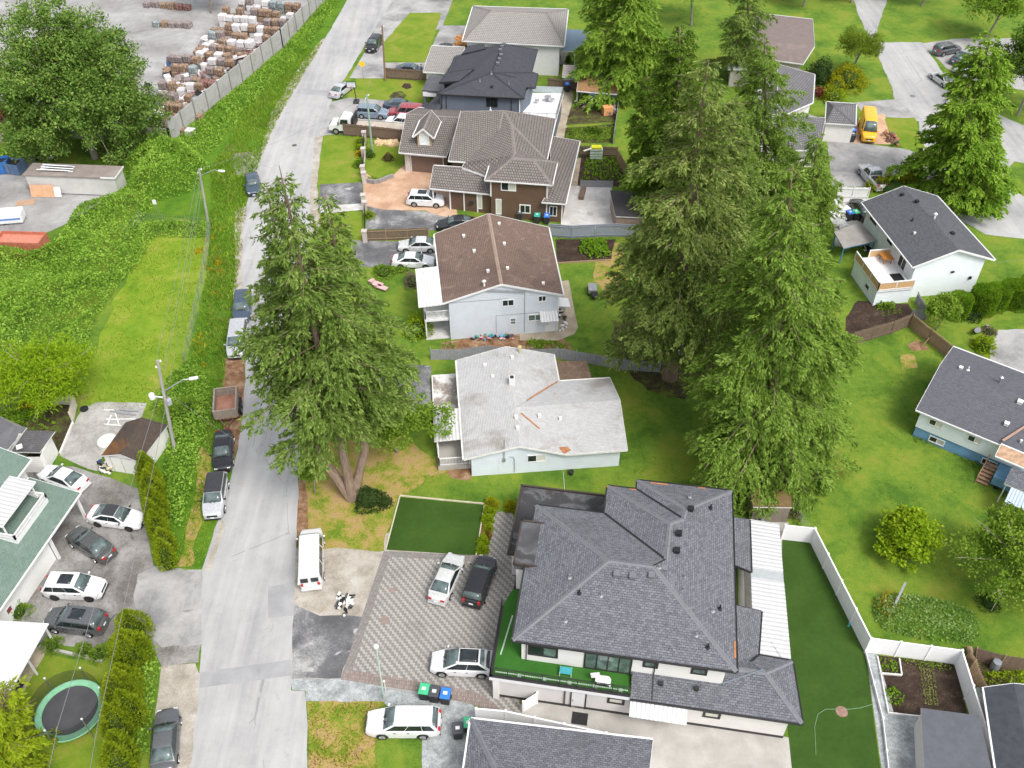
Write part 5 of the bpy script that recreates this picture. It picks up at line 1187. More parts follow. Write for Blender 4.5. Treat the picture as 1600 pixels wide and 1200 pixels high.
KINDS = dict(
    # L, W, hood z, belt z, roof z, rear deck z, windscreen foot/top x, rear glass top/foot x (fractions of L from rear), wheelbase, radius
    sedan=dict(L=4.75, W=1.82, hood=.80, belt=.93, roof=1.44, deck=.99, xf=.735, xrf=.55, xrr=.32, xr=.115, wb=2.78, r=.33, nose=.62),
    suv=dict(L=4.65, W=1.88, hood=.98, belt=1.08, roof=1.66, deck=1.08, xf=.76, xrf=.60, xrr=.11, xr=.022, wb=2.70, r=.36, nose=.78),
    hatch=dict(L=4.70, W=1.88, hood=.86, belt=.98, roof=1.60, deck=1.10, xf=.80, xrf=.55, xrr=.24, xr=.04, wb=2.88, r=.36, nose=.66),
    minivan=dict(L=5.0, W=1.95, hood=.98, belt=1.05, roof=1.75, deck=1.05, xf=.80, xrf=.64, xrr=.06, xr=.02, wb=3.0, r=.34, nose=.75),
    van=dict(L=5.7, W=2.0, hood=1.05, belt=1.15, roof=2.08, deck=1.15, xf=.83, xrf=.73, xrr=.015, xr=.004, wb=3.5, r=.36, nose=.80),
    bigvan=dict(L=6.0, W=2.06, hood=1.20, belt=1.35, roof=2.70, deck=1.35, xf=.86, xrf=.74, xrr=.012, xr=.004, wb=3.6, r=.36, nose=.85),
    pickup=dict(L=5.6, W=1.95, hood=1.08, belt=1.15, roof=1.85, deck=1.15, xf=.715, xrf=.60, xrr=.42, xr=.39, wb=3.55, r=.39, nose=.88),
)
def car(name, label, kind, rear, front, body, cat='car', group='parked cars', zref=0.75, rim=None, roofmat=None, sunroof=False, rails=False, clad=None, glassroof=False, sc=1.0, stripes=False, handles=True, L=None):
    k = dict(KINDS[kind]); 
    if L: k['L'] = L
    a, b = Vector(G(*rear, zref)), Vector(G(*front, zref))
    d = (b - a); ang = math.atan2(d.y, d.x); c = (a + b) / 2
    root = thing(name, label, cat, (0, 0, 0), 0, group)
    L, W = k['L'], k['W']; x0 = -L / 2
    X = lambda f: x0 + f * L
    xf, xrf, xrr, xr = X(k['xf']), X(k['xrf']), X(k['xrr']), X(k['xr'])
    ax = (k['wb'] / 2 + .02, -k['wb'] / 2 + .02); rw = k['r']; ra = rw + .07
    def topz(x):
        t = (x - x0) / L
        if x > xf:
            s = (x - xf) / (L / 2 - xf); z = k['belt'] + (k['hood'] - k['belt']) * min(1, s * 2.2)
            z -= max(0, s - .35) ** 2 * (k['hood'] - k['nose']) * 1.6
        elif x < xr: z = k['deck'] - max(0, (xr - x) / (xr - x0 + 1e-6) - .6) * .12
        else: z = k['belt'] + (k['deck'] - k['belt']) * (1 - (x - xr) / (xf - xr)) * .6
        return z
    def hw(x):
        t = abs(x) / (L / 2)
        e = 5.0 if kind in ('van', 'bigvan', 'minivan', 'pickup') else 3.6
        return W / 2 * (1 - .26 * t ** (e * 1.35)) * (1 - .02 * t)
    def botz(x):
        z = .24 + max(0, abs(x) / (L / 2) - .86) * .5
        for q in ax:
            if abs(x - q) < ra: z = max(z, math.sqrt(ra * ra - (x - q) ** 2) + rw * .82)
        return z
    xs = sorted(set([round(v, 3) for v in list(np.linspace(x0, L / 2, 31)) + [x0 + .03, x0 + .08, L / 2 - .03, L / 2 - .09] + [q + s * ra * f for q in ax for s in (-1, 1) for f in (1.001, .97, .85, .6, .3, 0)]]))
    mb = MB(); ring = 13; st = []
    for x in xs:
        w = hw(x); zt = topz(x); zb = min(botz(x), zt - .12)
        endf = 1.0
        de = min(x - x0, L / 2 - x)
        if de < .16: q = (1 - de / .16); zt -= .16 * q ** 2; zb += .06 * q
        mid = zb + (zt - zb) * .5
        half = [(w * .90, zb), (w * .985, zb + .04), (w, mid), (w * .975, zt - .09), (w * .90, zt - .015), (w * .5, zt + .02)]
        pts = [(x, -y, z) for y, z in half] + [(x, 0, zt + .03)] + [(x, y, z) for y, z in half[::-1]]
        st.append(pts)
    for pts in st: mb.v += pts
    for i in range(len(st) - 1):
        for j in range(ring - 1):
            p = i * ring + j
            mb.f.append((p, p + ring, p + ring + 1, p + 1)); mb.m.append(0)
        mb.f.append((i * ring, i * ring + ring - 1, (i + 1) * ring + ring - 1, (i + 1) * ring)); mb.m.append(0)
    mb.f.append(tuple(range(ring))); mb.m.append(0)
    mb.f.append(tuple(range((len(st) - 1) * ring, len(st) * ring))[::-1]); mb.m.append(0)
    # cabin: base and roof half widths
    wb_, wt = W / 2 * .90, W / 2 * (.70 if kind in ('sedan', 'hatch') else .78)
    if kind in ('van', 'bigvan'): wb_, wt = W / 2 * .95, W / 2 * .80
    zr = k['roof']
    def sect(x, f):      # f 0 at belt, 1 at roof
        zb = topz(x) - .02; z = zb + (zr - zb) * f
        y = wb_ + (wt - wb_) * f
        return [(x, -wb_, zb - .05), (x, -(y + .005), z - .07 * f), (x, -y * .93, z - .012 * f), (x, -y * .5, z + .02 * f), (x, 0, z + .03 * f), (x, y * .5, z + .02 * f), (x, y * .93, z - .012 * f), (x, y + .005, z - .07 * f), (x, wb_, zb - .05)]
    xs2 = [(xr, 0.02), (xr + (xrr - xr) * .5, .55 if kind in ('sedan',) else .6), (xrr, .965), (xrr + .12 * (xrf - xrr), .992)] + [(xrr + (xrf - xrr) * t, 1.0) for t in (.3, .5, .7)] + [(xrf - .08, .985), (xrf, .955), (xf, .02)]
    n9 = 9; base = len(mb.v)
    for x, f in xs2: mb.v += sect(x, f)
    for i in range(len(xs2) - 1):
        for j in range(n9 - 1):
            p = base + i * n9 + j
            mb.f.append((p, p + n9, p + n9 + 1, p + 1)); mb.m.append(1 if (roofmat and 2 <= j <= 5 and 1 <= i <= 7) else 0)
    mb.f.append(tuple(base + j for j in range(n9))); mb.m.append(0)
    e = base + (len(xs2) - 1) * n9
    mb.f.append(tuple(e + j for j in range(n9))[::-1]); mb.m.append(0)
    mats = [body] + ([roofmat] if roofmat else [])
    mb.build('body', mats, root, smooth=38, local=True)
    # glass
    def lerp(a, b, t): return a + (b - a) * t
    def yw(x, z):
        zb = topz(x) - .02; f = (z - zb) / max(.05, zr - zb); return wb_ + (wt - wb_) * f
    def front_panel(xa, xb, f0, f1, nm, wf=.90):
        # xa: foot x, xb: roof x; panel between fractions f0..f1 of the slope
        zb = topz(xa) + .0; zt_ = zr - .03
        g = MB(); rows = []
        nrm = Vector((zt_ - zb, 0, -(xb - xa))).normalized()
        if xa < 0 and xa < xb: nrm = Vector((-(zt_ - zb), 0, (xb - xa))).normalized()
        for f in (f0, (f0 + f1) / 2, f1):
            x = lerp(xa, xb, f); z = lerp(zb, zt_, f); w = lerp(wb_, wt, f) * wf
            rows.append([Vector((x, w * s, z + .03 * (1 - s * s) * 1.0)) + nrm * .02 for s in (-1, -.5, 0, .5, 1)])
        for r in rows: g.v += [tuple(p) for p in r]
        for i in range(2):
            for j in range(4): g.f.append((i * 5 + j, i * 5 + j + 1, i * 5 + j + 6, i * 5 + j + 5)); g.m.append(0)
        o = g.build(nm, m_screen, root, smooth=60, local=True)
        sm = o.modifiers.new('thick', 'SOLIDIFY'); sm.thickness = .03; sm.offset = 0
    front_panel(xf, xrf, .06, .97, 'windshield')
    if kind not in ('van', 'bigvan'): front_panel(xr, xrr, .12 if kind == 'sedan' else .2, .93, 'rear_window')
    else:
        for s in (-1, 1):
            MB().box((xr - .01, s * .40, lerp(k['belt'], zr, .42)), (.05, .58, (zr - k['belt']) * .50)).build('rear_window', m_carglass, root, local=True)
    splits = {'sedan': [(.10, .53), (.545, .95)], 'hatch': [(.08, .51), (.525, .95)], 'suv': [(.05, .27), (.285, .60), (.615, .96)], 'minivan': [(.04, .30), (.33, .63), (.66, .95)], 'van': [(.04, .34), (.37, .70), (.73, .96)], 'bigvan': [(.78, .97)], 'pickup': [(.08, .45), (.50, .95)]}[kind]
    zg0, zg1 = k['belt'] + .02, zr - .10
    def xrear(z): return lerp(xr, xrr, min(1, max(0, (z - k['belt']) / (zr - k['belt'])))) + .04
    def xfront(z): return lerp(xf, xrf, min(1, max(0, (z - k['belt']) / (zr - k['belt'])))) - .05
    for s in (-1, 1):
        for (f0, f1) in splits:
            q = []
            for z, ff in ((zg0, f0), (zg0, f1), (zg1, f1), (zg1, f0)):
                x = lerp(xrear(z), xfront(z), ff); z_ = max(z, topz(x) + .03)
                q.append(Vector((x, s * (yw(x, z_) + .012), z_)))
            g = MB().face(q if s < 0 else q[::-1]); n_ = Vector((0, -s * .04, 0))
            g.face([p + n_ for p in (q[::-1] if s < 0 else q)])
            for i in range(4): g.face([q[i], q[(i + 1) % 4], q[(i + 1) % 4] + n_, q[i] + n_])
            g.build('side_window', m_carglass, root, local=True)
    if glassroof or sunroof:
        xa, xb = (xrr + .05, xrf - .05) if glassroof else (lerp(xrr, xrf, .38), lerp(xrr, xrf, .85))
        g = MB(); nn_ = 6
        for i in range(nn_ + 1):
            x = lerp(xa, xb, i / nn_)
            for s in (-1, -.5, 0, .5, 1): g.v.append((x, s * wt * (.80 if glassroof else .62), zr + .035 - .02 * s * s - (.012 if i in (0, nn_) else 0)))
        for i in range(nn_):
            for j in range(4): g.f.append((i * 5 + j, i * 5 + j + 1, i * 5 + j + 6, i * 5 + j + 5)); g.m.append(0)
        o = g.build('sunroof', m_carglass, root, smooth=60, local=True); sm = o.modifiers.new('thick', 'SOLIDIFY'); sm.thickness = .02
    if rails:
        for s in (-1, 1): MB().tube([(xrr + .1, s * wt * .93, zr - .04), (xrr + .25, s * wt * .95, zr + .04), (xrf - .3, s * wt * .95, zr + .04), (xrf - .1, s * wt * .93, zr - .05)], .022, 6).build('roof_rail', m_rimd if body is not m_cladding else m_steel, root, local=True)
    if stripes:
        for s in (-.6, -.3, 0, .3, .6): MB().bar((xrr + .1, s * wt, zr + .045), (xrf - .15, s * wt, zr + .045), .035, .02).build('roof_rib', body, root, local=True)
    # wheels
    for x in ax:
        for s in (-1, 1):
            y = s * (W / 2 - .12)
            wv = MB().lathe((x, y, rw), [(rw * .62, -.10), (rw * .92, -.11), (rw, -.07), (rw, .07), (rw * .92, .11), (rw * .62, .10)], 18, axis='y').build('wheel', m_tyre, root, smooth=40, local=True)
            rm = MB().lathe((x, y + s * .095, rw), [(rw * .64, -.02), (rw * .62, .02), (rw * .25, .012), (.02, .018)], 14, axis='y')
            for q in range(5):
                an = q * 2 * math.pi / 5; rm.bar((x, y + s * .118, rw), (x + math.cos(an) * rw * .6, y + s * .118, rw + math.sin(an) * rw * .6), .06, .03)
            rm.build('rim', rim or m_rim, wv, local=True)
    # lights, grille, plates, mirrors, bumpers
    nz = k['nose']
    for s in (-1, 1):
        wF = hw(L / 2 - .15)
        MB().prism([(L / 2 - .05, s * wF * .55), (L / 2 - .03 - .05, s * wF * .93), (L / 2 - .42, s * (wF + .012)), (L / 2 - .28, s * wF * .70)], nz - .02, nz + .085).build('headlight', m_lens, root, local=True)
        wR = hw(x0 + .1); zt = k['deck'] - .16
        if kind in ('suv', 'minivan', 'van', 'bigvan'): MB().prism([(x0 - .012, s * wR * .70), (x0 - .012, s * wR * .92), (x0 + .18, s * (wR + .02)), (x0 + .10, s * wR * .70)], zt - .12, zt + .20).build('tail_light', m_tail, root, local=True)
        else: MB().prism([(x0 - .012, s * wR * .52), (x0 - .005, s * wR * .92), (x0 + .26, s * (wR + .015)), (x0 + .10, s * wR * .5)], zt - .04, zt + .10).build('tail_light', m_tail, root, local=True)
        MB().box((xf - .28, s * (W / 2 + .07), k['belt'] + .10), (.12, .20, .14)).build('mirror', body if not roofmat else m_black, root, local=True, bevel=.03)
        if handles:
            for fx in (.42, .60): MB().box((X(fx), s * (W / 2 - .005), k['belt'] - .16), (.16, .04, .03)).build('door_handle', m_rimd, root, local=True)
    MB().box((L / 2 - .03, 0, nz - .10), (.08, W * .46, .17)).build('grille', m_black, root, local=True)
    MB().box((L / 2 - .02, 0, .34), (.10, W * .72, .12)).build('bumper', clad or m_black, root, local=True)
    MB().box((x0 + .02, 0, .36), (.10, W * .78, .14)).build('bumper', clad or body, root, local=True)
    MB().box((L / 2 + .03, 0, nz - .24), (.02, .32, .13)).build('licence_plate', m_plate, root, local=True)
    MB().box((x0 - .03, 0, k['deck'] - .30), (.03, .34, .14)).build('licence_plate', m_plate, root, local=True)
    for s in (-1, 1): MB().bar((xf + .02, s * .1, topz(xf) + .05), (lerp(xf, xrf, .22), s * .55, lerp(topz(xf), zr, .22) + .04), .025).build('wiper', m_black, root, local=True)
    if kind == 'pickup':
        bx0, bx1 = x0 + .12, xr - .08
        MB().box(((bx0 + bx1) / 2, 0, k['deck'] + .045), (bx1 - bx0, W * .74, .02)).build('bed_cover', m_cladding, root, local=True)
    root.location = (c.x, c.y, 0); root.rotation_euler = (0, 0, ang); root.scale = (sc, sc, sc)
    return root

p_white = paint('white car paint', (.70, .70, .71)); p_white2 = paint('plain white van paint', (.66, .66, .66), rough=.35)
p_silver = paint('silver car paint', (.46, .47, .49), .15); p_grey = paint('grey car paint', (.10, .105, .11), .15); p_black = paint('black car paint', (.012, .012, .014))
p_dgreen = paint('dark grey green car paint', (.075, .080, .076), .15); p_blue = paint('dark blue grey car paint', (.05, .075, .11), .1); p_bluegrey = paint('grey blue car paint', (.19, .24, .30), .1)
p_red = paint('dull red car paint', (.30, .05, .06)); p_yellow = paint('yellow van paint', (.78, .40, .008), rough=.3); p_roofblk = paint('black roof paint', (.03, .03, .033), rough=.3)
p_pale = paint('champagne silver paint', (.54, .55, .54), .1)

# the left car park
car('parked_car', 'white sedan tucked beside the green carport roof, furthest back in the left car park', 'sedan', (131, 758), (65, 733), p_white)
car('parked_car', 'white sedan with glossy black roof facing the tall hedge in the left car park', 'sedan', (139, 800), (224, 812), p_white, roofmat=p_roofblk, rim=m_rimd)
car('parked_car', 'dark grey green sedan with red tail lights parked askew in the left car park', 'sedan', (172, 868), (110, 828), p_dgreen)
car('parked_car', 'white suv with a dark sunroof in the left car park, above the grey suv', 'suv', (66, 914), (166, 918), p_white, sunroof=True, rails=False, rim=m_rimd, clad=m_cladding)
car('parked_car', 'dark grey suv with silver roof edge half under the white patio roof', 'suv', (166, 975), (70, 963), p_grey, sunroof=True)
# the street
car('parked_car', 'black sedan parked on the verge just below the wooden trailer', 'sedan', (349, 676), (347, 729), p_black)
car('parked_car', 'silver suv with black roof parked nose-down on the left road edge', 'suv', (341, 742), (331, 806), p_silver, roofmat=p_roofblk, rails=True, clad=m_cladding)
car('parked_car', 'silver grey minivan with ribbed roof parked on the verge above the wooden trailer', 'minivan', (374, 505), (367, 556), p_silver, stripes=True)
car('parked_car', 'dark blue car half hidden by the roadside fir behind the silver minivan', 'suv', (381, 460), (376, 498), p_blue)
car('parked_car', 'dark grey blue car parked on the verge beside the light pole at the road bend', 'sedan', (393, 270), (396, 301), p_blue)
car('passenger_van', 'long white passenger van with two rear windows on the right road edge', 'van', (485, 908), (486, 829), p_white2, cat='van', stripes=True, zref=1.0, rim=m_steel)
car('parked_car', 'silver sedan on the patterned pavers beside the black suv', 'sedan', (684, 932), (711, 871), p_pale)
car('parked_car', 'black suv with red tail lights on the patterned pavers by the white house', 'suv', (738, 938), (761, 875), p_black)
car('parked_car', 'white hatchback with black glass roof across the pavers by the deck', 'hatch', (770, 1036), (676, 1032), p_white, glassroof=True)
car('parked_car', 'white suv with dark windows on the gravel in front of the wheelie bins', 'suv', (685, 1128), (576, 1128), p_white, clad=m_cladding, L=5.0, sc=1.03)
car('parked_car', 'dark car parked on the sandy left verge at the bottom edge', 'sedan', (255, 1190), (260, 1122), p_grey)
# middle row
car('parked_car', 'pale silver sedan along the wooden fence, upper of the pair by the brown roof', 'sedan', (682, 381), (626, 381), p_pale)
car('parked_car', 'white sedan facing the brown roofed house, lower of the pair on its driveway', 'sedan', (616, 405), (676, 406), p_white)
car('parked_car', 'black sedan nosing out from behind the brown shingle roof', 'sedan', (738, 346), (687, 349), p_black)
car('parked_car', 'white suv on the terracotta forecourt under the brown entry roof', 'suv', (637, 309), (694, 312), p_white, sunroof=True)
car('parked_car', 'grey blue suv in the driveway beyond the white tow truck', 'suv', (557, 173), (606, 176), p_bluegrey)
car('parked_car', 'dark slate sedan nearest the lawn in the crowded driveway', 'sedan', (604, 162), (646, 164), p_blue)
car('parked_car', 'dull red minivan in the crowded driveway by the slate blue house', 'minivan', (660, 175), (610, 173), p_red)
car('parked_car', 'white suv tucked behind the garage roof in the crowded driveway', 'suv', (652, 192), (605, 187), p_white)
car('parked_car', 'silver sedan parked on the street by the basketball hoop', 'sedan', (523, 146), (544, 130), p_silver)
car('parked_car', 'dark blue car behind the brown fence beside the standing person', 'sedan', (622, 106), (662, 109), p_blue)
car('parked_car', 'black sedan on the pale driveway at the top, facing the camera', 'sedan', (699, 71), (683, 85), p_black)
car('parked_car', 'black suv at the very top beside the brown utility pole', 'suv', (590, 60), (578, 76), p_black)
# upper right
car('delivery_van', 'tall yellow delivery van parked beside the white garage door', 'bigvan', (1355, 178), (1360, 214), p_yellow, cat='van', zref=1.3, rim=m_rimd, clad=m_cladding)
car('pickup_truck', 'silver pickup truck on the grey court above the grey roofed white house', 'pickup', (1374, 287), (1354, 264), p_silver, cat='pickup')
car('parked_car', 'silver sedan seen from behind on the lane at the upper right', 'sedan', (1482, 129), (1463, 115), p_pale)
car('parked_car', 'dark green car, leftmost of those parked at the top right corner', 'suv', (1460, 80), (1500, 72), p_grey)
car('parked_car', 'dark car in the middle of those parked at the top right corner', 'sedan', (1488, 96), (1518, 82), p_blue)
car('parked_car', 'pale car partly behind the pointed fir at the top right corner', 'sedan', (1494, 108), (1530, 100), p_silver)
car('parked_car', 'black car squeezed between the white fence and the grey gable roof', 'sedan', (1352, 333), (1342, 318), p_black)

# flatbed tow truck
def tow_truck():
    t = thing('tow_truck', 'white flatbed tow truck with a tan deck parked along the brown fence', 'truck')
    w = 2.3
    cb = MB()
    prof = [(.2, .55), (.2, 2.05), (.45, 2.45), (1.5, 2.5), (1.75, 2.35), (2.05, 1.55), (3.15, 1.42), (3.35, 1.2), (3.38, .55)]
    n = len(prof)
    cb.add([(x, -1.05 + (.06 if z > 1.6 else 0), z) for x, z in prof] + [(x, 1.05 - (.06 if z > 1.6 else 0), z) for x, z in prof], [tuple(range(n)), tuple(range(n, 2 * n))[::-1]] + [(i, n + i, n + (i + 1) % n, (i + 1) % n) for i in range(n)])
    cb.build('cab', p_white2, t, local=True, bevel=.08)
    MB().add([(1.83, -.88, 2.26), (2.09, -.92, 1.62), (2.09, .92, 1.62), (1.83, .88, 2.26)], [(0, 1, 2, 3)]).build('windshield', m_carglass, t, local=True).modifiers.new('s', 'SOLIDIFY').thickness = .03
    for s in (-1, 1):
        MB().add([(.6, s * 1.06, 1.6), (1.75, s * 1.06, 1.6), (1.55, s * 1.03, 2.25), (.6, s * 1.03, 2.25)], [(0, 1, 2, 3)]).build('side_window', m_carglass, t, local=True).modifiers.new('s', 'SOLIDIFY').thickness = .04
        MB().box((1.9, s * 1.25, 1.75), (.12, .22, .4)).build('mirror', m_black, t, local=True)
        MB().box((3.36, s * .8, 1.0), (.06, .3, .2)).build('headlight', m_lens, t, local=True)
    MB().box((3.37, 0, 1.0), (.06, 1.0, .5)).build('grille', m_black, t, local=True)
    MB().box((3.42, 0, .55), (.2, 2.1, .25)).build('bumper', m_steel, t, local=True)
    MB().box((-.1, 0, 1.7), (.2, 2.2, 1.6)).box((-.1, 0, 2.5), (.3, 2.2, .12)).build('headboard', m_black, t, local=True)
    MB().box((-3.6, 0, 1.08), (6.8, 2.3, .14)).build('flatbed', ground_mat('tan worn deck', [(.3, (.33, .28, .23)), (.7, (.50, .44, .38))], .5, 5, .4), t, local=True)
    mb = MB()
    for s in (-1, 1): mb.box((-3.6, s * 1.17, 1.18), (6.8, .06, .1))
    mb.build('deck_rail', m_steel, t, local=True)
    MB().box((-3, 0, .75), (7, .9, .3)).build('chassis', m_black, t, local=True)
    for x in (2.4, -4.3):
        for s in (-1, 1):
            wv = MB().lathe((x, s * .98, .48), [(.28, -.15), (.46, -.16), (.48, -.1), (.48, .1), (.46, .16), (.28, .15)], 18, axis='y').build('wheel', m_tyre, t, smooth=40, local=True)
            MB().lathe((x, s * 1.12, .48), [(.29, -.02), (.27, .02), (.08, .03), (.02, .03)], 14, axis='y').build('rim', m_rim, wv, local=True)
    a, b = Vector(G(640, 212)), Vector(G(520, 204))
    d = b - a
    t.location = (*(b - d.normalized() * 3.2), 0); t.rotation_euler = (0, 0, math.atan2(d.y, d.x))
tow_truck()
# wooden sided trailer on the verge
def trailer():
    t = thing('utility_trailer', 'wooden sided utility trailer with an empty rusty red floor on the road edge', 'trailer')
    m_tw = wood_mat('grey trailer boards', (.20, .16, .13), (.36, .31, .26)); m_tf = ground_mat('rusty trailer floor', [(.3, (.26, .12, .08)), (.7, (.40, .22, .16))], .9, 6, .4)
    l, w = 3.1, 2.0
    MB().box((0, 0, .70), (l, w, .12)).build('floor', m_tf, t, local=True)
    mb = MB(); 
    for s in (-1, 1):
        for z in (.92, 1.24, 1.56): mb.box((0, s * w / 2, z), (l, .06, .29))
        mb.box((0, s * w / 2, 1.73), (l + .06, .14, .06))
    for s in (-1, 1):
        for z in (.92, 1.24, 1.56): mb.box((s * l / 2, 0, z), (.06, w, .29))
        mb.box((s * l / 2, 0, 1.735), (.14, w + .12, .06))
    mb.build('side_boards', m_tw, t, local=True)
    mb = MB()
    for x in (-1.4, -.5, .5, 1.4):
        for s in (-1, 1): mb.box((x, s * (w / 2 + .07), 1.2), (.1, .08, 1.1))
    mb.build('stake', m_tw, t, local=True)
    mb = MB().bar((l / 2, -.6, .6), (l / 2 + 1.4, 0, .5), .1).bar((l / 2, .6, .6), (l / 2 + 1.4, 0, .5), .1).box((0, 0, .58), (l, .8, .14)).bar((l / 2 + 1.2, 0, 0), (l / 2 + 1.2, 0, .6), .08)
    mb.build('drawbar', plain('rusty steel', (.14, .075, .05), .8, .3), t, local=True)
    for x in (-.45, .4):
        for s in (-1, 1):
            wv = MB().lathe((x, s * (w / 2 + .22), .36), [(.2, -.1), (.35, -.11), (.36, -.06), (.36, .06), (.35, .11), (.2, .1)], 16, axis='y').build('wheel', m_tyre, t, smooth=40, local=True)
            MB().lathe((x, s * (w / 2 + .31), .36), [(.21, -.02), (.2, .02), (.04, .03)], 12, axis='y').build('rim', m_steel, wv, local=True)
    for s in (-1, 1): MB().box((0, s * (w / 2 + .22), .80), (1.9, .28, .05)).build('mudguard', m_black, t, local=True)
    a, b = Vector(G(355, 612, .9)), Vector(G(353, 655, .9))
    d = b - a
    t.location = (*((a + b) / 2), 0); t.rotation_euler = (0, 0, math.atan2(d.y, d.x))
trailer()
m_wood = wood_mat('weathered brown boards', (.115, .080, .058), (.21, .155, .115), 1.0)
m_woodg = wood_mat('silver grey boards', (.19, .195, .21), (.34, .345, .36), 1.0)
m_woodl = wood_mat('bluish fence boards', (.20, .225, .26), (.29, .315, .35), 1.0)
m_woodt = wood_mat('tan brown boards', (.22, .15, .09), (.36, .26, .17), 1.0)
m_vinyl = plain('white vinyl', (.80, .79, .80), .4, .03, 1)
def fence(label, line, h, mat, style='boards', post=1.9, pmat=None, rails=0, name='fence', board=.15, cap=False, cat='fence', side=1, pcap=False, group=None):
    pts = [P(*q) for q in line]
    t = thing(name, label, cat, pts[0], 0, group)
    pn, ps, rl = MB(), [], MB(); rng = random.Random(len(label))
    for a, b in zip(pts[:-1], pts[1:]):
        d = (b - a); L = d.length; d.normalize(); n = Vector((-d.y, d.x, 0)) * side
        if style == 'boards':
            k = int(L / board)
            for i in range(k):
                q = a + d * (i + .5) * board; hh = h * (1 + rng.uniform(-.025, .02))
                pn.bar(q + n * .03 + Vector((0, 0, .06)), q + n * .03 + Vector((0, 0, hh)), board * .93, .022)
        elif style == 'level':
            k = int(h / .19)
            for i in range(k):
                z = .1 + i * .19; s = rng.uniform(-.03, .03)
                pn.bar(a + Vector((0, 0, z + s * .3)), b + Vector((0, 0, z - s * .3)), .025, .17)
        elif style == 'panel':
            pn.bar(a + Vector((0, 0, h / 2)), b + Vector((0, 0, h / 2)), .045, h - .06)
            k = int(L / .3)
            for i in range(k):
                q = a + d * (i + .5) * .3
                pn.bar(q + Vector((0, 0, .12)), q + Vector((0, 0, h - .12)), .008, .05)
        elif style == 'mesh':
            k = int(L / .30)
            for i in range(k):
                q = a + d * i * .30
                pn.bar(q + Vector((0, 0, .05)), q + d * .30 * 3 + Vector((0, 0, h)), .008); pn.bar(q + d * .30 * 3 + Vector((0, 0, .05)), q + Vector((0, 0, h)), .008)
        m = max(1, round(L / post))
        for i in range(m + 1):
            q = a.lerp(b, i / m); w = .09 if style != 'panel' else .13
            if style == 'mesh': w = .06
            if ps and (ps[-1][0] - q).length < .1: continue
            m_ = MB().bar(q, q + Vector((0, 0, h + (.06 if style != 'mesh' else 0))), w)
            if pcap: m_.box((q.x, q.y, h + .08), (.17, .17, .06)).box((q.x, q.y, h + .12), (.10, .10, .05))
            ps.append((q, m_))
        for r in range(rails):
            z = .35 + (h - .55) * r / max(1, rails - 1)
            rl.bar(a - n * .04 + Vector((0, 0, z)), b - n * .04 + Vector((0, 0, z)), .05, .09)
        if cap: rl.bar(a + Vector((0, 0, h + .02)), b + Vector((0, 0, h + .02)), .11, .04)
    pn.build('boards' if style != 'mesh' else 'wire_mesh', mat, t)
    for q, m_ in ps: m_.build('post', pmat or mat, t)
    if rl.f: rl.build('rails', pmat or mat, t)
    return t
fence('white vinyl privacy fence zigzagging round the artificial garden lawn', [(1220.5, 843), (1266, 848), (1351, 1019), (1491, 1038), (1525, 1150), (1545, 1230)], 1.83, m_vinyl, 'panel', 2.4, pcap=True, cap=True)
fence('low white vinyl divider along the gravel path edge', [(1351, 1020), (1378, 1125), (1390, 1230)], .35, m_vinyl, 'panel', 2.4)
fence('white vinyl fence along the bottom edge beside the concrete side path', [(745, 1128), (790, 1132), (880, 1152), (1010, 1180)], 1.83, m_vinyl, 'panel', 2.4, pcap=True, cap=True)
fence('short white gate panel standing on the concrete side path', [(817, 1113), (839, 1099)], 1.5, m_vinyl, 'panel', 3)
fence('brown board fence with a tan gate panel, running left from the lawn corner, upper right', [(1288, 556), (1330, 540), (1392, 522), (1421, 510)], 1.75, m_wood, 'boards', 2.2, rails=2, side=1)
fence('brown board fence with a leaning plank, slanting down towards the grey roof', [(1421, 512), (1450, 536), (1483, 562), (1500, 580)], 1.75, m_woodt, 'boards', 2.2, rails=2, side=-1)
tag(solo('plank', MB().bar(P(1440, 542, .05), P(1452, 528, .9), .05, .14), m_woodt, 'tan plank leaning on the slanting brown fence', 'plank'))
fence('grey picket side fence climbing to the white deck house', [(1421, 500), (1445, 500), (1430, 472)], 1.3, m_woodg, 'boards', 1.5, rails=2)
fence('bluish grey board fence behind the vegetable bed of the brown roofed house', [(857, 370), (893, 373), (930, 371), (962, 370), (1000, 372)], 1.75, m_woodl, 'boards', 1.9, rails=2, cap=True)
fence('old silver grey fence of level boards between the two pale blue houses', [(674, 562), (712, 562), (760, 556), (832, 562), (870, 560), (930, 570), (975, 578), (1030, 582)], 1.5, m_woodg, 'level', 2.2)
fence('dark brown board fence behind the tow truck', [(538, 212), (580, 216), (632, 222), (690, 226)], 1.8, m_wood, 'boards', 1.9, rails=2)
fence('brown board fence beside the lawn with the round flower bed', [(602, 123), (650, 126), (688, 126)], 1.7, m_wood, 'boards', 1.9, rails=2)
fence('dark brown fence with pale rails across the two parked silver cars', [(573, 377), (604, 376), (637, 375), (670, 373)], 1.55, m_wood, 'boards', 1.9, rails=2, side=1, pmat=m_woodt)
fence('brown garden fence running from the vegetable rows to the firs', [(964, 250), (986, 292), (1010, 292)], 1.6, m_woodt, 'boards', 1.9, rails=2, side=-1)
fence('brown fence between the two back gardens', [(905, 244), (964, 246)], 1.5, m_wood, 'boards', 2, rails=2)
fence('thin grey post and wire fence beside the cedar', [(958, 225), (966, 165), (972, 140)], 1.3, m_woodg, 'level', 2.0)
fence('dark brown fence behind the blue bin at the slate house', [(856, 138), (905, 143)], 1.6, m_wood, 'boards', 2, rails=2)
fence('short cream picket fence in two runs at the vegetable plot', [(82, 632), (120, 634), (114, 660)], 1.3, plain('cream picket paint', (.56, .53, .44), .7, .1), 'boards', 1.6, rails=2, board=.22)
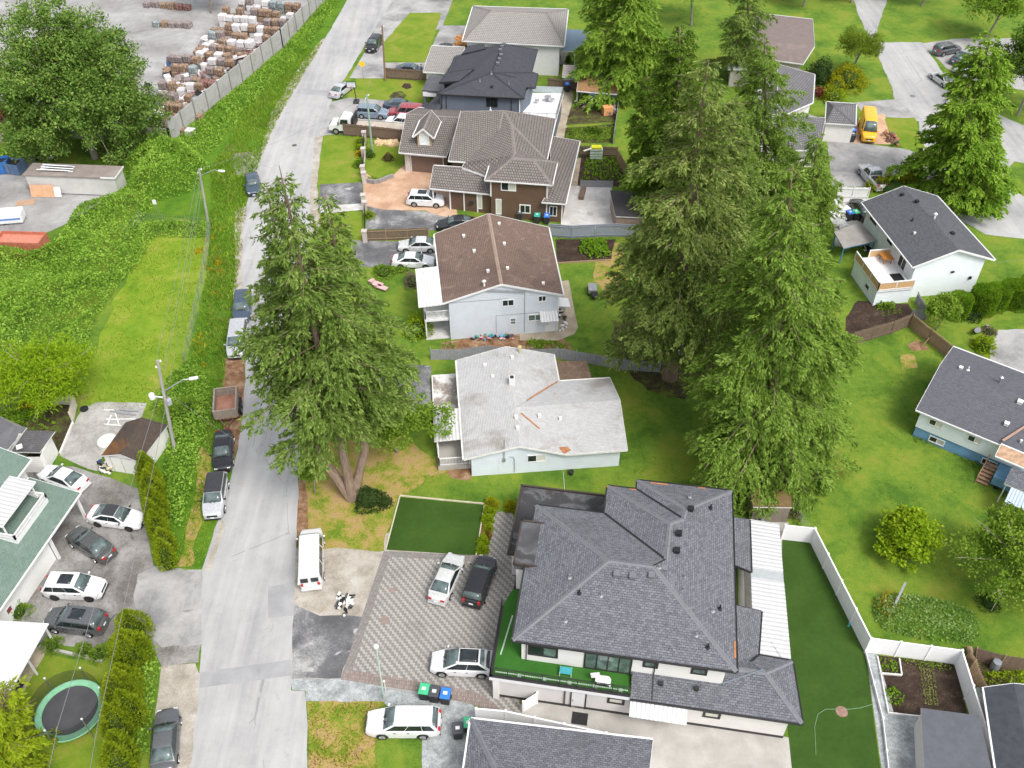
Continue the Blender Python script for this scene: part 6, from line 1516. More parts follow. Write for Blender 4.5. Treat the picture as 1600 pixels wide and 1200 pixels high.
tag(solo('timber_edging', MB().bar(P(114, 660, .1), P(94, 708, .1), .15, .25), m_offwhite, 'pale timber edging between the vegetable plot and gravel', 'edging'))
fence('white board fence behind the silver pickup', [(1306, 310), (1355, 311)], 1.6, m_white, 'boards', 2, rails=2)
fence('brown fence with a tall leaning post at the lower right vegetable bed', [(1514, 1050), (1516, 1030), (1560, 1042), (1620, 1050)], 1.6, m_wood, 'level', 2.0, pmat=m_woodt)
fence('narrow tan fence strip right beside the white vinyl fence', [(1505, 1035), (1528, 1090)], 1.7, m_woodt, 'boards', 2)
fence('galvanised chain link fence round the mown field', [(200, 372), (222, 352), (330, 360), (322, 420), (313, 470), (290, 572)], 1.8, m_steel, 'mesh', 2.6, cap=False, rails=0)
fence('thin wire fence beside the little timber shed', [(1240, 798), (1268, 846)], 1.2, m_steel, 'mesh', 2.5)
fence('dark post and rail trellis frame in the vegetable bed by the concrete patio', [(907, 292), (957, 293)], 1.0, m_woodg, 'level', 2.5)
# leaning plank on the lawn, lower right
solo('wooden_post', MB().bar(P(1389, 965, 0), P(1415, 910, 1.9), .16, .10), m_woodg, 'weathered grey post leaning over the ground cover patch on the right lawn', 'post')
solo('log', MB().tube([P(1514, 1012, .3), P(1524, 1050, .3), P(1533, 1072, .25)], [.24, .26, .22], 10), m_woodt, 'long tan log lying between the white fence and the brown fence', 'log')
solo('tree_stump', MB().tube([P(1527, 516, 0), P(1527, 516, .9)], [.35, .28], 9).tube([P(1540, 512, 0), P(1543, 508, .5)], [.2, .15], 8), m_bark2 if 'm_bark2' in globals() else m_woodg, 'broken wooden stump beside the grey drive at the right', 'stump')
# concrete wall of panels between posts round the bale yard
def panel_wall(label, line, h, mat):
    pts = [P(*q) for q in line]; t = thing('concrete_wall', label, 'wall', pts[0]); pn, ps = MB(), []
    for a, b in zip(pts[:-1], pts[1:]):
        L = (b - a).length; m = max(1, round(L / 3.2))
        for i in range(m):
            q0, q1 = a.lerp(b, i / m), a.lerp(b, (i + 1) / m); s = .03 * math.sin(i * 2.3)
            for z in (.55, 1.6, 2.6): pn.bar(q0 + Vector((0, s, z * h / 3.1)), q1 + Vector((0, s, z * h / 3.1)), .14, h / 3.1 * 1.0)
        for i in range(m + 1): q = a.lerp(b, i / m); ps.append(MB().bar(q, q + Vector((0, 0, h + .1)), .26))
    pn.build('panel', mat, t); dk_ = plain('dark wall post', (.20, .19, .18), .9, .2)
    for q in ps: q.build('post', dk_, t)
panel_wall('tall grey concrete panel wall between the bale yard and the green verge', [(268, 224), (442, 76), (523, -12)], 3.0, ground_mat('grey wall concrete', [(.3, (.29, .285, .28)), (.55, (.37, .365, .355)), (.75, (.27, .26, .23))], .5, 5, .3))
panel_wall('low grey concrete wall at the back of the bale yard behind the poplar', [(40, 212), (268, 224)], 2.2, m_conc)
# brick gate wall with posts and iron rails
gw = thing('gate_wall', 'pale stone gate wall with capped piers along the front of the brown house', 'wall', P(570, 290))
m_pier = plain('pale pink pier stone', (.46, .41, .38), .85, .15, 4, bump=.4)
for px in ((570, 222), (569, 248), (568, 276), (570, 286), (569, 321), (571, 332), (571, 378)):
    p = P(*px); MB().box((p.x, p.y, .75), (.5, .5, 1.5)).box((p.x, p.y, 1.54), (.64, .64, .10)).build('pier', m_pier, gw)
mb = MB()
for a, b in (((570, 222), (569, 248)), ((569, 248), (568, 276))):
    A_, B_ = P(*a), P(*b); mb.bar(A_ + Vector((0, 0, .25)), B_ + Vector((0, 0, .25)), .25, .5)
mb.build('plinth', m_pier, gw)
mb = MB()
for a, b in (((570, 222), (569, 248)), ((569, 248), (568, 276)), ((571, 332), (571, 378))):
    A_, B_ = P(*a), P(*b); L = (B_ - A_).length
    for z in (.6, 1.3): mb.bar(A_ + Vector((0, 0, z)), B_ + Vector((0, 0, z)), .05)
    for i in range(int(L / .18)): q = A_.lerp(B_, i * .18 / L); mb.bar(q + Vector((0, 0, .5)), q + Vector((0, 0, 1.35)), .03)
mb.build('iron_rail', m_black, gw)
rw = thing('retaining_wall', 'low curved grey block retaining wall at the foot of the small lawn', 'wall', P(592, 284))
mb = MB(); l_ = [P(*q) for q in ((574, 285), (584, 287), (592, 286), (604, 281), (614, 277))]
for a, b in zip(l_[:-1], l_[1:]): mb.bar(a + Vector((0, 0, .25)), b + Vector((0, 0, .25)), .3, .5)
mb.build('blocks', plain('grey garden blocks', (.24, .23, .22), .9, .25, 6), rw)

m_pole = wood_mat('grey utility pole', (.26, .25, .235), (.40, .385, .36), .5)
m_poleg = plain('green painted pole', (.26, .36, .30), .6, .15, 2)
m_poleb = wood_mat('brown utility pole', (.16, .10, .07), (.26, .18, .12), .5)
def street_pole(label, foot, top, h, arm_px=None, arm_z=None, mat=None, trans=None, name='utility_pole', rad=.16):
    a, b = P(*foot), P(*top, h)
    t = thing(name, label, 'utility pole', a)
    MB().tube([a, a.lerp(b, .5), b], [rad, rad * .9, rad * .72], 12).build('pole', mat or m_pole, t)
    mb = MB()
    for f, s in ((.99, .25), (.93, -.22)):
        q = a.lerp(b, f); mb.lathe(q + Vector((s, 0, -.05)), [(.05, 0), (.07, .05), (.04, .1), (.07, .15), (.03, .22)], 8); mb.bar(q, q + Vector((s, 0, 0)), .05)
    mb.build('insulator', m_offwhite, t)
    if arm_px:
        f = arm_z / h; q = a.lerp(b, f); e = P(*arm_px, arm_z + .9)
        ar = MB().tube([q, q.lerp(e, .35) + Vector((0, 0, .15)), q.lerp(e, .75) + Vector((0, 0, .28)), e], [.06, .055, .045, .04], 8).build('lamp_arm', m_steel, t)
        d = (e - q).normalized(); d.z = 0; d.normalize()
        ang = math.atan2(d.y, d.x)
        MB().box(e + d * .25 + Vector((0, 0, .03)), (.75, .30, .14), ang).box(e + d * .3 + Vector((0, 0, -.06)), (.45, .24, .10), ang).build('lamp_head', m_white, ar, bevel=.04)
    if trans:
        q = a.lerp(b, trans); mb = MB().lathe(q + Vector((-1.05, 0, -.1)), [(.02, .55), (.22, .5), (.26, .4), (.26, 0), (.2, -.05)], 12).bar(q, q + Vector((-.95, 0, .1)), .09); mb.build('globe_lamp', m_white, t)
        MB().lathe(q + Vector((.28, -.05, -.75)), [(.2, 0), (.25, .05), (.25, .55), (.18, .62)], 12).build('transformer', plain('grey can', (.34, .35, .36)), t)
    return a, b
p1 = street_pole('leaning grey utility pole with a street light and white globe beside the mossy shed', (274, 708), (246, 563), 10.6, (298, 592), 7.2, trans=.62)
p2 = street_pole('grey utility pole with a curved street light arm in long grass by the field', (326, 352), (311, 264), 7.6, (343, 267), 6.7, rad=.15)
p3 = street_pole('slim green painted pole behind the stone wall of the brown house', (582, 238), (573, 148), 8.1, mat=m_poleg, rad=.14)
p4 = street_pole('brown wooden utility pole at the end of the board fence near the top', (602, 126), (597, 40), 8.2, mat=m_poleb, rad=.15)
def wire(label, pts, r=.012, sag=.0, group='overhead wires', mat=None):
    path = []
    for a, b in zip(pts[:-1], pts[1:]):
        for i in range(12): t = i / 12; path.append(a.lerp(b, t) - Vector((0, 0, sag * 4 * t * (1 - t))))
    path.append(pts[-1])
    c = Vector((pts[0].x, pts[0].y, min(p.z for p in path)))
    return solo('overhead_wire', MB().tube(path, r, 5), mat or plain('wire', (.20, .20, .20), .6), label, 'wire', group, loc=pts[0])
w1 = p1[1]; w2 = p2[1]
for i, (z, dx, lab) in enumerate(((-.15, -.25, 'overhead wire, topmost of those between the two grey poles over the mown field'), (-1.2, .05, 'overhead wire, second of those between the two grey poles over the mown field'), (-1.7, .12, 'overhead wire, third of those between the two grey poles over the mown field'), (-3.2, .1, 'overhead wire, lowest of those between the two grey poles over the mown field'))):
    wire(lab, [w1 + Vector((dx, 0, z)), w2 + Vector((dx * .5, 0, z * .5))], .014, .5)
wire('thick pale service cable, left of the two crossing the car park to the bottom edge', [w1 + Vector((-.9, 0, -3.9)), P(176, 850, 7.0), P(90, 1135, 8.4), P(70, 1230, 8.8)], .017, .05)
wire('thick pale service cable, right of the two crossing the tall hedge to the bottom edge', [w1 + Vector((.1, 0, -3.4)), P(225, 800, 7.0), P(152, 1135, 8.4), P(135, 1230, 8.8)], .017, .05)
wire('thin wire from the street light pole across the verge to the roadside fir', [w1 + Vector((.2, 0, -4)), P(372, 690, 6)], .012, .2)
wire('thin wire from the pole at the bend to the green painted pole', [w2, P(470, 205, 7.6), p3[1]], .012, .3)
wire('thin wire from the green painted pole to the brown pole at the top', [p3[1], p4[1]], .012, .3)
wire('thin wire from the white gable of the upper right house to the lawn edge', [P(1551, 410, 4.3), P(1640, 400, 6)], .012, .1)
# green post lamp at the edge of the pavers
lp = P(600, 1092); t = thing('lamp_post', 'thin pale green lamp post with a glass head at the paver border', 'lamp post', lp)
tp = P(588, 1012, 6.6)
MB().tube([lp, lp.lerp(tp, .6), tp], [.07, .06, .045], 10).build('post', plain('pale green post', (.38, .50, .42), .5), t)
MB().lathe(tp, [(.06, -.05), (.16, .05), (.18, .2), (.10, .34), (.02, .38)], 12).build('lamp_head', m_offwhite, t)
t2 = P(603, 1080); solo('marker_post', MB().bar(t2, t2 + Vector((0, 0, 1.3)), .06).box(t2 + Vector((0, 0, 1.35)), (.14, .1, .18)), m_offwhite, 'short white marker post beside the pale green lamp post', 'post')
shrub_later = []
# yellow road sign, little white sign, basketball hoop
def sign_post(name, label, foot, h, mat, size, shape, face=0.0, pm=None):
    p = P(*foot); t = thing(name, label, 'sign', p)
    MB().bar(p, p + Vector((0, 0, h)), .06).build('post', pm or m_steel, t)
    c = p + Vector((0, -.05, h - size * .4)); mb = MB()
    if shape == 'diamond':
        q = [(0, -size * .7), (size * .7, 0), (0, size * .7), (-size * .7, 0)]
        mb.add([(c.x + a, c.y, c.z + b) for a, b in q] + [(c.x + a, c.y + .02, c.z + b) for a, b in q], [(0, 1, 2, 3), (7, 6, 5, 4)] + [(i, 4 + i, 4 + (i + 1) % 4, (i + 1) % 4) for i in range(4)])
    else: mb.box(c, (size * .75, .02, size))
    mb.build('sign_plate', mat, t)
sign_post('road_sign', 'yellow diamond road sign on a thin post beside the far driveway', (568, 124), 2.7, plain('sign yellow', (.85, .50, .02), .4), .75, 'diamond')
sign_post('road_sign', 'small white sign on a pale post in the long grass beside the field', (247, 335), 2.0, m_white, .6, 'plate')
bh = thing('basketball_hoop', 'portable basketball hoop with a framed backboard at the road edge by the lawn', 'basketball hoop', P(557, 160))
p = P(557, 160)
MB().box(p + Vector((0, 0, .15)), (.8, 1.1, .3)).build('base', m_black, bh, bevel=.08)
MB().tube([p + Vector((0, 0, .2)), p + Vector((-.05, -.1, 2.2)), p + Vector((-.25, -.5, 3.1))], [.07, .06, .05], 8).build('post', m_black, bh)
c = p + Vector((-.35, -.7, 3.0))
MB().box(c, (1.3, .04, .85)).build('backboard', plain('backboard', (.5, .52, .54)), bh)
mb = MB()
for dx, dz, w, h in ((0, .43, 1.36, .07), (0, -.43, 1.36, .07), (.65, 0, .07, .9), (-.65, 0, .07, .9)): mb.box(c + Vector((dx, -.02, dz)), (w, .06, h))
mb.build('backboard_frame', m_black, bh)
MB().lathe(c + Vector((0, -.35, -.25)), [(.21, 0), (.24, 0), (.24, .03), (.21, .03), (.21, 0)], 14).build('rim', plain('orange rim', (.5, .15, .03)), bh)

def person():
    t = thing('person', 'person in dark clothes standing by the dark blue car at the brown fence', 'person', (0, 0, 0))
    me = bpy.data.meshes.new('body')
    V = [(0, 0, .92), (0, -.01, 1.15), (0, 0, 1.38), (0, 0, 1.50), (0, .02, 1.60), (0, .015, 1.70),
         (.10, 0, .86), (.12, .02, .48), (.12, -.02, .09), (.12, .10, .04), (-.10, 0, .86), (-.11, .03, .48), (-.12, -.02, .09), (-.12, .10, .04),
         (.19, 0, 1.40), (.25, -.03, 1.12), (.23, .12, .90), (.22, .16, .82), (-.19, 0, 1.40), (-.26, .02, 1.13), (-.20, .20, 1.02), (-.17, .28, 1.02)]
    E = [(0, 1), (1, 2), (2, 3), (3, 4), (4, 5), (0, 6), (6, 7), (7, 8), (8, 9), (0, 10), (10, 11), (11, 12), (12, 13), (2, 14), (14, 15), (15, 16), (16, 17), (2, 18), (18, 19), (19, 20), (20, 21)]
    Rr = [.15, .14, .15, .06, .085, .08, .095, .07, .05, .045, .095, .07, .05, .045, .075, .052, .04, .035, .075, .052, .04, .035]
    me.from_pydata(V, E, [])
    o = link(bpy.data.objects.new('body', me)); o.parent = t
    md = o.modifiers.new('skin', 'SKIN')
    for i, r in enumerate(Rr): me.skin_vertices[0].data[i].radius = (r, r * (.75 if i < 3 else 1))
    me.skin_vertices[0].data[0].use_root = True
    o.modifiers.new('sub', 'SUBSURF').levels = 1; o.modifiers['sub'].render_levels = 2
    g = NG('person cloth and skin'); z = g.sep(g.obj())[2]
    me.materials.append(g.done(g.ramp(g.math('DIVIDE', z, 2.0), [(.0, (.02, .02, .022)), (.44, (.03, .032, .04)), (.45, (.035, .038, .05)), (.745, (.04, .042, .055)), (.75, (.38, .24, .17))], 'CONSTANT'), .85))
    MB().lathe((0, .0, 1.66), [(.092, 0), (.10, .04), (.085, .10), (.03, .135)], 12).build('hair', plain('dark hair', (.02, .015, .012), .8), t, smooth=60, local=True)
    MB().box((0, .105, 1.61), (.025, .03, .035)).build('nose', plain('skin', (.38, .24, .17)), t, local=True, bevel=.008)
    q = P(659, 118); t.location = q; t.rotation_euler = (0, 0, R(100))
person()

m_bin = plain('dark bin plastic', (.035, .037, .04), .6, .1)
def wheelie_bin(label, px, lid, rz=0.0, group=None, body=None, s=1.0):
    t = thing('wheelie_bin', label, 'bin', (0, 0, 0), 0, group)
    b = MB(); lo, hi = (.26, .28), (.31, .36)
    b.add([(x * lo[0], y * lo[1], .06) for x, y in ((-1, -1), (1, -1), (1, 1), (-1, 1))] + [(x * hi[0], y * hi[1], .98) for x, y in ((-1, -1), (1, -1), (1, 1), (-1, 1))], [(3, 2, 1, 0), (4, 5, 6, 7), (0, 1, 5, 4), (1, 2, 6, 5), (2, 3, 7, 6), (3, 0, 4, 7)])
    b.build('body', body or m_bin, t, local=True, bevel=.02)
    l = MB().add([(-.34, -.40, .99), (.34, -.40, .99), (.34, .40, .99), (-.34, .40, .99), (-.30, -.34, 1.07), (.30, -.34, 1.07), (.30, .36, 1.10), (-.30, .36, 1.10)], [(3, 2, 1, 0), (4, 5, 6, 7), (0, 1, 5, 4), (1, 2, 6, 5), (2, 3, 7, 6), (3, 0, 4, 7)])
    l.build('lid', lid, t, local=True, bevel=.02)
    MB().box((0, -.02, 1.10), (.26, .22, .012)).build('lid_sticker', m_offwhite, t, local=True)
    MB().bar((-.26, .42, .96), (.26, .42, .96), .04).build('handle', m_bin, t, local=True)
    for x in (-.27, .27): MB().lathe((x, .30, .12), [(.12, -.03), (.12, .03), (.03, .035)], 12, axis='x').build('wheel', m_rubber, t, local=True)
    t.location = P(*px); t.rotation_euler = (0, 0, rz); t.scale = (s, s, s)
l_green = plain('green lid', (.05, .42, .20), .45, .06); l_black = plain('grey lid', (.06, .063, .075), .45, .06); l_blue = plain('blue lid', (.03, .17, .62), .45, .06); l_teal = plain('teal lid', (.02, .36, .26), .45, .06)
gb = 'three bins on the gravel by the pavers'
wheelie_bin('wheelie bin with green lid, left of the three on the gravel', (664, 1089), l_green, R(-8), gb, s=1.12)
wheelie_bin('wheelie bin with grey lid, between the green and blue ones on the gravel', (680, 1093), l_black, R(-8), gb, s=1.12)
wheelie_bin('wheelie bin with blue lid, right of the three on the gravel', (697, 1096), l_blue, R(-8), gb, s=1.12)
wheelie_bin('wheelie bin with teal lid against the brown house wall', (839, 348), l_teal, R(-8), s=1.1)
wheelie_bin('wheelie bin with blue lid against the brown house wall', (854, 349), l_blue, R(-8), s=1.1)
wheelie_bin('dark wheelie bin beside the brown house wall, left of the teal one', (812, 343), l_black, R(-8))
wheelie_bin('wheelie bin with blue lid beside the garage pillar and yellow van', (1330, 214), l_blue, R(10), s=1.1)
wheelie_bin('wheelie bin with dark lid just below the one by the yellow van', (1330, 221), l_black, R(10), s=1.1)
wheelie_bin('wheelie bin with blue lid by the shelter of the white deck house', (1325, 344), l_blue, R(20), s=1.1)
wheelie_bin('wheelie bin with green lid by the shelter of the white deck house', (1334, 343), l_green, R(20), s=1.1)
wheelie_bin('wheelie bin with blue lid by the dark brown fence of the slate house', (886, 143), l_blue, R(0), s=1.2)
wheelie_bin('green lidded bin behind the white bottom fence, cut by the frame', (732, 1140), l_green, R(5))
wheelie_bin('black bin next to the green lidded one behind the white bottom fence', (716, 1150), l_black, R(5), s=1.1)

# low flat roofed trailer store in the side lot
st = thing('storage_trailer', 'long grey flat roofed storage trailer backing on to the brambles', 'container', P(120, 300))
a_, b_2 = P(52, 303), P(180, 303); FO = Frame(a_[:2], math.degrees(math.atan2((b_2 - a_).y, (b_2 - a_).x)))
a_ = P(50, 302); FO = Frame(a_[:2], -4)
MB().prism([FO(*q)[:2] for q in [(0, 0), (11.2, 0), (11.2, 2.6), (0, 2.6)]], .15, 2.55, top=False).build('wall', plain('grey white trailer side', (.50, .49, .47), .7, .1, .8), st)
MB().prism([FO(*q)[:2] for q in [(-.2, -.15), (11.4, -.15), (11.4, 2.75), (-.2, 2.75)]], 2.55, 2.70).build('roof', plain('grey brown trailer roof', (.24, .205, .185), .85, .2, .6), st)
MB().bar(FO(9.6, -.17, 2.66), FO(11.42, -.17, 2.66), .06, .2).bar(FO(11.42, -.1, 2.66), FO(11.42, 2.7, 2.66), .06, .2).build('roof_edge', m_white, st)
pi = thing('pipe_stack', 'stack of white and blue plastic pipes on the storage trailer roof', 'pipes', FO(3, 1.4, 2.7))
for k in range(9):
    o = random.uniform(-.5, .5); mb = MB().tube([FO(1.3 + random.random() * .5, 2.4 - k * .2 + o * .3, 2.8 + (k % 3) * .1), FO(5.0 + random.random() * .8, 1.9 - k * .17 - o * .4, 2.8 + (k % 3) * .1)], .07, 7)
    mb.build('pipe', [m_white, plain('pale blue pipe', (.45, .58, .68))][k % 3 == 1], pi)
solo('plywood_sheet', MB().box(FO(1.8, -.55, .75), (2.9, .06, 1.5), R(-4), M=Matrix.Rotation(R(-20), 4, 'X')), plain('orange plywood', (.50, .29, .17), .8, .15, 2), 'orange plywood sheet leaning on the storage trailer side', 'board')
solo('board', MB().box(FO(3.6, -.4, .6), (.9, .05, 1.2), R(-4), M=Matrix.Rotation(R(-20), 4, 'X')), m_white, 'white board leaning right of the plywood sheet', 'board')
solo('plywood_sheet', MB().box(FO(.2, -2.2, .03), (2.2, 1.3, .04), R(12)), plain('tan plywood', (.38, .25, .17), .8, .15, 2), 'tan plywood sheet lying on the asphalt by the storage trailer', 'board')
m_skip = plain('blue skip paint', (.03, .14, .40), .5, .15); m_skipg = plain('green skip paint', (.02, .20, .09), .5, .15)
def skip(label, px, d, mat, rz, inner=None, name='skip'):
    p = P(*px); t = thing(name, label, 'skip', p, 0)
    b = MB(); lx, ly, h = d; ca, sa = math.cos(rz), math.sin(rz)
    def q(x, y, z): return (p.x + x * ca - y * sa, p.y + x * sa + y * ca, z)
    for (x0, x1, y0, y1) in ((-lx / 2, lx / 2, -ly / 2, -ly / 2 + .08), (-lx / 2, lx / 2, ly / 2 - .08, ly / 2), (-lx / 2, -lx / 2 + .08, -ly / 2 + .08, ly / 2 - .08), (lx / 2 - .08, lx / 2, -ly / 2 + .08, ly / 2 - .08)):
        b.prism([q(x0, y0, 0)[:2], q(x1, y0, 0)[:2], q(x1, y1, 0)[:2], q(x0, y1, 0)[:2]], .1, h)
    b.build('body', mat, t)
    r = MB()
    for i in range(int(lx / .6)): r.bar(q(-lx / 2 + .3 + i * .6, -ly / 2 - .03, .15), q(-lx / 2 + .3 + i * .6, -ly / 2 - .03, h - .1), .08)
    r.build('rib', mat, t)
    MB().prism([q(-lx / 2 + .08, -ly / 2 + .08, 0)[:2], q(lx / 2 - .08, -ly / 2 + .08, 0)[:2], q(lx / 2 - .08, ly / 2 - .08, 0)[:2], q(-lx / 2 + .08, ly / 2 - .08, 0)[:2]], .1, h * .8).build('load', inner or m_black, t)
skip('bright blue skip at the left edge of the side lot', (2, 268), (2.6, 1.8, 1.7), m_skip, .2)
skip('dark blue skip full of black rubbish beside the storage trailer', (26, 268), (2.2, 1.8, 1.5), plain('faded blue skip', (.10, .16, .27), .6, .2), -.2)
skip('long green roll-off container at the left edge of the bale yard', (-10, 140), (6.5, 2.4, 2.2), m_skipg, -.1, plain('green tarp', (.03, .26, .12)))
skip('red roofed container half buried in the brambles at the left edge', (40, 392), (5.2, 2.3, 1.9), plain('faded red paint', (.42, .14, .09), .7, .2), -.05, plain('faded red lid', (.48, .19, .13)))
bt = thing('boat_cover', 'long white covered trailer with blue stripe at the left edge above the red container', 'trailer', P(0, 350))
pa, pb = P(-60, 352), P(40, 344)
MB().bar(pa + Vector((0, 0, .8)), pb + Vector((0, 0, .8)), 1.8, 1.3).build('cover', m_wmetal_flat, bt, bevel=.15)
MB().bar(pa + Vector((0, -.93, .8)), pb + Vector((0, -.93, .8)), .03, .2).build('stripe', plain('stripe blue', (.08, .2, .5)), bt)
for f in (.4, .7): q = pa.lerp(pb, f) + Vector((0, -.75, .3)); MB().lathe(q, [(.12, -.1), (.3, -.1), (.3, .1), (.12, .1)], 12, axis='y').build('wheel', m_rubber, bt)
# the yard's baled scrap: rows of wrapped and bare bales, each bale a thing
brng = random.Random(3)
def bale_mat(n, stops, sc=3.0):
    return ground_mat(n, stops, sc, 9, .9, .8, 1.0, .08, 5)
bm = [bale_mat('white wrapped bale', [(.3, (.52, .50, .50)), (.6, (.68, .66, .66)), (.72, (.40, .36, .38))], 1.2), bale_mat('brown cardboard bale', [(.3, (.13, .08, .05)), (.5, (.27, .18, .12)), (.7, (.42, .33, .26))]), bale_mat('mixed scrap bale', [(.3, (.09, .08, .08)), (.45, (.30, .28, .28)), (.56, (.20, .11, .08)), (.70, (.46, .45, .46))]), bale_mat('teal scrap bale', [(.3, (.12, .15, .15)), (.5, (.25, .30, .30)), (.7, (.42, .45, .45))]), bale_mat('rusty red bale', [(.3, (.12, .05, .05)), (.55, (.26, .12, .10)), (.72, (.36, .28, .26))])]
blab = {0: 'white wrapped bale', 1: 'brown cardboard bale', 2: 'mixed scrap bale', 3: 'teal grey scrap bale', 4: 'rusty red scrap bale'}
bproto = {}
def bale(k, x, y, z, rz, s):
    if k not in bproto:
        b = MB(); n = 4; b.box((0, 0, .55), (1.5, 1.15, 1.1))
        o = b.build('scrap_bale', bm[k], None, bevel=.12)
        ps_ = MB()
        for q in (-.45, 0, .45): ps_.bar((q, -.6, 1.0), (q, .6, 1.0), .03).bar((q, -.59, .05), (q, -.59, 1.1), .03)
        st_ = ps_.build('strap', m_black if k else m_offwhite, o, local=True)
        tag(o, blab[k] + ' stacked in rows in the yard behind the concrete wall', 'bale', blab[k] + 's stacked in the yard'); bproto[k] = o
    else: o = copy_tree(bproto[k])
    o.location = (x, y, z); o.rotation_euler = (0, 0, rz); o.scale = s
rows = [((262, 205), (305, 212), [2, 0, 2], 1), ((262, 180), (318, 190), [1, 1, 2, 1], 2), ((255, 163), (318, 172), [2, 2, 1, 3], 2), ((250, 147), (322, 150), [0, 0, 0, 0], 2), ((275, 128), (355, 140), [2, 1, 4, 3], 1), ((258, 118), (352, 126), [1, 2, 3, 2, 2, 1], 2),
        ((265, 104), (368, 112), [2, 4, 3, 0, 2, 1], 2), ((310, 98), (365, 103), [0, 0, 0], 2), ((305, 86), (395, 94), [0, 2, 1, 1, 1], 2), ((318, 76), (400, 84), [0, 0, 0, 0], 2), ((318, 66), (425, 74), [3, 2, 1, 0, 1], 2), ((330, 52), (440, 62), [1, 0, 0, 1], 2), ((345, 40), (450, 50), [0, 0, 2, 1], 2), ((350, 28), (462, 38), [1, 2, 1, 0], 2), ((375, 14), (472, 24), [0, 0, 3, 1], 2), ((240, 40), (300, 44), [3, 2, 2], 1), ((225, 10), (300, 16), [2, 1, 4], 1), ((20, 190), (75, 196), [2, 0, 2], 1), ((0, 172), (55, 178), [3, 2, 1], 1)]
for (a, b, seq_, nh) in rows:
    A_, B_ = P(*a), P(*b); L = (B_ - A_).length; n = max(1, int(L / 1.28)); ang = math.atan2((B_ - A_).y, (B_ - A_).x)
    for i in range(n):
        q = A_.lerp(B_, (i + .5) / n); k = seq_[int(i / n * len(seq_))]
        for l in range(nh):
            if l and brng.random() < .18: continue
            bale(k if brng.random() < .8 else brng.choice([0, 1, 2]), q.x + brng.uniform(-.1, .1), q.y + brng.uniform(-.12, .12), l * .98, ang + brng.uniform(-.12, .12), (brng.uniform(.72, .84), brng.uniform(.8, 1.1), brng.uniform(.75, .95)))
def rubble(label, px, mat, n, s, seed, h=.5, name='scrap_heap', cat='scrap heap'):
    r = random.Random(seed); mb = MB(); poly = [G(*q) for q in px]; xs = [p[0] for p in poly]; ys = [p[1] for p in poly]
    cx, cy = sum(xs) / len(xs), sum(ys) / len(ys); k = 0
    while k < n:
        x, y = r.uniform(min(xs), max(xs)), r.uniform(min(ys), max(ys))
        if not in_poly2(x, y, poly): continue
        M = Matrix.Rotation(r.uniform(0, 6), 4, 'Z') @ Matrix.Rotation(r.uniform(-.7, .7), 4, 'X')
        mb.box((x, y, r.uniform(.05, h)), (s * r.uniform(.4, 1.8), s * r.uniform(.3, 1), s * r.uniform(.1, .6)), M=M, mi=r.randrange(len(mat))); k += 1
    return solo(name, mb, mat, label, cat, loc=(cx, cy, 0))
def in_poly2(x, y, poly):
    c = False; j = len(poly) - 1
    for i in range(len(poly)):
        if (poly[i][1] > y) != (poly[j][1] > y) and x < (poly[j][0] - poly[i][0]) * (y - poly[i][1]) / (poly[j][1] - poly[i][1]) + poly[i][0]: c = not c
        j = i
    return c
rubble('heap of mixed white and dark scrap at the left of the bale yard', [(-10, 155), (40, 150), (85, 190), (70, 205), (-10, 205)], [m_offwhite, bm[2], bm[1], m_black, plain('scrap blue', (.2, .3, .4))], 150, .6, 31, 1.0)
for i, (pg, lab) in enumerate((([(262, 214), (258, 160), (320, 150), (330, 172)], 'loose scrap strewn between the bales nearest the wall corner'), ([(256, 150), (262, 105), (350, 98), (372, 125)], 'loose scrap strewn between the middle rows of bales'), ([(305, 100), (322, 62), (432, 66), (385, 112)], 'loose scrap strewn between the far rows of bales'))):
    rubble(lab, pg, [bm[0], bm[1], bm[2], bm[4], m_offwhite, m_black], 130, 1.0, 60 + i, .9)
rubble('scattered dark and pale scrap behind the poplar in the bale yard', [(30, 130), (240, 140), (250, 205), (60, 200)], [bm[1], bm[2], m_offwhite, m_black, bm[3]], 160, 1.0, 66, .8)
rubble('purple grey heap of rubbish beside the dark bush and trailer', [(42, 240), (86, 238), (88, 252), (45, 252)], [plain('purple scrap', (.2, .18, .24)), m_offwhite, m_black], 60, .4, 32, .5)
rubble('torn black and white rubbish heap on the sandy parking by the asphalt apron', [(528, 930), (552, 930), (556, 955), (540, 964), (524, 958)], [m_black, plain('charred grey', (.1, .1, .1)), m_offwhite], 46, .30, 33, .35)
rubble('pile of dark clothes and wood scraps beside the mossy shed door', [(153, 725), (172, 725), (176, 742), (156, 738)], [plain('navy cloth', (.03, .05, .12)), m_black, plain('pale timber', (.5, .45, .3)), m_offwhite], 40, .28, 34, .5)
rubble('clutter of toys and pots along the pale blue house wall', [(735, 529), (800, 522), (800, 532), (738, 536)], [m_black, plain('copper scrap', (.35, .16, .1)), plain('toy blue', (.1, .3, .5)), plain('toy green', (.05, .3, .2)), plain('toy pink', (.6, .3, .35))], 46, .28, 35, .45)
rubble('dark household clutter beneath the slatted grey steps', [(874, 470), (880, 470), (888, 515), (874, 520)], [m_black, m_offwhite, m_woodg], 26, .3, 36, .4)
rubble('scattered blue and grey clutter below the tallest olive fir', [(1000, 535), (1075, 540), (1085, 560), (1000, 560)], [plain('tarp blue', (.1, .2, .3)), m_woodg, m_black, plain('clutter brown', (.3, .18, .12))], 50, .5, 37, .5)
rubble('clutter and chairs under the porch of the dark blue shed', [(898, 160), (920, 158), (920, 170), (900, 172)], [m_black, m_offwhite, plain('plum cloth', (.2, .06, .15))], 30, .3, 38, .5)
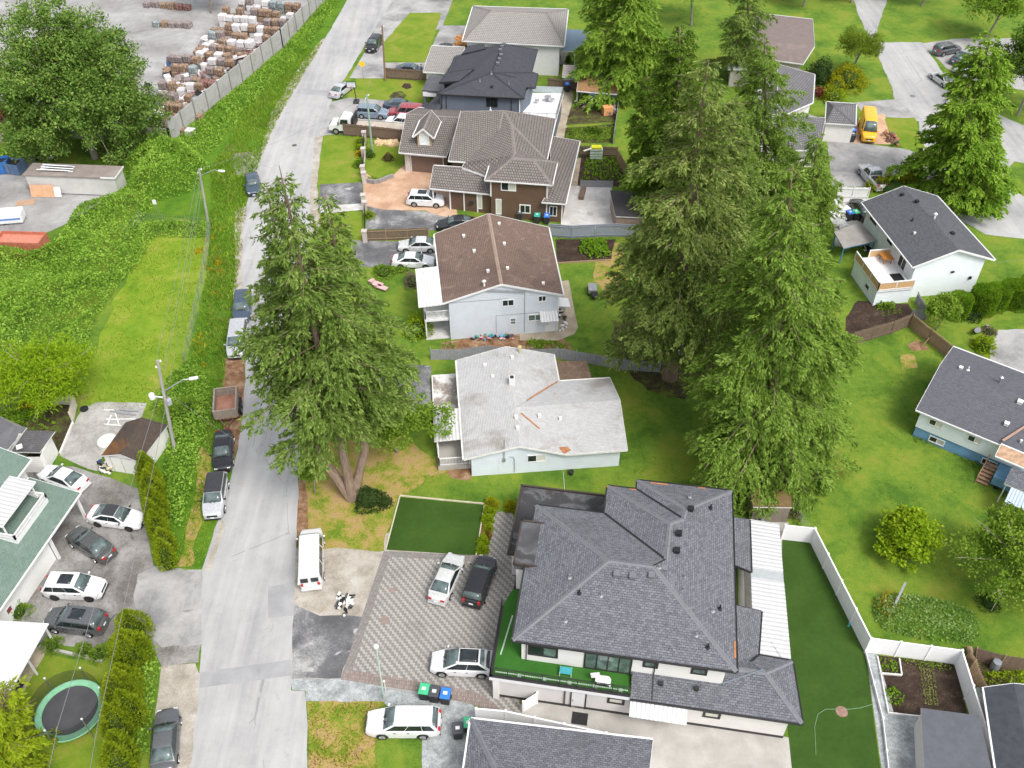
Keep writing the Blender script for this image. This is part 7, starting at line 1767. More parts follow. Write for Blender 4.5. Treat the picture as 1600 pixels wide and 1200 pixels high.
rubble('timber stack leaning in front of the dark blue shed', [(945, 165), (958, 163), (960, 178), (948, 180)], [m_woodg, m_woodt], 26, .6, 39, .6, name='timber_stack', cat='timber')
solo('crate', MB().box(P(949, 172, .6), (1.4, 1.0, 1.2), .3), plain('orange crate wood', (.58, .27, .10), .7, .15), 'orange wooden crate in front of the dark blue shed', 'crate', bevel=.04)
rubble('stack of orange timber at the top by the slate roofed house', [(715, 66), (745, 64), (745, 74), (715, 75)], [plain('fresh timber', (.55, .26, .09))], 24, 1.0, 40, 1.0, name='timber_stack', cat='timber')
rubble('stacked pale boards along the fence by the small lawn', [(588, 222), (630, 226), (628, 229), (588, 225)], [plain('new boards', (.60, .44, .26))], 26, .9, 41, .25, name='timber_stack', cat='timber')
rubble('clutter under the flat shelter of the white deck house', [(1345, 384), (1366, 378), (1370, 392), (1350, 396)], [m_black, plain('teal cloth', (.1, .3, .35)), m_offwhite], 30, .35, 42, .6)
rubble('brown stacked clutter and pots behind the yellow van', [(1376, 205), (1400, 215), (1404, 232), (1390, 228)], [plain('stack brown', (.22, .13, .09)), m_black, plain('pot red', (.35, .14, .10))], 36, .45, 43, .8)
rubble('white tarpaulin heap beside the bins of the white deck house', [(1296, 335), (1322, 332), (1322, 358), (1300, 358)], [m_offwhite, m_white], 30, .8, 44, .5, name='tarpaulin', cat='tarpaulin')
rubble('black planters and pots at the stairs of the blue house', [(1550, 755), (1570, 745), (1590, 770), (1560, 775)], [m_black, plain('planter green', (.05, .1, .05))], 24, .4, 45, .4)
rubble('loose firewood and bins by the little timber shed', [(1172, 800), (1196, 800), (1196, 818), (1174, 815)], [m_black, m_woodg, m_offwhite], 24, .35, 46, .5)
# white trestle on the gravel pad and tyres
tr_ = thing('trestle', 'white timber trestle frame on the gravel pad', 'trestle', P(178, 660))
mb = MB()
for a, b in (((168, 664), (174, 648)), ((186, 663), (180, 646)), ((163, 663), (189, 665)), ((180, 655), (212, 655)), ((162, 640), (178, 641)), ((166, 655), (186, 656))): mb.bar(P(*a, .06), P(*b, .75 if b[1] < 650 and a[1] > 655 else .12), .09)
mb.build('frame', m_white, tr_)
for i, q in enumerate(((205, 642), (200, 647), (190, 644))): solo('timber', MB().bar(P(q[0] - 18, q[1] - 2, .08), P(q[0] + 12, q[1] + 1, .08), .14, .1), m_woodg, ('upper', 'lower', 'shortest')[i] + ' weathered timber lying at the back of the gravel pad', 'timber')
solo('blue_sheet', MB().box(P(287, 96, .5), (5, 1.6, 1.0), .25), plain('blue sheet', (.04, .10, .25)), 'dark blue covered load on the empty paving of the bale yard', 'load', bevel=.15)
solo('tyre', MB().lathe(P(132, 640, .02), [(.24, 0), (.36, 0), (.38, .1), (.36, .22), (.24, .22), (.22, .1)], 18), m_rubber, 'black tyre lying at the edge of the gravel pad', 'tyre')
solo('round_lid', MB().lathe(P(170, 694, .02), [(.02, 0), (.9, 0), (.9, .5), (.7, .62), (.02, .66)], 18), m_offwhite, 'white round tub beside the mossy shed wall', 'tub')
# trampoline
tm = thing('trampoline', 'large round trampoline with green pad and black mat in the lower left garden', 'trampoline', P(110, 1112))
c = P(110, 1110, .9); Rt = 2.35
MB().lathe(c, [(.02, 0), (Rt - .5, 0.0), (Rt - .5, .02), (.02, .02)], 40).build('mat', plain('black mat', (.06, .06, .066), .6, .15, 1), tm)
MB().lathe(c, [(Rt - .48, .02), (Rt - .48, .06), (Rt, .08), (Rt, .0), (Rt - .48, .02)], 40).build('pad', plain('green pad', (.20, .44, .27), .5, .15, 2), tm)
for k in range(6):
    a = 2 * math.pi * k / 6 + .35; q = c + Vector((math.cos(a) * Rt, math.sin(a) * Rt, 0))
    MB().bar((q.x, q.y, 0), (q.x, q.y, .9), .06).bar((q.x, q.y, .9), (q.x, q.y, 2.5), .05).build('leg', m_steel, tm)
    MB().lathe((q.x, q.y, 2.5), [(.07, 0), (.07, .1), (.02, .14)], 8).build('pole_cap', m_white, tm)
g_ = NG('dark safety net'); mn = g_.done((.02, .025, .022), .9); g_.b.inputs['Alpha'].default_value = .42
net = MB(); N = 48; f = lambda k, z: (c.x + math.cos(2 * math.pi * k / N) * Rt * .98, c.y + math.sin(2 * math.pi * k / N) * Rt * .98, z)
for k in range(N): net.face([f(k, .98), f(k + 1, .98), f(k + 1, 2.3), f(k, 2.3)])
net.build('net', mn, tm)
# garden furniture and small yard things
sw = thing('wheelbarrow', 'grey ride-on cart with metal box on the lawn of the brown roofed house', 'cart', P(926, 464))
q = P(925, 456); q2 = P(929, 470)
MB().box(q + Vector((0, -.2, .62)), (.95, 1.3, .5)).build('box', m_steel, sw, bevel=.04)
MB().box(q2 + Vector((0, .3, .5)), (.7, .8, .4)).build('seat', m_black, sw, bevel=.06)
for dx in (-.42, .42):
    for dy in (-.6, .5): MB().lathe((q.x + dx, q.y + dy, .22), [(.2, -.07), (.22, -.03), (.22, .03), (.2, .07), (.05, .075)], 12, axis='x').build('wheel', m_rubber, sw)
hb = thing('hot_tub_frame', 'white and green garden crate stack among the vegetable rows', 'crate', P(930, 246))
q = P(931, 247); mb = MB()
for k in range(4): mb.box(q + Vector((0, 0, .2 + k * .38)), (1.6, .9, .22)); 
mb.build('crate', plain('pale green crate', (.50, .60, .48), .5), hb); MB().box(q + Vector((0, 0, 1.62)), (1.3, .8, .16)).build('yellow_lid', plain('lime yellow lid', (.62, .62, .02)), hb)
solo('board', MB().bar(P(912, 236, 1.5), P(935, 228, 1.6), .25, .06), m_offwhite, 'long pale board laid over the garden fence by the crates', 'board')
gg = 'grey barrels by the garden store'
for i, px in enumerate(((996, 291), (1003, 291))): solo('barrel', MB().lathe(P(*px), [(.28, 0), (.30, .3), (.30, .6), (.28, .9), (.02, .91)], 14), m_steel, ('left', 'right')[i] + ' grey barrel of the pair between garden fence and dark store', 'barrel', gg)
bx_ = P(911, 300); solo('raised_planter', MB().bar(P(908, 310, .25), P(912, 294, .25), .6, .5), m_wood, 'long brown timber trough on the bright concrete patio', 'planter')
solo('drain_cover', MB().lathe(P(922, 334, .012), [(.02, 0), (.42, 0), (.42, .015), (.02, .02)], 20), m_conc, 'round drain cover in the bright concrete patio', 'drain cover')
solo('drain_cover', MB().lathe(P(1315, 1112, .012), [(.02, 0), (.42, 0), (.42, .03), (.02, .035)], 22), ground_mat('brown cover', [(.3, (.20, .12, .09)), (.7, (.32, .22, .17))], 3, 12, .5), 'round brown drain cover in the artificial garden lawn', 'drain cover')
solo('drain_cover', MB().lathe(P(601, 969, .02), [(.02, 0), (.36, 0), (.36, .012), (.02, .014)], 20), plain('rusty cover', (.24, .18, .16)), 'round manhole cover in the two tone pavers', 'drain cover')
solo('drain_cover', MB().box(P(613, 922, .025), (.5, .38, .02)), plain('rusty plate', (.25, .19, .17)), 'small square cover in the two tone pavers', 'drain cover')
solo('drain_cover', MB().lathe(P(460, 227, .03), [(.02, 0), (.34, 0), (.34, .01), (.02, .012)], 18), plain('iron cover', (.08, .08, .08)), 'dark manhole cover in the road near the bend', 'drain cover')
solo('drain_cover', MB().lathe(P(1426, 150, .02), [(.02, 0), (.4, 0), (.4, .01), (.02, .012)], 18), plain('iron cover b', (.16, .16, .16)), 'dark manhole cover in the upper right lane', 'drain cover')
hz = [P(1364, 1100, .03), P(1345, 1106, .03), P(1328, 1108, .03), P(1318, 1108, .03), P(1290, 1108, .03), P(1278, 1116, .03), P(1273, 1135, .03), P(1275, 1180, .03)]
solo('garden_hose', MB().tube(hz, .016, 6), plain('pale green hose', (.20, .34, .20)), 'thin pale green hose on the artificial lawn round the drain cover', 'hose')
solo('sprinkler', MB().lathe(P(1326, 978), [(.12, 0), (.05, .04), (.03, .3), (.09, .32), (.02, .36)], 10), plain('teal sprinkler', (.05, .4, .38)), 'small teal sprinkler at the foot of the white fence', 'sprinkler')
hz2 = [P(880, 732, .9), P(880, 738, .03), P(881, 750, .03), P(882, 764, .03), P(884, 775, .03)]
solo('garden_hose', MB().tube(hz2, .025, 6), plain('grey hose', (.42, .50, .46)), 'pale hose hanging from the bungalow wall over the grass', 'hose')
solo('flower_pot', MB().lathe(P(892, 741), [(.18, 0), (.26, .4), (.22, .42), (.02, .36)], 12), m_black, 'dark pot by the bungalow wall beside the hose', 'pot')
ch_ = thing('lounge_chair', 'white curved lounge chair on the artificial turf deck', 'chair', FA(6.3, -.35, 3.0))
cm = MB(); prof = [(0, 1.05), (.10, .55), (.25, .30), (.75, .36), (1.0, .30), (1.12, .05)]
for (a, b) in zip(prof[:-1], prof[1:]):
    A_, B_ = FA(5.75 + a[0], -.42, 2.97 + a[1]), FA(5.75 + b[0], -.42, 2.97 + b[1]); cm.bar(A_, B_, .62 if True else 0, .07)
cm.build('shell', m_white, ch_); MB().box(FA(6.3, -.42, 3.0), (.9, .5, .05), R(-9)).build('base', m_black, ch_)
tc = thing('deck_table', 'small teal glass topped table with white frame on the artificial turf deck', 'table', FA(3.75, -.15, 2.97))
MB().box(FA(3.75, -.15, 3.36), (.85, .55, .03), R(-9)).build('tabletop', plain('teal top', (.05, .30, .34), .3), tc)
for du in (-.4, .4):
    for dv in (-.25, .25): MB().bar(FA(3.75 + du, -.15 + dv, 2.97), FA(3.75 + du, -.15 + dv, 3.4), .04).build('leg', m_offwhite, tc)
pk = thing('picnic_mat', 'pink garden loungers side by side on the lawn behind the roadside fir', 'lounger', P(592, 450))
for i, px in enumerate(((589, 446), (596, 452))):
    q = P(*px); MB().box(q + Vector((0, 0, .3)), (1.5, .6, .1), -.5).box(q + Vector((-.6, .3, .5)), (.5, .6, .08), -.5, M=None).build('cushion', plain('pink cushion', (.60, .36, .36)), pk)
    MB().bar(q + Vector((-.6, .1, 0)), q + Vector((-.6, .1, .3)), .06).bar(q + Vector((.5, -.2, 0)), q + Vector((.5, -.2, .3)), .06).build('leg', m_steel, pk)
solo('chair', MB().box(P(30, 1073, .45), (.5, .5, .06)).bar(P(28, 1076, 0), P(30, 1073, .45), .05).bar(P(33, 1078, 0), P(31, 1074, .45), .05).box(P(28, 1070, .8), (.06, .5, .6)), plain('navy chair', (.02, .025, .06)), 'dark blue garden chair under the white patio roof edge', 'chair')
solo('kerb_planter', MB().bar(P(62, 1010, .12), P(160, 1033, .12), .2, .24), m_conc, 'pale concrete edging in front of the three round border shrubs', 'edging')
solo('planter_box', MB().box(P(1527, 1090, .4), (1.2, 1.1, .8), .2), plain('glass planter', (.25, .30, .27), .3), 'grey green cold frame box beside the narrow tan fence', 'planter', bevel=.03)
solo('barrel', MB().lathe(P(1552, 1045), [(.3, 0), (.34, .4), (.3, .95), (.02, .96)], 14), plain('grey barrel', (.20, .22, .24)), 'leaning grey barrel beside the brown fence in the lower right', 'barrel')
solo('bed_edging', MB().bar(P(1371, 1026, .1), P(1388, 1114, .1), .08, .2).bar(P(1388, 1114, .1), P(1440, 1120, .1), .08, .2).bar(P(1374, 1052, .1), P(1409, 1055, .1), .08, .2).bar(P(1405, 1029, .1), P(1409, 1055, .1), .08, .2), m_offwhite, 'pale timber edging round the lower right vegetable plot', 'edging')
solo('bed_edging', MB().bar(P(872, 411, .1), P(954, 406, .1), .1, .2), m_woodt, 'tan timber edging in front of the vegetable bed at the bluish fence', 'edging')
def quads(name, V, mat, parent=None):
    "many four cornered leaves (N,4,3) as one mesh"
    V = np.asarray(V, dtype=np.float32); n = len(V)
    me = bpy.data.meshes.new(name)
    me.vertices.add(4 * n); me.vertices.foreach_set('co', V.reshape(-1))
    me.loops.add(4 * n); me.loops.foreach_set('vertex_index', np.arange(4 * n, dtype=np.int32))
    me.polygons.add(n); me.polygons.foreach_set('loop_start', np.arange(0, 4 * n, 4, dtype=np.int32))
    me.materials.append(mat); me.update(calc_edges=True)
    o = bpy.data.objects.new(name, me)
    if parent is not None: o.parent = parent
    return link(o)
def unit(a): return a / (np.linalg.norm(a, axis=-1, keepdims=True) + 1e-9)
def kites(p, d, l, w, rng, flat=0.0, upv=(0, 0, 1)):
    "leaf shaped quads from base p along d; flat 1 lies level, 0 turns any way"
    d = unit(d)
    r = unit(rng.normal(size=p.shape)) * (1 - flat) + np.array(upv) * flat
    s = unit(np.cross(d, r))
    l = np.asarray(l).reshape(-1, 1); w = np.asarray(w).reshape(-1, 1)
    m = p + d * l * .45
    return np.stack([p, m + s * w * .5, p + d * l, m - s * w * .5], axis=1)

lf_fir = leaf_mat('fir needles', (0.082, 0.133, 0.025), (0.170, 0.263, 0.052), (0.341, 0.442, 0.122), .45)
lf_fir2 = leaf_mat('olive fir needles', (0.090, 0.132, 0.029), (0.182, 0.251, 0.058), (0.390, 0.455, 0.144), .45)
lf_fir3 = leaf_mat('bright fir needles', (0.083, 0.144, 0.023), (0.186, 0.300, 0.045), (0.352, 0.484, 0.113), .45)
lf_cedar = leaf_mat('bright cedar sprays', (0.04, 0.08, 0.01), (0.09, 0.168, 0.018), (0.17, 0.255, 0.04), .35)
lf_hedge = leaf_mat('golden hedge sprays', (0.141, 0.211, 0.013), (0.257, 0.337, 0.018), (0.379, 0.449, 0.036), .4)
lf_hedge2 = leaf_mat('green hedge sprays', (0.068, 0.162, 0.011), (0.137, 0.253, 0.016), (0.218, 0.337, 0.026), .35)
lf_bram = leaf_mat('bramble leaves', (0.103, 0.213, 0.026), (0.223, 0.386, 0.046), (0.379, 0.543, 0.099), .35, .3)
lf_poplar = leaf_mat('dark poplar leaves', (0.071, 0.149, 0.026), (0.147, 0.251, 0.047), (0.275, 0.362, 0.091), .3)
lf_maple = leaf_mat('yellow green maple leaves', (0.144, 0.253, 0.010), (0.252, 0.380, 0.019), (0.372, 0.460, 0.036), .4)
lf_apple = leaf_mat('fresh green leaves', (0.097, 0.189, 0.018), (0.193, 0.315, 0.034), (0.303, 0.403, 0.070), .4)
lf_robin = leaf_mat('lime feathery leaves', (0.14, 0.25, 0.01), (0.24, 0.38, 0.018), (0.34, 0.46, 0.03), .4)
lf_red = leaf_mat('dull red leaves', (.12, .03, .025), (.22, .065, .05), (.30, .11, .085), .35)
lf_grass = leaf_mat('long grass blades', (0.103, 0.221, 0.019), (0.206, 0.348, 0.032), (0.331, 0.429, 0.062), .4, .25)
lf_grass2 = leaf_mat('lawn blades', (.10, .185, .010), (.165, .25, .016), (.22, .28, .03), .4, .25)
lf_yell = leaf_mat('yellow flowers', (.30, .22, .01), (.45, .32, .015), (.55, .42, .03), .3)
lf_salad = leaf_mat('salad leaves', (.10, .22, .01), (.17, .32, .02), (.26, .40, .05), .4)
lf_box = leaf_mat('yellow green box leaves', (.15, .24, .008), (.25, .36, .014), (.36, .44, .03), .35)
lf_gold = leaf_mat('gold shrub leaves', (.18, .21, .008), (.29, .31, .014), (.40, .39, .028), .35)
lf_dark = leaf_mat('dark shrub leaves', (.025, .05, .016), (.05, .09, .025), (.08, .12, .035), .3)
lf_pink = leaf_mat('pink grey blossom', (.14, .15, .08), (.22, .16, .13), (.36, .28, .24), .3)
lf_dead = leaf_mat('bare twig tips', (.16, .12, .08), (.24, .18, .12), (.30, .25, .18), .2)
m_bark = wood_mat('fir bark', (.15, .105, .075), (.29, .215, .165), .6, .95)
m_bark2 = wood_mat('grey bark', (.16, .14, .12), (.30, .27, .23), .6, .95)
m_twig = plain('pale twigs', (.30, .25, .19), .9, .2)

def conifer_parts(root, base, top, r, seed, mat, clear=.14, step=.56, per=5, dens=1.0, droop=.30, card=(.36, .125), trunk_r=None, prof=.75, upsweep=.12, bark=None, rough=.5, dead=.022, flare=1.0, irregular=.42, foot=None):
    rng = np.random.default_rng(seed)
    base = np.array(base, float); top = np.array(top, float); ax = top - base; h = ax[2]
    tr = trunk_r or h * .016
    tb = MB(); n = 12
    path, rad = [], []
    for i in range(n + 1):
        t = i / n; q = base + ax * t + np.array([rng.normal() * .06 * (0 < i < n), rng.normal() * .06 * (0 < i < n), 0])
        if foot is not None and t < .2: q = np.array(foot) * (1 - t / .2) + (base + ax * .2) * (t / .2)
        path.append(q); rad.append(tr * (1 - t) ** .8 + .025 + (tr * .5 * max(0, 1 - t * 18)))
    tb.tube(path, rad, 9)
    pts, dirs, lens, wid = [], [], [], []
    z = clear; az = rng.random() * 6.28
    bump = [(rng.random() * 6.28, .5 + rng.random() * 1.0) for _ in range(4)]
    while z < .985:
        L0 = r * ((1 - (z - clear) / (1 - clear)) ** prof) * (.60 + .40 * min(1, (z - clear) / .18)) * flare + .25
        for k in range(per if z < .9 else 4):
            az += 2.39996 + rng.normal() * .3
            if rng.random() < .10: continue
            lob = 1 + .20 * math.sin(az * 2 + bump[0][0] + z * 9) + .14 * math.sin(az * 3 + bump[1][0] - z * 23)
            L = L0 * lob * ((.38 + .2 * rng.random()) if rng.random() < .24 else (1.0 - irregular * .45 + irregular * .95 * rng.random()))
            o = base + ax * (z + rng.normal() * .006)
            d2 = np.array([math.cos(az), math.sin(az), 0.0])
            up = upsweep * (.3 + 1.2 * z) + rng.normal() * .05; dr = droop * (1.25 - z) * (.7 + .6 * rng.random())
            ns = max(6, int(L * 4.2)); s = np.linspace(0, 1, ns)
            bp = o + d2 * (s * L)[:, None]; bp[:, 2] += L * (up * s - dr * s ** 1.7)
            tb.tube([bp[0], bp[ns // 2], bp[-1]], [max(.018, .013 * L), .007 * L + .010, .006], 3, cap=False)
            if rng.random() < dead * 12 and L > 1.2:
                e = bp[-1] + d2 * (.5 + .5 * rng.random()) + rng.normal(size=3) * .15; tb.tube([bp[-1], e], [.026, .006], 3, cap=False)
            side = np.array([-d2[1], d2[0], 0.0])
            nt = max(4, int(L * 4.6 * dens)); st = .16 + .84 * rng.random(nt) ** .8
            tb_p = o + d2 * (st * L)[:, None]; tb_p[:, 2] += L * (up * st - dr * st ** 1.7)
            tl = (.36 * L * np.sin(np.pi * np.clip(st * .88 + .10, 0, 1)) ** .8 + .22) * (.55 + .75 * rng.random(nt))
            sg = np.where(rng.random(nt) < .5, -1.0, 1.0)
            td = d2 * (.50 + .5 * st)[:, None] + side * (sg * (1.05 - .45 * st))[:, None]
            td[:, 2] -= .20 + .45 * rng.random(nt)
            td = unit(td)
            m = np.maximum(3, (tl / .046 * dens).astype(int))
            idx = np.repeat(np.arange(nt), m)
            f = rng.random(len(idx))
            q = tb_p[idx] + td[idx] * (tl[idx] * f)[:, None]
            q[:, 2] -= .16 * f ** 2 * tl[idx]; q += rng.normal(size=q.shape) * np.array([.06, .06, .04])
            dd = td[idx] * .8 + d2 * .25 + rng.normal(size=q.shape) * .42; dd[:, 2] -= .25
            pts.append(q); dirs.append(dd)
            lens.append(card[0] * (.5 + .8 * rng.random(len(q)))); wid.append(card[1] * (.7 + .6 * rng.random(len(q))))
        z += step / h * (1.0 if z < .8 else .8)
    p = np.concatenate(pts); d = np.concatenate(dirs); l = np.concatenate(lens); w = np.concatenate(wid)
    V = kites(p, d, l, w, rng, .6)
    off = np.array(root.location)
    tb.build('trunk', bark or m_bark, root)
    c = quads('crown', V - off, mat, root)
    return len(V)

def conifer(label, px, top_px, h, r, seed, mat, group=None, stems=None, name='conifer_tree', cat='conifer', **k):
    "trunk foot at px; top appears at top_px when h metres up"
    b = P(*px)
    root = thing(name, label, cat, b, 0, group)
    t = P(*top_px, h)
    conifer_parts(root, b, t, r, seed, mat, **k)
    for (dpx, tpx, hh, rr, kk) in (stems or []):
        conifer_parts(root, P(*dpx), P(*tpx, hh), rr, seed + 11, mat, **{**k, **kk}); seed += 7
    return root

def clump_leaves(rng, centers, rad, per, size, up=.3, squash=.75):
    n = len(centers); idx = np.repeat(np.arange(n), per)
    g = rng.normal(size=(len(idx), 3)); g = unit(g) * (rng.random((len(idx), 1)) ** .5)
    rad = np.broadcast_to(np.asarray(rad).reshape(-1, 1), (n, 1))
    p = centers[idx] + g * rad[idx] * np.array([1, 1, squash])
    d = g * .7 + rng.normal(size=p.shape) * .6; d[:, 2] += up * .3 - .2
    s = size * (.6 + .8 * rng.random(len(p)))
    return p, d, s
def broadleaf(label, px, h, rx, seed, mat, name='broadleaf_tree', cat='tree', group=None, ry=None, cz=None, rz=None, lobes=14, clumps=170, per=45, size=.26, aspect=.6, trunk_r=.16, bare=0, bark=None, trunks=1, fill=.35, crad=.62, lean=(0, 0), flat=.5, low=-.25):
    rng = np.random.default_rng(seed); b = P(*px); ry = ry or rx; rz = rz or h * .36; cz = cz or h - rz
    root = thing(name, label, cat, b, 0, group)
    C = np.array([b.x + lean[0], b.y + lean[1], cz])
    # uneven outline: several overlapping lobes
    lc = unit(rng.normal(size=(lobes, 3))); lc[:, 2] = np.abs(lc[:, 2]) * (.65 - low) + low
    lr = .34 + .26 * rng.random(lobes)
    lc = lc * (1 - lr[:, None] * .8)
    cen = []
    while len(cen) < clumps:
        i = rng.integers(lobes)
        v = unit(rng.normal(size=3)); rr = lr[i] * (rng.random() ** (.33 if rng.random() > fill else 1.0))
        q = lc[i] + v * rr
        cen.append(q)
    cen = C + np.array(cen) * np.array([rx, ry, rz])
    cen[:, 2] = np.maximum(cen[:, 2], .35)
    p, d, s = clump_leaves(rng, cen, crad * (.6 + .8 * rng.random(clumps)), per, size)
    V = kites(p, d, s, s * aspect, rng, flat)
    tb = MB()
    for k in range(trunks):
        o = np.array([b.x + (k - (trunks - 1) / 2) * .3, b.y + rng.normal() * .1, 0]); e = C + np.array([rng.normal() * rx * .15, rng.normal() * ry * .15, rz * .3])
        path = [o, o + (e - o) * .35 + rng.normal(size=3) * .1, o + (e - o) * .7 + rng.normal(size=3) * .15, e]
        tb.tube(path, [trunk_r * 1.25, trunk_r, trunk_r * .6, trunk_r * .2], 9)
        for j in range(14):
            q = cen[rng.integers(len(cen))]; s0 = path[1] + (path[3] - path[1]) * rng.random() * .8
            m = (s0 + q) / 2 + np.array([0, 0, .3]); tb.tube([s0, m, q], [trunk_r * .35, trunk_r * .2, .015], 5, cap=False)
    tb.build('trunk', bark or m_bark2, root)
    if bare:
        bt = MB()
        for j in range(bare):
            q = cen[rng.integers(len(cen))]; v = unit(q - C) ; e = q + v * (.4 + .9 * rng.random()) + rng.normal(size=3) * .3
            bt.tube([C + (q - C) * .3, q, e], [.045, .03, .008], 4, cap=False)
        bt.build('bare_branch', m_twig, root)
    off = np.array(root.location)
    quads('crown', V - off, mat, root)
    return root
def shrub(label, px, r, h, seed, mat, n=900, size=.13, aspect=.6, name='shrub', cat='shrub', group=None, z0=0.0, ry=None, up=.5, flat=.4):
    "leafy mound: leaves over a lumpy dome round a solid inner core"
    rng = np.random.default_rng(seed); b = P(*px); ry = ry or r
    root = thing(name, label, cat, b, 0, group)
    v = unit(rng.normal(size=(n, 3))); v[:, 2] = np.abs(v[:, 2])
    lum = 1 + .13 * np.sin(v[:, 0] * 5 + seed) + .10 * np.sin(v[:, 1] * 7 + seed * 2) + .08 * np.sin(v[:, 2] * 9)
    p = v * np.array([r, ry, h]) * (lum * (.72 + .28 * rng.random(n)))[:, None]
    d = v + rng.normal(size=v.shape) * .6; d[:, 2] += up * .4
    s = size * (.6 + .8 * rng.random(n))
    V = kites(p, d, s, s * aspect, rng, flat)
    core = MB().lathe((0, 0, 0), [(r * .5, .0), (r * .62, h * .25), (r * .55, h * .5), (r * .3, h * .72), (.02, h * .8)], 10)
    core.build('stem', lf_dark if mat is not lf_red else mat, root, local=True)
    quads('foliage', V, mat, root)
    return root
def hedge_run(label, line, w, h, seed, mat, name='hedge', cat='hedge', columns=True, dens=150, size=(.30, .09), hv=.12, group=None, cap=.4):
    "hedge along px points: row of column plants with upright sprays"
    rng = np.random.default_rng(seed)
    pts = [np.array([*P(*q)[:2]]) for q in line]
    root = thing(name, label, cat, (*pts[0], 0), 0, group)
    P_, D_, core = [], [], MB()
    for a, b in zip(pts[:-1], pts[1:]):
        L = np.linalg.norm(b - a); n = max(1, int(L / (w * (.40 if columns else .62))))
        for k in range(n + 1):
            c = a + (b - a) * k / n; hh = h * (1 + rng.normal() * hv); rr = w / 2 * (1 + rng.normal() * .10) * (.68 if columns else 1); c = c + rng.normal(size=2) * (w * .10 if columns else 0)
            m = int(dens * hh * rr * (.62 if columns else 1))
            z = rng.random(m) ** .85; an = rng.random(m) * 6.283
            pr = (np.minimum(1, (1 - z) / cap) ** .95) * (.80 + .20 * np.minimum(1, z / .15)) if columns else np.minimum(1, (1 - z) / .08) ** .5
            rad = rr * pr * ((.75 + .28 * rng.random(m)) * (1 + .12 * np.sin(an * 3 + k)) if columns else .92 + .09 * rng.random(m))
            if not columns:
                tpm = rng.random(m) < .35; z = np.where(tpm, .96 + .04 * rng.random(m), z); rad = np.where(tpm, rr * np.sqrt(rng.random(m)), rad)
            q = np.stack([c[0] + np.cos(an) * rad, c[1] + np.sin(an) * rad, z * hh * .96], 1)
            d = np.stack([np.cos(an) * .45, np.sin(an) * .45, np.ones(m) * (.9 if columns else .5)], 1) + rng.normal(size=(m, 3)) * .35
            P_.append(q); D_.append(d)
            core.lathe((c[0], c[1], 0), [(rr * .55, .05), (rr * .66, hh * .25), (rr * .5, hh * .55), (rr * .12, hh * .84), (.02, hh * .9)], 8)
    core.build('stem', lf_dark, root)  # solid cores inside the sprays, in the dark leaf colour
    p = np.concatenate(P_); d = np.concatenate(D_)
    l = size[0] * (.6 + .8 * rng.random(len(p))); wd = size[1] * (.7 + .6 * rng.random(len(p)))
    quads('foliage', kites(p, d, l, wd, rng, .1) - np.array(root.location), mat, root)
    return root

def in_poly(x, y, poly):
    r = np.zeros(len(x), bool); n = len(poly); j = n - 1
    for i in range(n):
        xi, yi = poly[i]; xj, yj = poly[j]
        r ^= ((yi > y) != (yj > y)) & (x < (xj - xi) * (y - yi) / (yj - yi + 1e-12) + xi); j = i
    return r
def scatter(px, n, rng, world=False):
    poly = px if world else [G(*q) for q in px]
    a = np.array(poly); lo, hi = a.min(0), a.max(0)
    out = np.zeros((0, 2))
    while len(out) < n:
        q = lo + rng.random((n * 2, 2)) * (hi - lo)
        out = np.concatenate([out, q[in_poly(q[:, 0], q[:, 1], poly)]])
    return out[:n]
def area(px):
    p = [G(*q) for q in px]
    return abs(sum(p[i][0] * p[(i + 1) % len(p)][1] - p[(i + 1) % len(p)][0] * p[i][1] for i in range(len(p)))) / 2
def vnoise(x, y, sc, seed=0.0):
    "smooth value noise on arrays"
    x = x * sc + seed * 17.3; y = y * sc + seed * 9.1
    xi, yi = np.floor(x), np.floor(y); fx, fy = x - xi, y - yi
    fx = fx * fx * (3 - 2 * fx); fy = fy * fy * (3 - 2 * fy)
    def hsh(a, b): return np.modf(np.abs(np.sin(a * 127.1 + b * 311.7 + seed) * 43758.5453))[0]
    return (hsh(xi, yi) * (1 - fx) + hsh(xi + 1, yi) * fx) * (1 - fy) + (hsh(xi, yi + 1) * (1 - fx) + hsh(xi + 1, yi + 1) * fx) * fy
def blades(name, px, per_m2, hgt, wid, seed, mat, lean=.35, patch=(.25, .35), minh=.3, world=False):
    rng = np.random.default_rng(seed); n = int(area(px) * per_m2)
    q = scatter(px, n, rng)
    v = vnoise(q[:, 0], q[:, 1], patch[0], seed) * .6 + vnoise(q[:, 0], q[:, 1], patch[0] * 4, seed + 3) * .4
    keep = v > patch[1]; q = q[keep]; v = v[keep]
    hh = hgt * (minh + (1 - minh) * (v - patch[1]) / (1 - patch[1])) * (.6 + .7 * rng.random(len(q)))
    p = np.concatenate([q, np.zeros((len(q), 1))], 1)
    d = rng.normal(size=p.shape) * lean; d[:, 2] = 1
    V = kites(p, d, hh, wid * (.7 + .6 * rng.random(len(q))), rng, 0)
    return tag(quads(name, V, mat), kind='stuff')
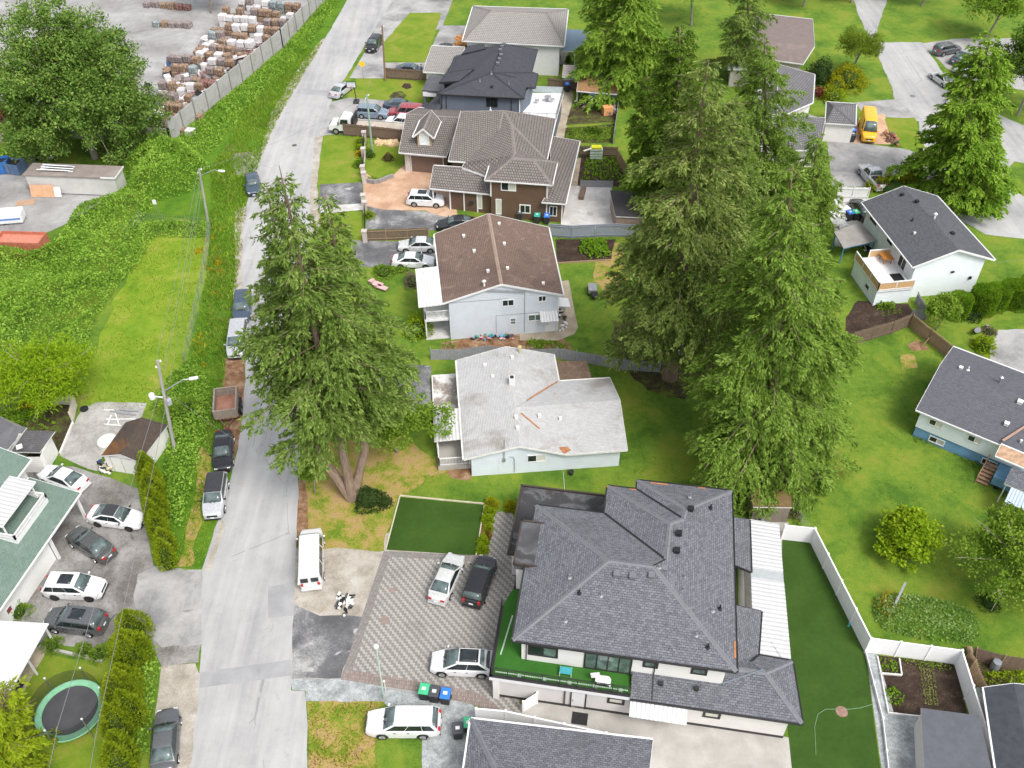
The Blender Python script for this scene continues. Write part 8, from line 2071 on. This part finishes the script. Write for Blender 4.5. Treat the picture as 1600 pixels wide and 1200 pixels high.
def thicket(name, px, label_mat, hmax, seed, per_m2=55, size=.26, edge=2.2, base_mat=None, sc=.16, aspect=.7, up=.8, minh=.25):
    "rough mound of leaves over an undulating bed"
    rng = np.random.default_rng(seed)
    poly = [G(*q) for q in px]
    n = int(area(px) * per_m2); q = scatter(px, n, rng)
    def hgt(x, y):
        dmin = np.full(len(x), 1e9)
        for i in range(len(poly)):
            a, b = np.array(poly[i]), np.array(poly[(i + 1) % len(poly)]); ab = b - a
            t = np.clip(((x - a[0]) * ab[0] + (y - a[1]) * ab[1]) / (ab @ ab + 1e-9), 0, 1)
            dmin = np.minimum(dmin, np.hypot(x - a[0] - t * ab[0], y - a[1] - t * ab[1]))
        e = np.minimum(1, dmin / edge) ** .6
        return hmax * e * (minh + (1 - minh) * (.6 * vnoise(x, y, sc, seed) + .4 * vnoise(x, y, sc * 3, seed + 5)) * 1.15 + .14 * vnoise(x, y, sc * 9, seed + 8))
    z = hgt(q[:, 0], q[:, 1])
    e = .25; nx = (hgt(q[:, 0] + e, q[:, 1]) - z) / e; ny = (hgt(q[:, 0], q[:, 1] + e) - z) / e
    nrm = unit(np.stack([-nx, -ny, np.ones(len(z))], 1))
    p = np.concatenate([q, (z - .35 * rng.random(len(z)) * np.minimum(1, z))[:, None]], 1)
    d = rng.normal(size=p.shape) + nrm * .2
    s = size * (.55 + .9 * rng.random(len(z)))
    V = kites(p, d, s, s * aspect, rng, .35)
    return tag(quads(name, V, label_mat), kind='stuff')
thicket('bramble_thicket', [(-140, 408), (55, 402), (88, 386), (112, 345), (150, 322), (205, 300), (190, 262), (235, 225), (262, 228), (300, 232), (330, 262), (300, 300), (240, 318), (222, 352), (205, 392), (160, 470), (100, 520), (30, 600), (-20, 640), (-160, 660)], lf_bram, 3.6, 5, 85, .22, sc=.17, minh=.12)
thicket('bramble_thicket', [(220, 352), (330, 350), (332, 372), (240, 372), (215, 420), (190, 440), (150, 500), (130, 560), (105, 600), (30, 600), (100, 520), (160, 470), (205, 392)], lf_bram, 1.5, 6, 85, .21, edge=1.2)
thicket('bramble_thicket', [(258, 230), (300, 190), (360, 145), (440, 78), (520, -20), (545, -20), (480, 78), (440, 120), (380, 180), (330, 240), (290, 250)], lf_bram, 1.1, 7, 70, .23, edge=1.5, minh=.1)
thicket('bramble_thicket', [(232, 640), (262, 590), (300, 560), (320, 580), (330, 640), (322, 700), (300, 760), (285, 830), (262, 820), (255, 720), (262, 690), (262, 660)], lf_bram, 1.6, 8, 85, .21, edge=1.0)
thicket('bramble_thicket', [(-20, 240), (60, 230), (90, 245), (30, 262), (-60, 262)], lf_bram, 1.2, 18, 40, .3, edge=1.0)
blades('long_grass', [(444, 92), (505, 66), (478, 112), (446, 165), (421, 215), (393, 290), (378, 340), (372, 420), (366, 500), (354, 560), (350, 640), (322, 640), (300, 560), (322, 440), (330, 350), (330, 262), (380, 180)], 42, .75, .10, 9, lf_grass, .45, (.22, .22))
sheet('worn_strip', [(312, 700), (330, 712), (318, 780), (300, 885), (276, 886), (292, 830), (304, 770)], m_dry, 4, .4)
blades('long_grass', [(322, 640), (352, 640), (366, 690), (340, 800), (318, 888), (255, 888), (285, 830), (300, 760), (322, 700)], 34, .5, .08, 10, lf_grass, .5, (.3, .25))
blades('field_grass', [(228, 374), (320, 374), (316, 440), (290, 555), (262, 634), (200, 645), (110, 630), (148, 560), (178, 480)], 26, .22, .09, 11, lf_grass2, .7, (.3, .30))
blades('straw_tufts', [(330, 270), (380, 180), (440, 100), (470, 112), (420, 210), (392, 290), (374, 420), (350, 560), (345, 640), (330, 700), (318, 880), (290, 880), (320, 700), (322, 600), (326, 440)], 22, .6, .10, 90, leaf_mat('straw green tufts', (.16, .20, .03), (.27, .30, .06), (.36, .35, .12), .4), .5, (.35, .45))
blades('meadow_flowers', [(300, 380), (345, 350), (350, 420), (340, 470), (310, 500)], 12, .8, .16, 12, lf_yell, .5, (.5, .60), .7)
blades('meadow_flowers', [(0, 620), (90, 608), (110, 622), (60, 640), (0, 640)], 26, .7, .2, 13, lf_yell, .5, (.5, .42), .7)
blades('meadow_flowers', [(290, 560), (315, 520), (325, 560), (312, 600)], 10, .7, .15, 14, lf_yell, .5, (.5, .58), .7)
blades('lawn_blades', [(575, 745), (715, 735), (740, 765), (980, 735), (1140, 700), (1140, 755), (1000, 752), (820, 760), (760, 785), (630, 772), (640, 765)], 22, .20, .08, 15, lf_grass2, .7, (.5, .42))
blades('lawn_blades', [(980, 560), (1060, 600), (1150, 700), (1165, 780), (1142, 765), (980, 740), (968, 620)], 14, .16, .08, 16, lf_grass2, .7, (.5, .42))
blades('lawn_blades', [(1320, 545), (1420, 512), (1490, 555), (1425, 690), (1540, 745), (1600, 860), (1600, 1020), (1500, 1000), (1360, 990), (1290, 860), (1250, 780), (1320, 700)], 9, .16, .09, 17, lf_grass2, .7, (.4, .45))
blades('dry_grass', [(480, 760), (560, 790), (600, 860), (480, 860)], 22, .25, .08, 18, leaf_mat('straw blades', (.16, .15, .04), (.27, .22, .07), (.36, .27, .10), .3), .7, (.4, .45))
blades('dry_grass', [(482, 1098), (590, 1098), (590, 1200), (482, 1200)], 60, .3, .08, 19, leaf_mat('tawny blades', (.12, .14, .02), (.22, .19, .03), (.30, .23, .06), .3), .7, (.5, .30))
thicket('ivy_patch', [(1365, 935), (1400, 928), (1470, 940), (1520, 960), (1533, 985), (1520, 1008), (1440, 1000), (1380, 985), (1362, 960)], leaf_mat('silvery ground cover', (0.098, 0.210, 0.028), (0.196, 0.336, 0.070), (0.364, 0.462, 0.196), .35), 1.1, 21, 130, .17, edge=.8)
blades('meadow_flowers', [(1368, 940), (1400, 930), (1408, 950), (1385, 975)], 40, 1.1, .13, 22, lf_yell, .6, (.6, .4), .8)
for i, (pts, m, h, s_) in enumerate([
        ([(1374, 1028), (1402, 1032), (1405, 1050), (1376, 1052)], lf_salad, .5, .16), ([(1381, 1075), (1396, 1072), (1412, 1090), (1408, 1104), (1384, 1100)], lf_salad, .6, .18),
        ([(1402, 1030), (1470, 1036), (1488, 1042), (1485, 1050), (1430, 1044)], lf_apple, .4, .14),
        ([(908, 378), (945, 376), (955, 402), (925, 404), (905, 395)], lf_salad, .8, .25), ([(825, 532), (870, 534), (892, 545), (840, 548), (820, 545)], lf_salad, .6, .2),
        ([(912, 202), (944, 202), (942, 212), (914, 212)], lf_cedar, .6, .24), ([(886, 202), (960, 198), (958, 222), (884, 220)], lf_apple, .25, .2), ([(1370, 474), (1398, 474), (1396, 484), (1370, 484)], lf_apple, .5, .3),
        ([(1534, 1052), (1600, 1050), (1600, 1074), (1540, 1068)], lf_box, .7, .2), ([(-30, 655), (40, 630), (60, 650), (-10, 700)], lf_salad, .5, .22), ([(690, 538), (715, 535), (712, 545), (690, 548)], lf_apple, .3, .15),
        ([(1436, 640), (1470, 655), (1520, 690), (1560, 740), (1540, 745), (1480, 702), (1424, 690)], lf_apple, .35, .14), ([(1240, 800), (1262, 840), (1250, 842), (1238, 815)], lf_apple, .9, .18),
        ([(575, 276), (592, 280), (612, 272), (614, 278), (592, 286), (574, 284)], lf_apple, .5, .18), ([(585, 418), (640, 420), (642, 430), (585, 430)], lf_apple, .9, .22)]):
    thicket('leafy_bed', pts, m, h, 40 + i, 90, s_, edge=.4, minh=.3)

fir = dict(group='tall conifers')
conifer('towering three stemmed fir at the road edge with bare grey brown trunks', (551, 778), (436, 258), 32, 5.5, 101, lf_fir, 'tall conifers', name='fir_tree', clear=.28, prof=.9, trunk_r=.40, droop=.42, foot=P(551, 778),
        stems=[((586, 770), (508, 300), 27.5, 5.1, dict(clear=.33)), ((500, 776), (416, 285), 29, 4.4, dict(clear=.35))])
conifer('tallest olive green fir with a thick leaning trunk behind the grey fence', (1046, 590), (1108, 92), 34, 7.0, 111, lf_fir2, 'tall conifers', name='fir_tree', clear=.17, droop=.38, dead=.03, trunk_r=.52, irregular=.36)
conifer('broad bright green fir with foliage almost to the ground beside the little timber shed', (1195, 742), (1240, 255), 30, 6.3, 121, lf_fir3, 'tall conifers', name='fir_tree', clear=.05, per=6, droop=.42, prof=.62, dead=.02, irregular=.38,
        stems=[((1235, 715), (1272, 345), 22, 4.6, dict(clear=.06))])
conifer('dense bright green cedar left of the tallest olive fir', (1050, 345), (1062, 40), 24, 4.6, 131, lf_cedar, 'tall conifers', name='cedar_tree', clear=.02, per=6, step=.46, droop=.5, upsweep=.2, prof=.5, card=(.36, .125))
conifer('slim dark green cedar with foliage to the ground beside the garden fence', (1020, 300), (1012, 118), 14, 2.7, 132, lf_cedar, 'tall conifers', name='cedar_tree', clear=.03, per=6, step=.42, droop=.5, prof=.5)
conifer('drooping lime tipped cedar overhanging the brown roofed shed', (985, 150), (968, -90), 20, 7.2, 133, leaf_mat('lime tipped cedar', (0.074, 0.156, 0.020), (0.176, 0.300, 0.035), (0.351, 0.487, 0.079), .33), 'tall conifers', name='cedar_tree', clear=.10, per=5, droop=.55, upsweep=.35, prof=.5, card=(.55, .15))
conifer('feathery green cypress between the olive fir and the tile roofed house', (1195, 320), (1195, 60), 22, 5.2, 141, lf_fir3, 'tall conifers', name='cypress_tree', clear=.05, per=6, droop=.35, upsweep=.2, prof=.6)
conifer('shorter green fir just left of the silver pickup court', (1262, 360), (1278, 205), 13, 3.4, 142, lf_fir3, 'tall conifers', name='fir_tree', clear=.05, per=6, droop=.3)
conifer('dark fir filling the gap behind the tallest olive fir', (1130, 400), (1150, 150), 22, 4.8, 143, lf_fir, 'tall conifers', name='fir_tree', clear=.05, per=5, droop=.4)
conifer('broad pointed cedar standing behind the grey roofed white house, upper right', (1490, 315), (1548, 50), 20.5, 5.9, 151, leaf_mat('olive lime cedar', (0.081, 0.168, 0.019), (0.188, 0.324, 0.033), (0.340, 0.483, 0.068), .3), 'tall conifers', name='cedar_tree', clear=.03, per=8, irregular=.2, droop=.45, upsweep=.15, prof=.62, card=(.44, .16))
conifer('golden green conifer cut by the lower left corner', (-10, 1215), (8, 1075), 7.5, 3.3, 161, lf_hedge, 'tall conifers', name='conifer_tree', clear=.02, per=6, step=.36, droop=.15, upsweep=.5, card=(.36, .12))
conifer('tall conifer beyond the top edge behind the cedars', (1160, 120), (1175, -60), 18, 4.5, 162, lf_fir, 'tall conifers', name='fir_tree', clear=.05)
# lower sprays of the road side fir: a young maple growing at its foot
broadleaf('young bright green maple growing through the foot of the roadside fir', (622, 706), 7.5, 5.6, 171, lf_apple, ry=3.6, cz=4.2, rz=2.2, clumps=150, per=75, size=.24, trunk_r=.08, name='maple_tree')
broadleaf('slim hanging fresh green sapling between the road and the bare fir trunks', (492, 772), 5.2, .95, 172, lf_apple, cz=2.9, rz=2.4, clumps=45, per=60, size=.2, crad=.45, trunk_r=.06, name='sapling')
shrub('dark grey green low bush beside the bare fir trunks', (578, 785), 1.35, 1.3, 173, lf_dark, 1800, .16)
shrub('small dark tuft right of the grey green bush', (602, 788), .6, .6, 174, lf_dark, 500, .15)
# broadleaf trees
broadleaf('huge dark green poplar in front of the bale yard, cut by the top edge', (150, 246), 26, 9.6, 181, lf_poplar, cz=10.5, rz=13.5, low=-.85, lobes=34, clumps=900, per=110, size=.34, aspect=.6, crad=1.1, trunk_r=.4, bare=90, fill=.25, name='poplar_tree')
shrub('dark green bush under the poplar beside the grey store roof', (60, 222), 2.2, 2.4, 182, lf_dark, 1800, .28)
shrub('leafy green bush below the poplar, right of the dark one', (200, 240), 3.4, 3.0, 183, lf_poplar, 2600, .32)
broadleaf('dull red leaved tree at the left edge by the bale yard', (2, 222), 6, 3.0, 184, lf_red, clumps=90, per=60, size=.28, name='red_tree')
broadleaf('lime green feathery locust tree in the mown field corner', (85, 628), 7.0, 4.6, 185, lf_robin, cz=4.0, rz=2.9, lobes=20, clumps=300, per=60, size=.36, aspect=.24, crad=.75, trunk_r=.12, flat=.6, bare=30, name='locust_tree')
broadleaf('round yellow green maple alone on the right hand lawn', (1414, 860), 4.4, 2.65, 186, lf_maple, cz=2.2, rz=1.9, low=-.75, lobes=22, clumps=240, per=42, size=.25, aspect=.75, crad=.42, trunk_r=.10, name='maple_tree', flat=.6)
broadleaf('open twiggy fruit tree at the right edge of the lawn', (1566, 930), 7.4, 4.7, 187, lf_apple, cz=4.4, rz=2.9, lobes=22, clumps=430, per=60, size=.22, crad=.7, trunk_r=.14, bare=60, name='fruit_tree', flat=.5)
shrub('pale dusty bush at the foot of the twiggy fruit tree', (1545, 945), .9, .8, 188, lf_dark, 700, .12)
broadleaf('bushy green tree against the white house by the brown corner fence', (1462, 515), 4.8, 1.7, 189, lf_apple, cz=2.7, rz=2.2, clumps=90, per=60, size=.22, crad=.5, trunk_r=.08, name='small_tree')
broadleaf('weeping willow at the top of the round lawn', (1332, 118), 7, 3.6, 190, leaf_mat('willow leaves', (0.084, 0.150, 0.014), (0.154, 0.225, 0.024), (0.238, 0.300, 0.036), .35), cz=5.0, rz=2.6, clumps=170, per=60, size=.34, aspect=.25, name='willow_tree')
broadleaf('leafy tree at the top right corner behind the parked cars', (1590, 180), 13, 6.0, 191, lf_cedar, cz=8, rz=5.5, clumps=260, per=70, size=.34, crad=.9, name='broadleaf_tree')
broadleaf('green tree at the top right beyond the dark cars', (1540, 60), 10, 5.0, 192, lf_apple, cz=6, rz=4, clumps=160, per=60, size=.34, crad=.9)
broadleaf('green tree beyond the top edge by the road bend', (700, 0), 8, 3.6, 193, lf_apple, clumps=120, per=50, size=.32)
broadleaf('tree beyond the top edge over the bale yard', (330, 20), 11, 4.5, 194, lf_poplar, clumps=180, per=60, size=.34)
for i, (px, h, r, m, lab) in enumerate([((1080, 40), 12, 5, lf_apple, 'green tree beyond the top edge, left of the tall conifer there'), ((1255, 10), 9, 4, lf_maple, 'yellow green tree beyond the top edge behind the brown roof'), ((1440, 10), 11, 5, lf_poplar, 'dark green tree beyond the top edge left of the parked cars'), ((1390, -10), 9, 4, lf_cedar, 'deep green tree beyond the top edge by the lane'), ((960, -20), 10, 4.5, lf_poplar, 'dark tree beyond the top edge behind the drooping cedar'), ((1030, -10), 13, 5.5, lf_poplar, 'tall dark tree beyond the top edge, right of the drooping cedar'), ((1330, 5), 8, 3.8, lf_apple, 'fresh green tree beyond the top edge above the weeping willow'), ((1530, -5), 11, 5, lf_poplar, 'dark tree beyond the top edge right of the lane'), ((1205, -5), 14, 5, lf_cedar, 'tall deep green tree beyond the top edge over the brown roof')]):
    broadleaf(lab, px, h, r, 300 + i, m, clumps=130, per=50, size=.38, crad=.9)
shrub('dark pointed shrub, left of the golden shrubs by the beige house', (1278, 128), 2.2, 3.2, 195, lf_dark, 1500, .3)
shrub('large golden green shrub on the round lawn', (1322, 132), 3.2, 2.6, 196, lf_gold, 2000, .3)
shrub('small rounded golden shrub in front of the large one', (1305, 142), 1.5, 2.0, 197, lf_gold, 1000, .25)
shrub('dome shaped green golden shrub nearest the tile garage', (1300, 155), 1.8, 1.6, 198, lf_hedge, 1000, .25)
shrub('dark red shrub beside the tile roof', (1282, 150), 1.2, 1.2, 199, lf_red, 500, .25)
# trimmed shrubs along the artificial lawn: alternately green balls and low bronze ones
ball = dict(name='box_ball', cat='clipped shrub', group='clipped shrubs beside the artificial lawn')
seq = [((767, 790), .50, .75, lf_gold, 'golden clipped shrub topping the row by the artificial lawn'), ((764, 803), .44, .8, lf_box, 'bright box ball second from the top of the row by the artificial lawn'), ((762, 815), .44, .8, lf_box, 'bright box ball just above the bronze shrubs by the artificial lawn'),
       ((763, 828), .34, .55, lf_hedge, 'upper bronze low shrub in the row by the artificial lawn'), ((761, 838), .34, .5, leaf_mat('bronze leaves', (.16, .09, .02), (.24, .15, .03), (.28, .22, .05), .3), 'lower bronze low shrub in the row by the artificial lawn'),
       ((755, 848), .44, .8, lf_box, 'bright box ball just below the bronze shrubs by the artificial lawn'), ((753, 861), .44, .75, lf_box, 'bright box ball nearest the parked cars by the artificial lawn'), ((797, 794), .48, .75, lf_gold, 'golden clipped shrub alone against the flat roofed corner')]
for i, (px, r, h, m, lab) in enumerate(seq): shrub(lab, px, r * 1.12, h, 210 + i, m, 1500, .12, group=ball['group'], name='box_ball', cat='clipped shrub', up=.1, flat=.5)
gat = 'round shrubs beside the stone gate wall'
for i, (px, r, h, m, lab) in enumerate([((563, 226), .75, 1.1, lf_box, 'uppermost round green shrub beside the stone wall'), ((562, 236), .65, .9, lf_box, 'second round shrub beside the stone wall'), ((562, 243), .5, .7, lf_yell, 'yellow flowering shrub beside the stone wall'), ((562, 260), .8, 1.1, lf_hedge2, 'round dark green shrub at the lower end of the stone wall row'), ((578, 245), .75, 1.0, lf_cedar, 'leafy shrub by the green pole foot behind the stone wall'), ((577, 340), .7, .9, lf_box, 'yellow green clump by the wooden fence corner')]):
    shrub(lab, px, r, h, 230 + i, m, 500, .16, group=gat)
shrub('dark red brown little maple on the lawn behind the stone wall', (607, 250), .8, .9, 240, leaf_mat('brown maple leaves', (.07, .035, .02), (.12, .06, .035), (.17, .09, .05), .3), 400, .16)
shrub('bright lime bush beside the carport of the brown shingle house', (653, 520), 1.5, 1.9, 241, lf_box, 1500, .2)
shrub('pink budded shrub by the balcony corner', (645, 445), 1.0, 1.6, 242, lf_pink, 700, .18)
shrub('green rose bushes along the driveway edge', (600, 428), 1.2, 1.0, 243, lf_apple, 700, .18)
shrub('small green bush at the bungalow porch', (672, 660), .7, .9, 244, lf_cedar, 500, .16)
shrub('leafy shrub at the head of the hedge, nearest the street light', (292, 650), 1.6, 1.8, 245, lf_apple, 1500, .2)
grp = 'three round shrubs in the border by the patio roof'
for i, (px, r, lab) in enumerate([((84, 1012), .75, 'round bright shrub nearest the patio roof in the border'), ((132, 1020), .6, 'middle round shrub in the border by the grey suv'), ((155, 1026), .7, 'round shrub at the hedge end of the border')]): shrub(lab, px, r, 1.0, 250 + i, lf_apple, 900, .13, group=grp)
shrub('leafy bush against the white wall below the green roof', (28, 958), 1.1, 1.1, 254, lf_apple, 900, .15, ry=.9)
shrub('young light bush beside the grey drive at the right edge', (1535, 545), 1.1, 1.4, 255, lf_box, 900, .2)
shrub('spiky grey green plant in front of the clipped hedge', (1518, 497), .9, .7, 256, lf_dark, 500, .2)
shrub('tall yellow hedge block behind the grey roofed white house', (1398, 296), 3.4, 1.9, 257, lf_gold, 2400, .25, ry=1.2)
shrub('leafy plant with white flowers by the parking court edge', (1425, 272), 1.6, 1.5, 258, lf_cedar, 800, .25)
shrub('dead brown low bush by the wooden stump', (1545, 520), .8, .6, 259, lf_dead, 400, .15)
for i, (px, lab) in enumerate([((905, 60), 'potted plant on the patio edge near the top'), ]): shrub(lab, (888, 98), .5, 1.0, 260, lf_cedar, 300, .2)
# hedges
hedge_run('tall row of golden green cedar columns between the car park and the verge', [(234, 742), (243, 775), (250, 812), (256, 848), (266, 882)], 2.2, 3.9, 271, lf_hedge, dens=1150, size=(.24, .075), cap=.42, hv=.13)
hedge_run('dense leaning cedar hedge beside the trampoline in the lower left', [(213, 1008), (218, 1045), (208, 1085), (198, 1135), (190, 1215)], 3.0, 4.3, 272, lf_hedge, dens=1150, size=(.24, .075), cap=.45, hv=.12)
thicket('bramble_thicket', [(212, 1000), (238, 1000), (250, 1040), (240, 1100), (232, 1180), (205, 1180), (210, 1080)], lf_bram, 1.7, 273, 80, .22, edge=.8)
hedge_run('clipped flat topped hedge in front of the white house wall', [(1492, 494), (1530, 486), (1572, 476)], 2.5, 2.7, 274, lf_hedge2, columns=False, dens=1700, size=(.16, .08), hv=.02)
hedge_run('second clipped hedge block at the right edge', [(1588, 478), (1640, 462)], 2.3, 2.9, 275, lf_hedge2, columns=False, dens=1700, size=(.16, .08), hv=.02)
# rows of vegetables
def veg_rows(label, corners, rows, cols, mat, h, s, seed, name='vegetable_rows'):
    rng = np.random.default_rng(seed); a, b, c, d = [np.array(P(*q)) for q in corners]; P_, D_ = [], []
    for i in range(rows):
        for j in range(cols):
            u, v = (i + .5) / rows, (j + .5 + rng.normal() * .12) / cols
            q = (a * (1 - u) + b * u) * (1 - v) + (d * (1 - u) + c * u) * v
            if rng.random() < .1: continue
            m = 6; an = rng.random(m) * 6.28
            P_.append(np.tile(q, (m, 1))); D_.append(np.stack([np.cos(an), np.sin(an), .5 + .5 * rng.random(m)], 1))
    p = np.concatenate(P_); dd = np.concatenate(D_); l = s * (.7 + .6 * rng.random(len(p)))
    return tag(quads(name, kites(p, dd, l, l * .6, rng, .3), mat), kind='stuff')
veg_rows('', [(916, 246), (962, 244), (976, 282), (908, 282)], 10, 13, lf_salad, .3, .34, 281)
veg_rows('', [(1434, 1034), (1458, 1037), (1468, 1104), (1444, 1101)], 5, 24, leaf_mat('seedling rows', (.16, .20, .05), (.26, .28, .09), (.34, .33, .14), .3), .2, .13, 282)
veg_rows('', [(1372, 480), (1410, 482), (1412, 494), (1376, 496)], 4, 4, lf_salad, .2, .2, 283)
veg_rows('', [(-20, 690), (60, 640), (90, 660), (20, 712)], 7, 10, lf_apple, .2, .25, 284)
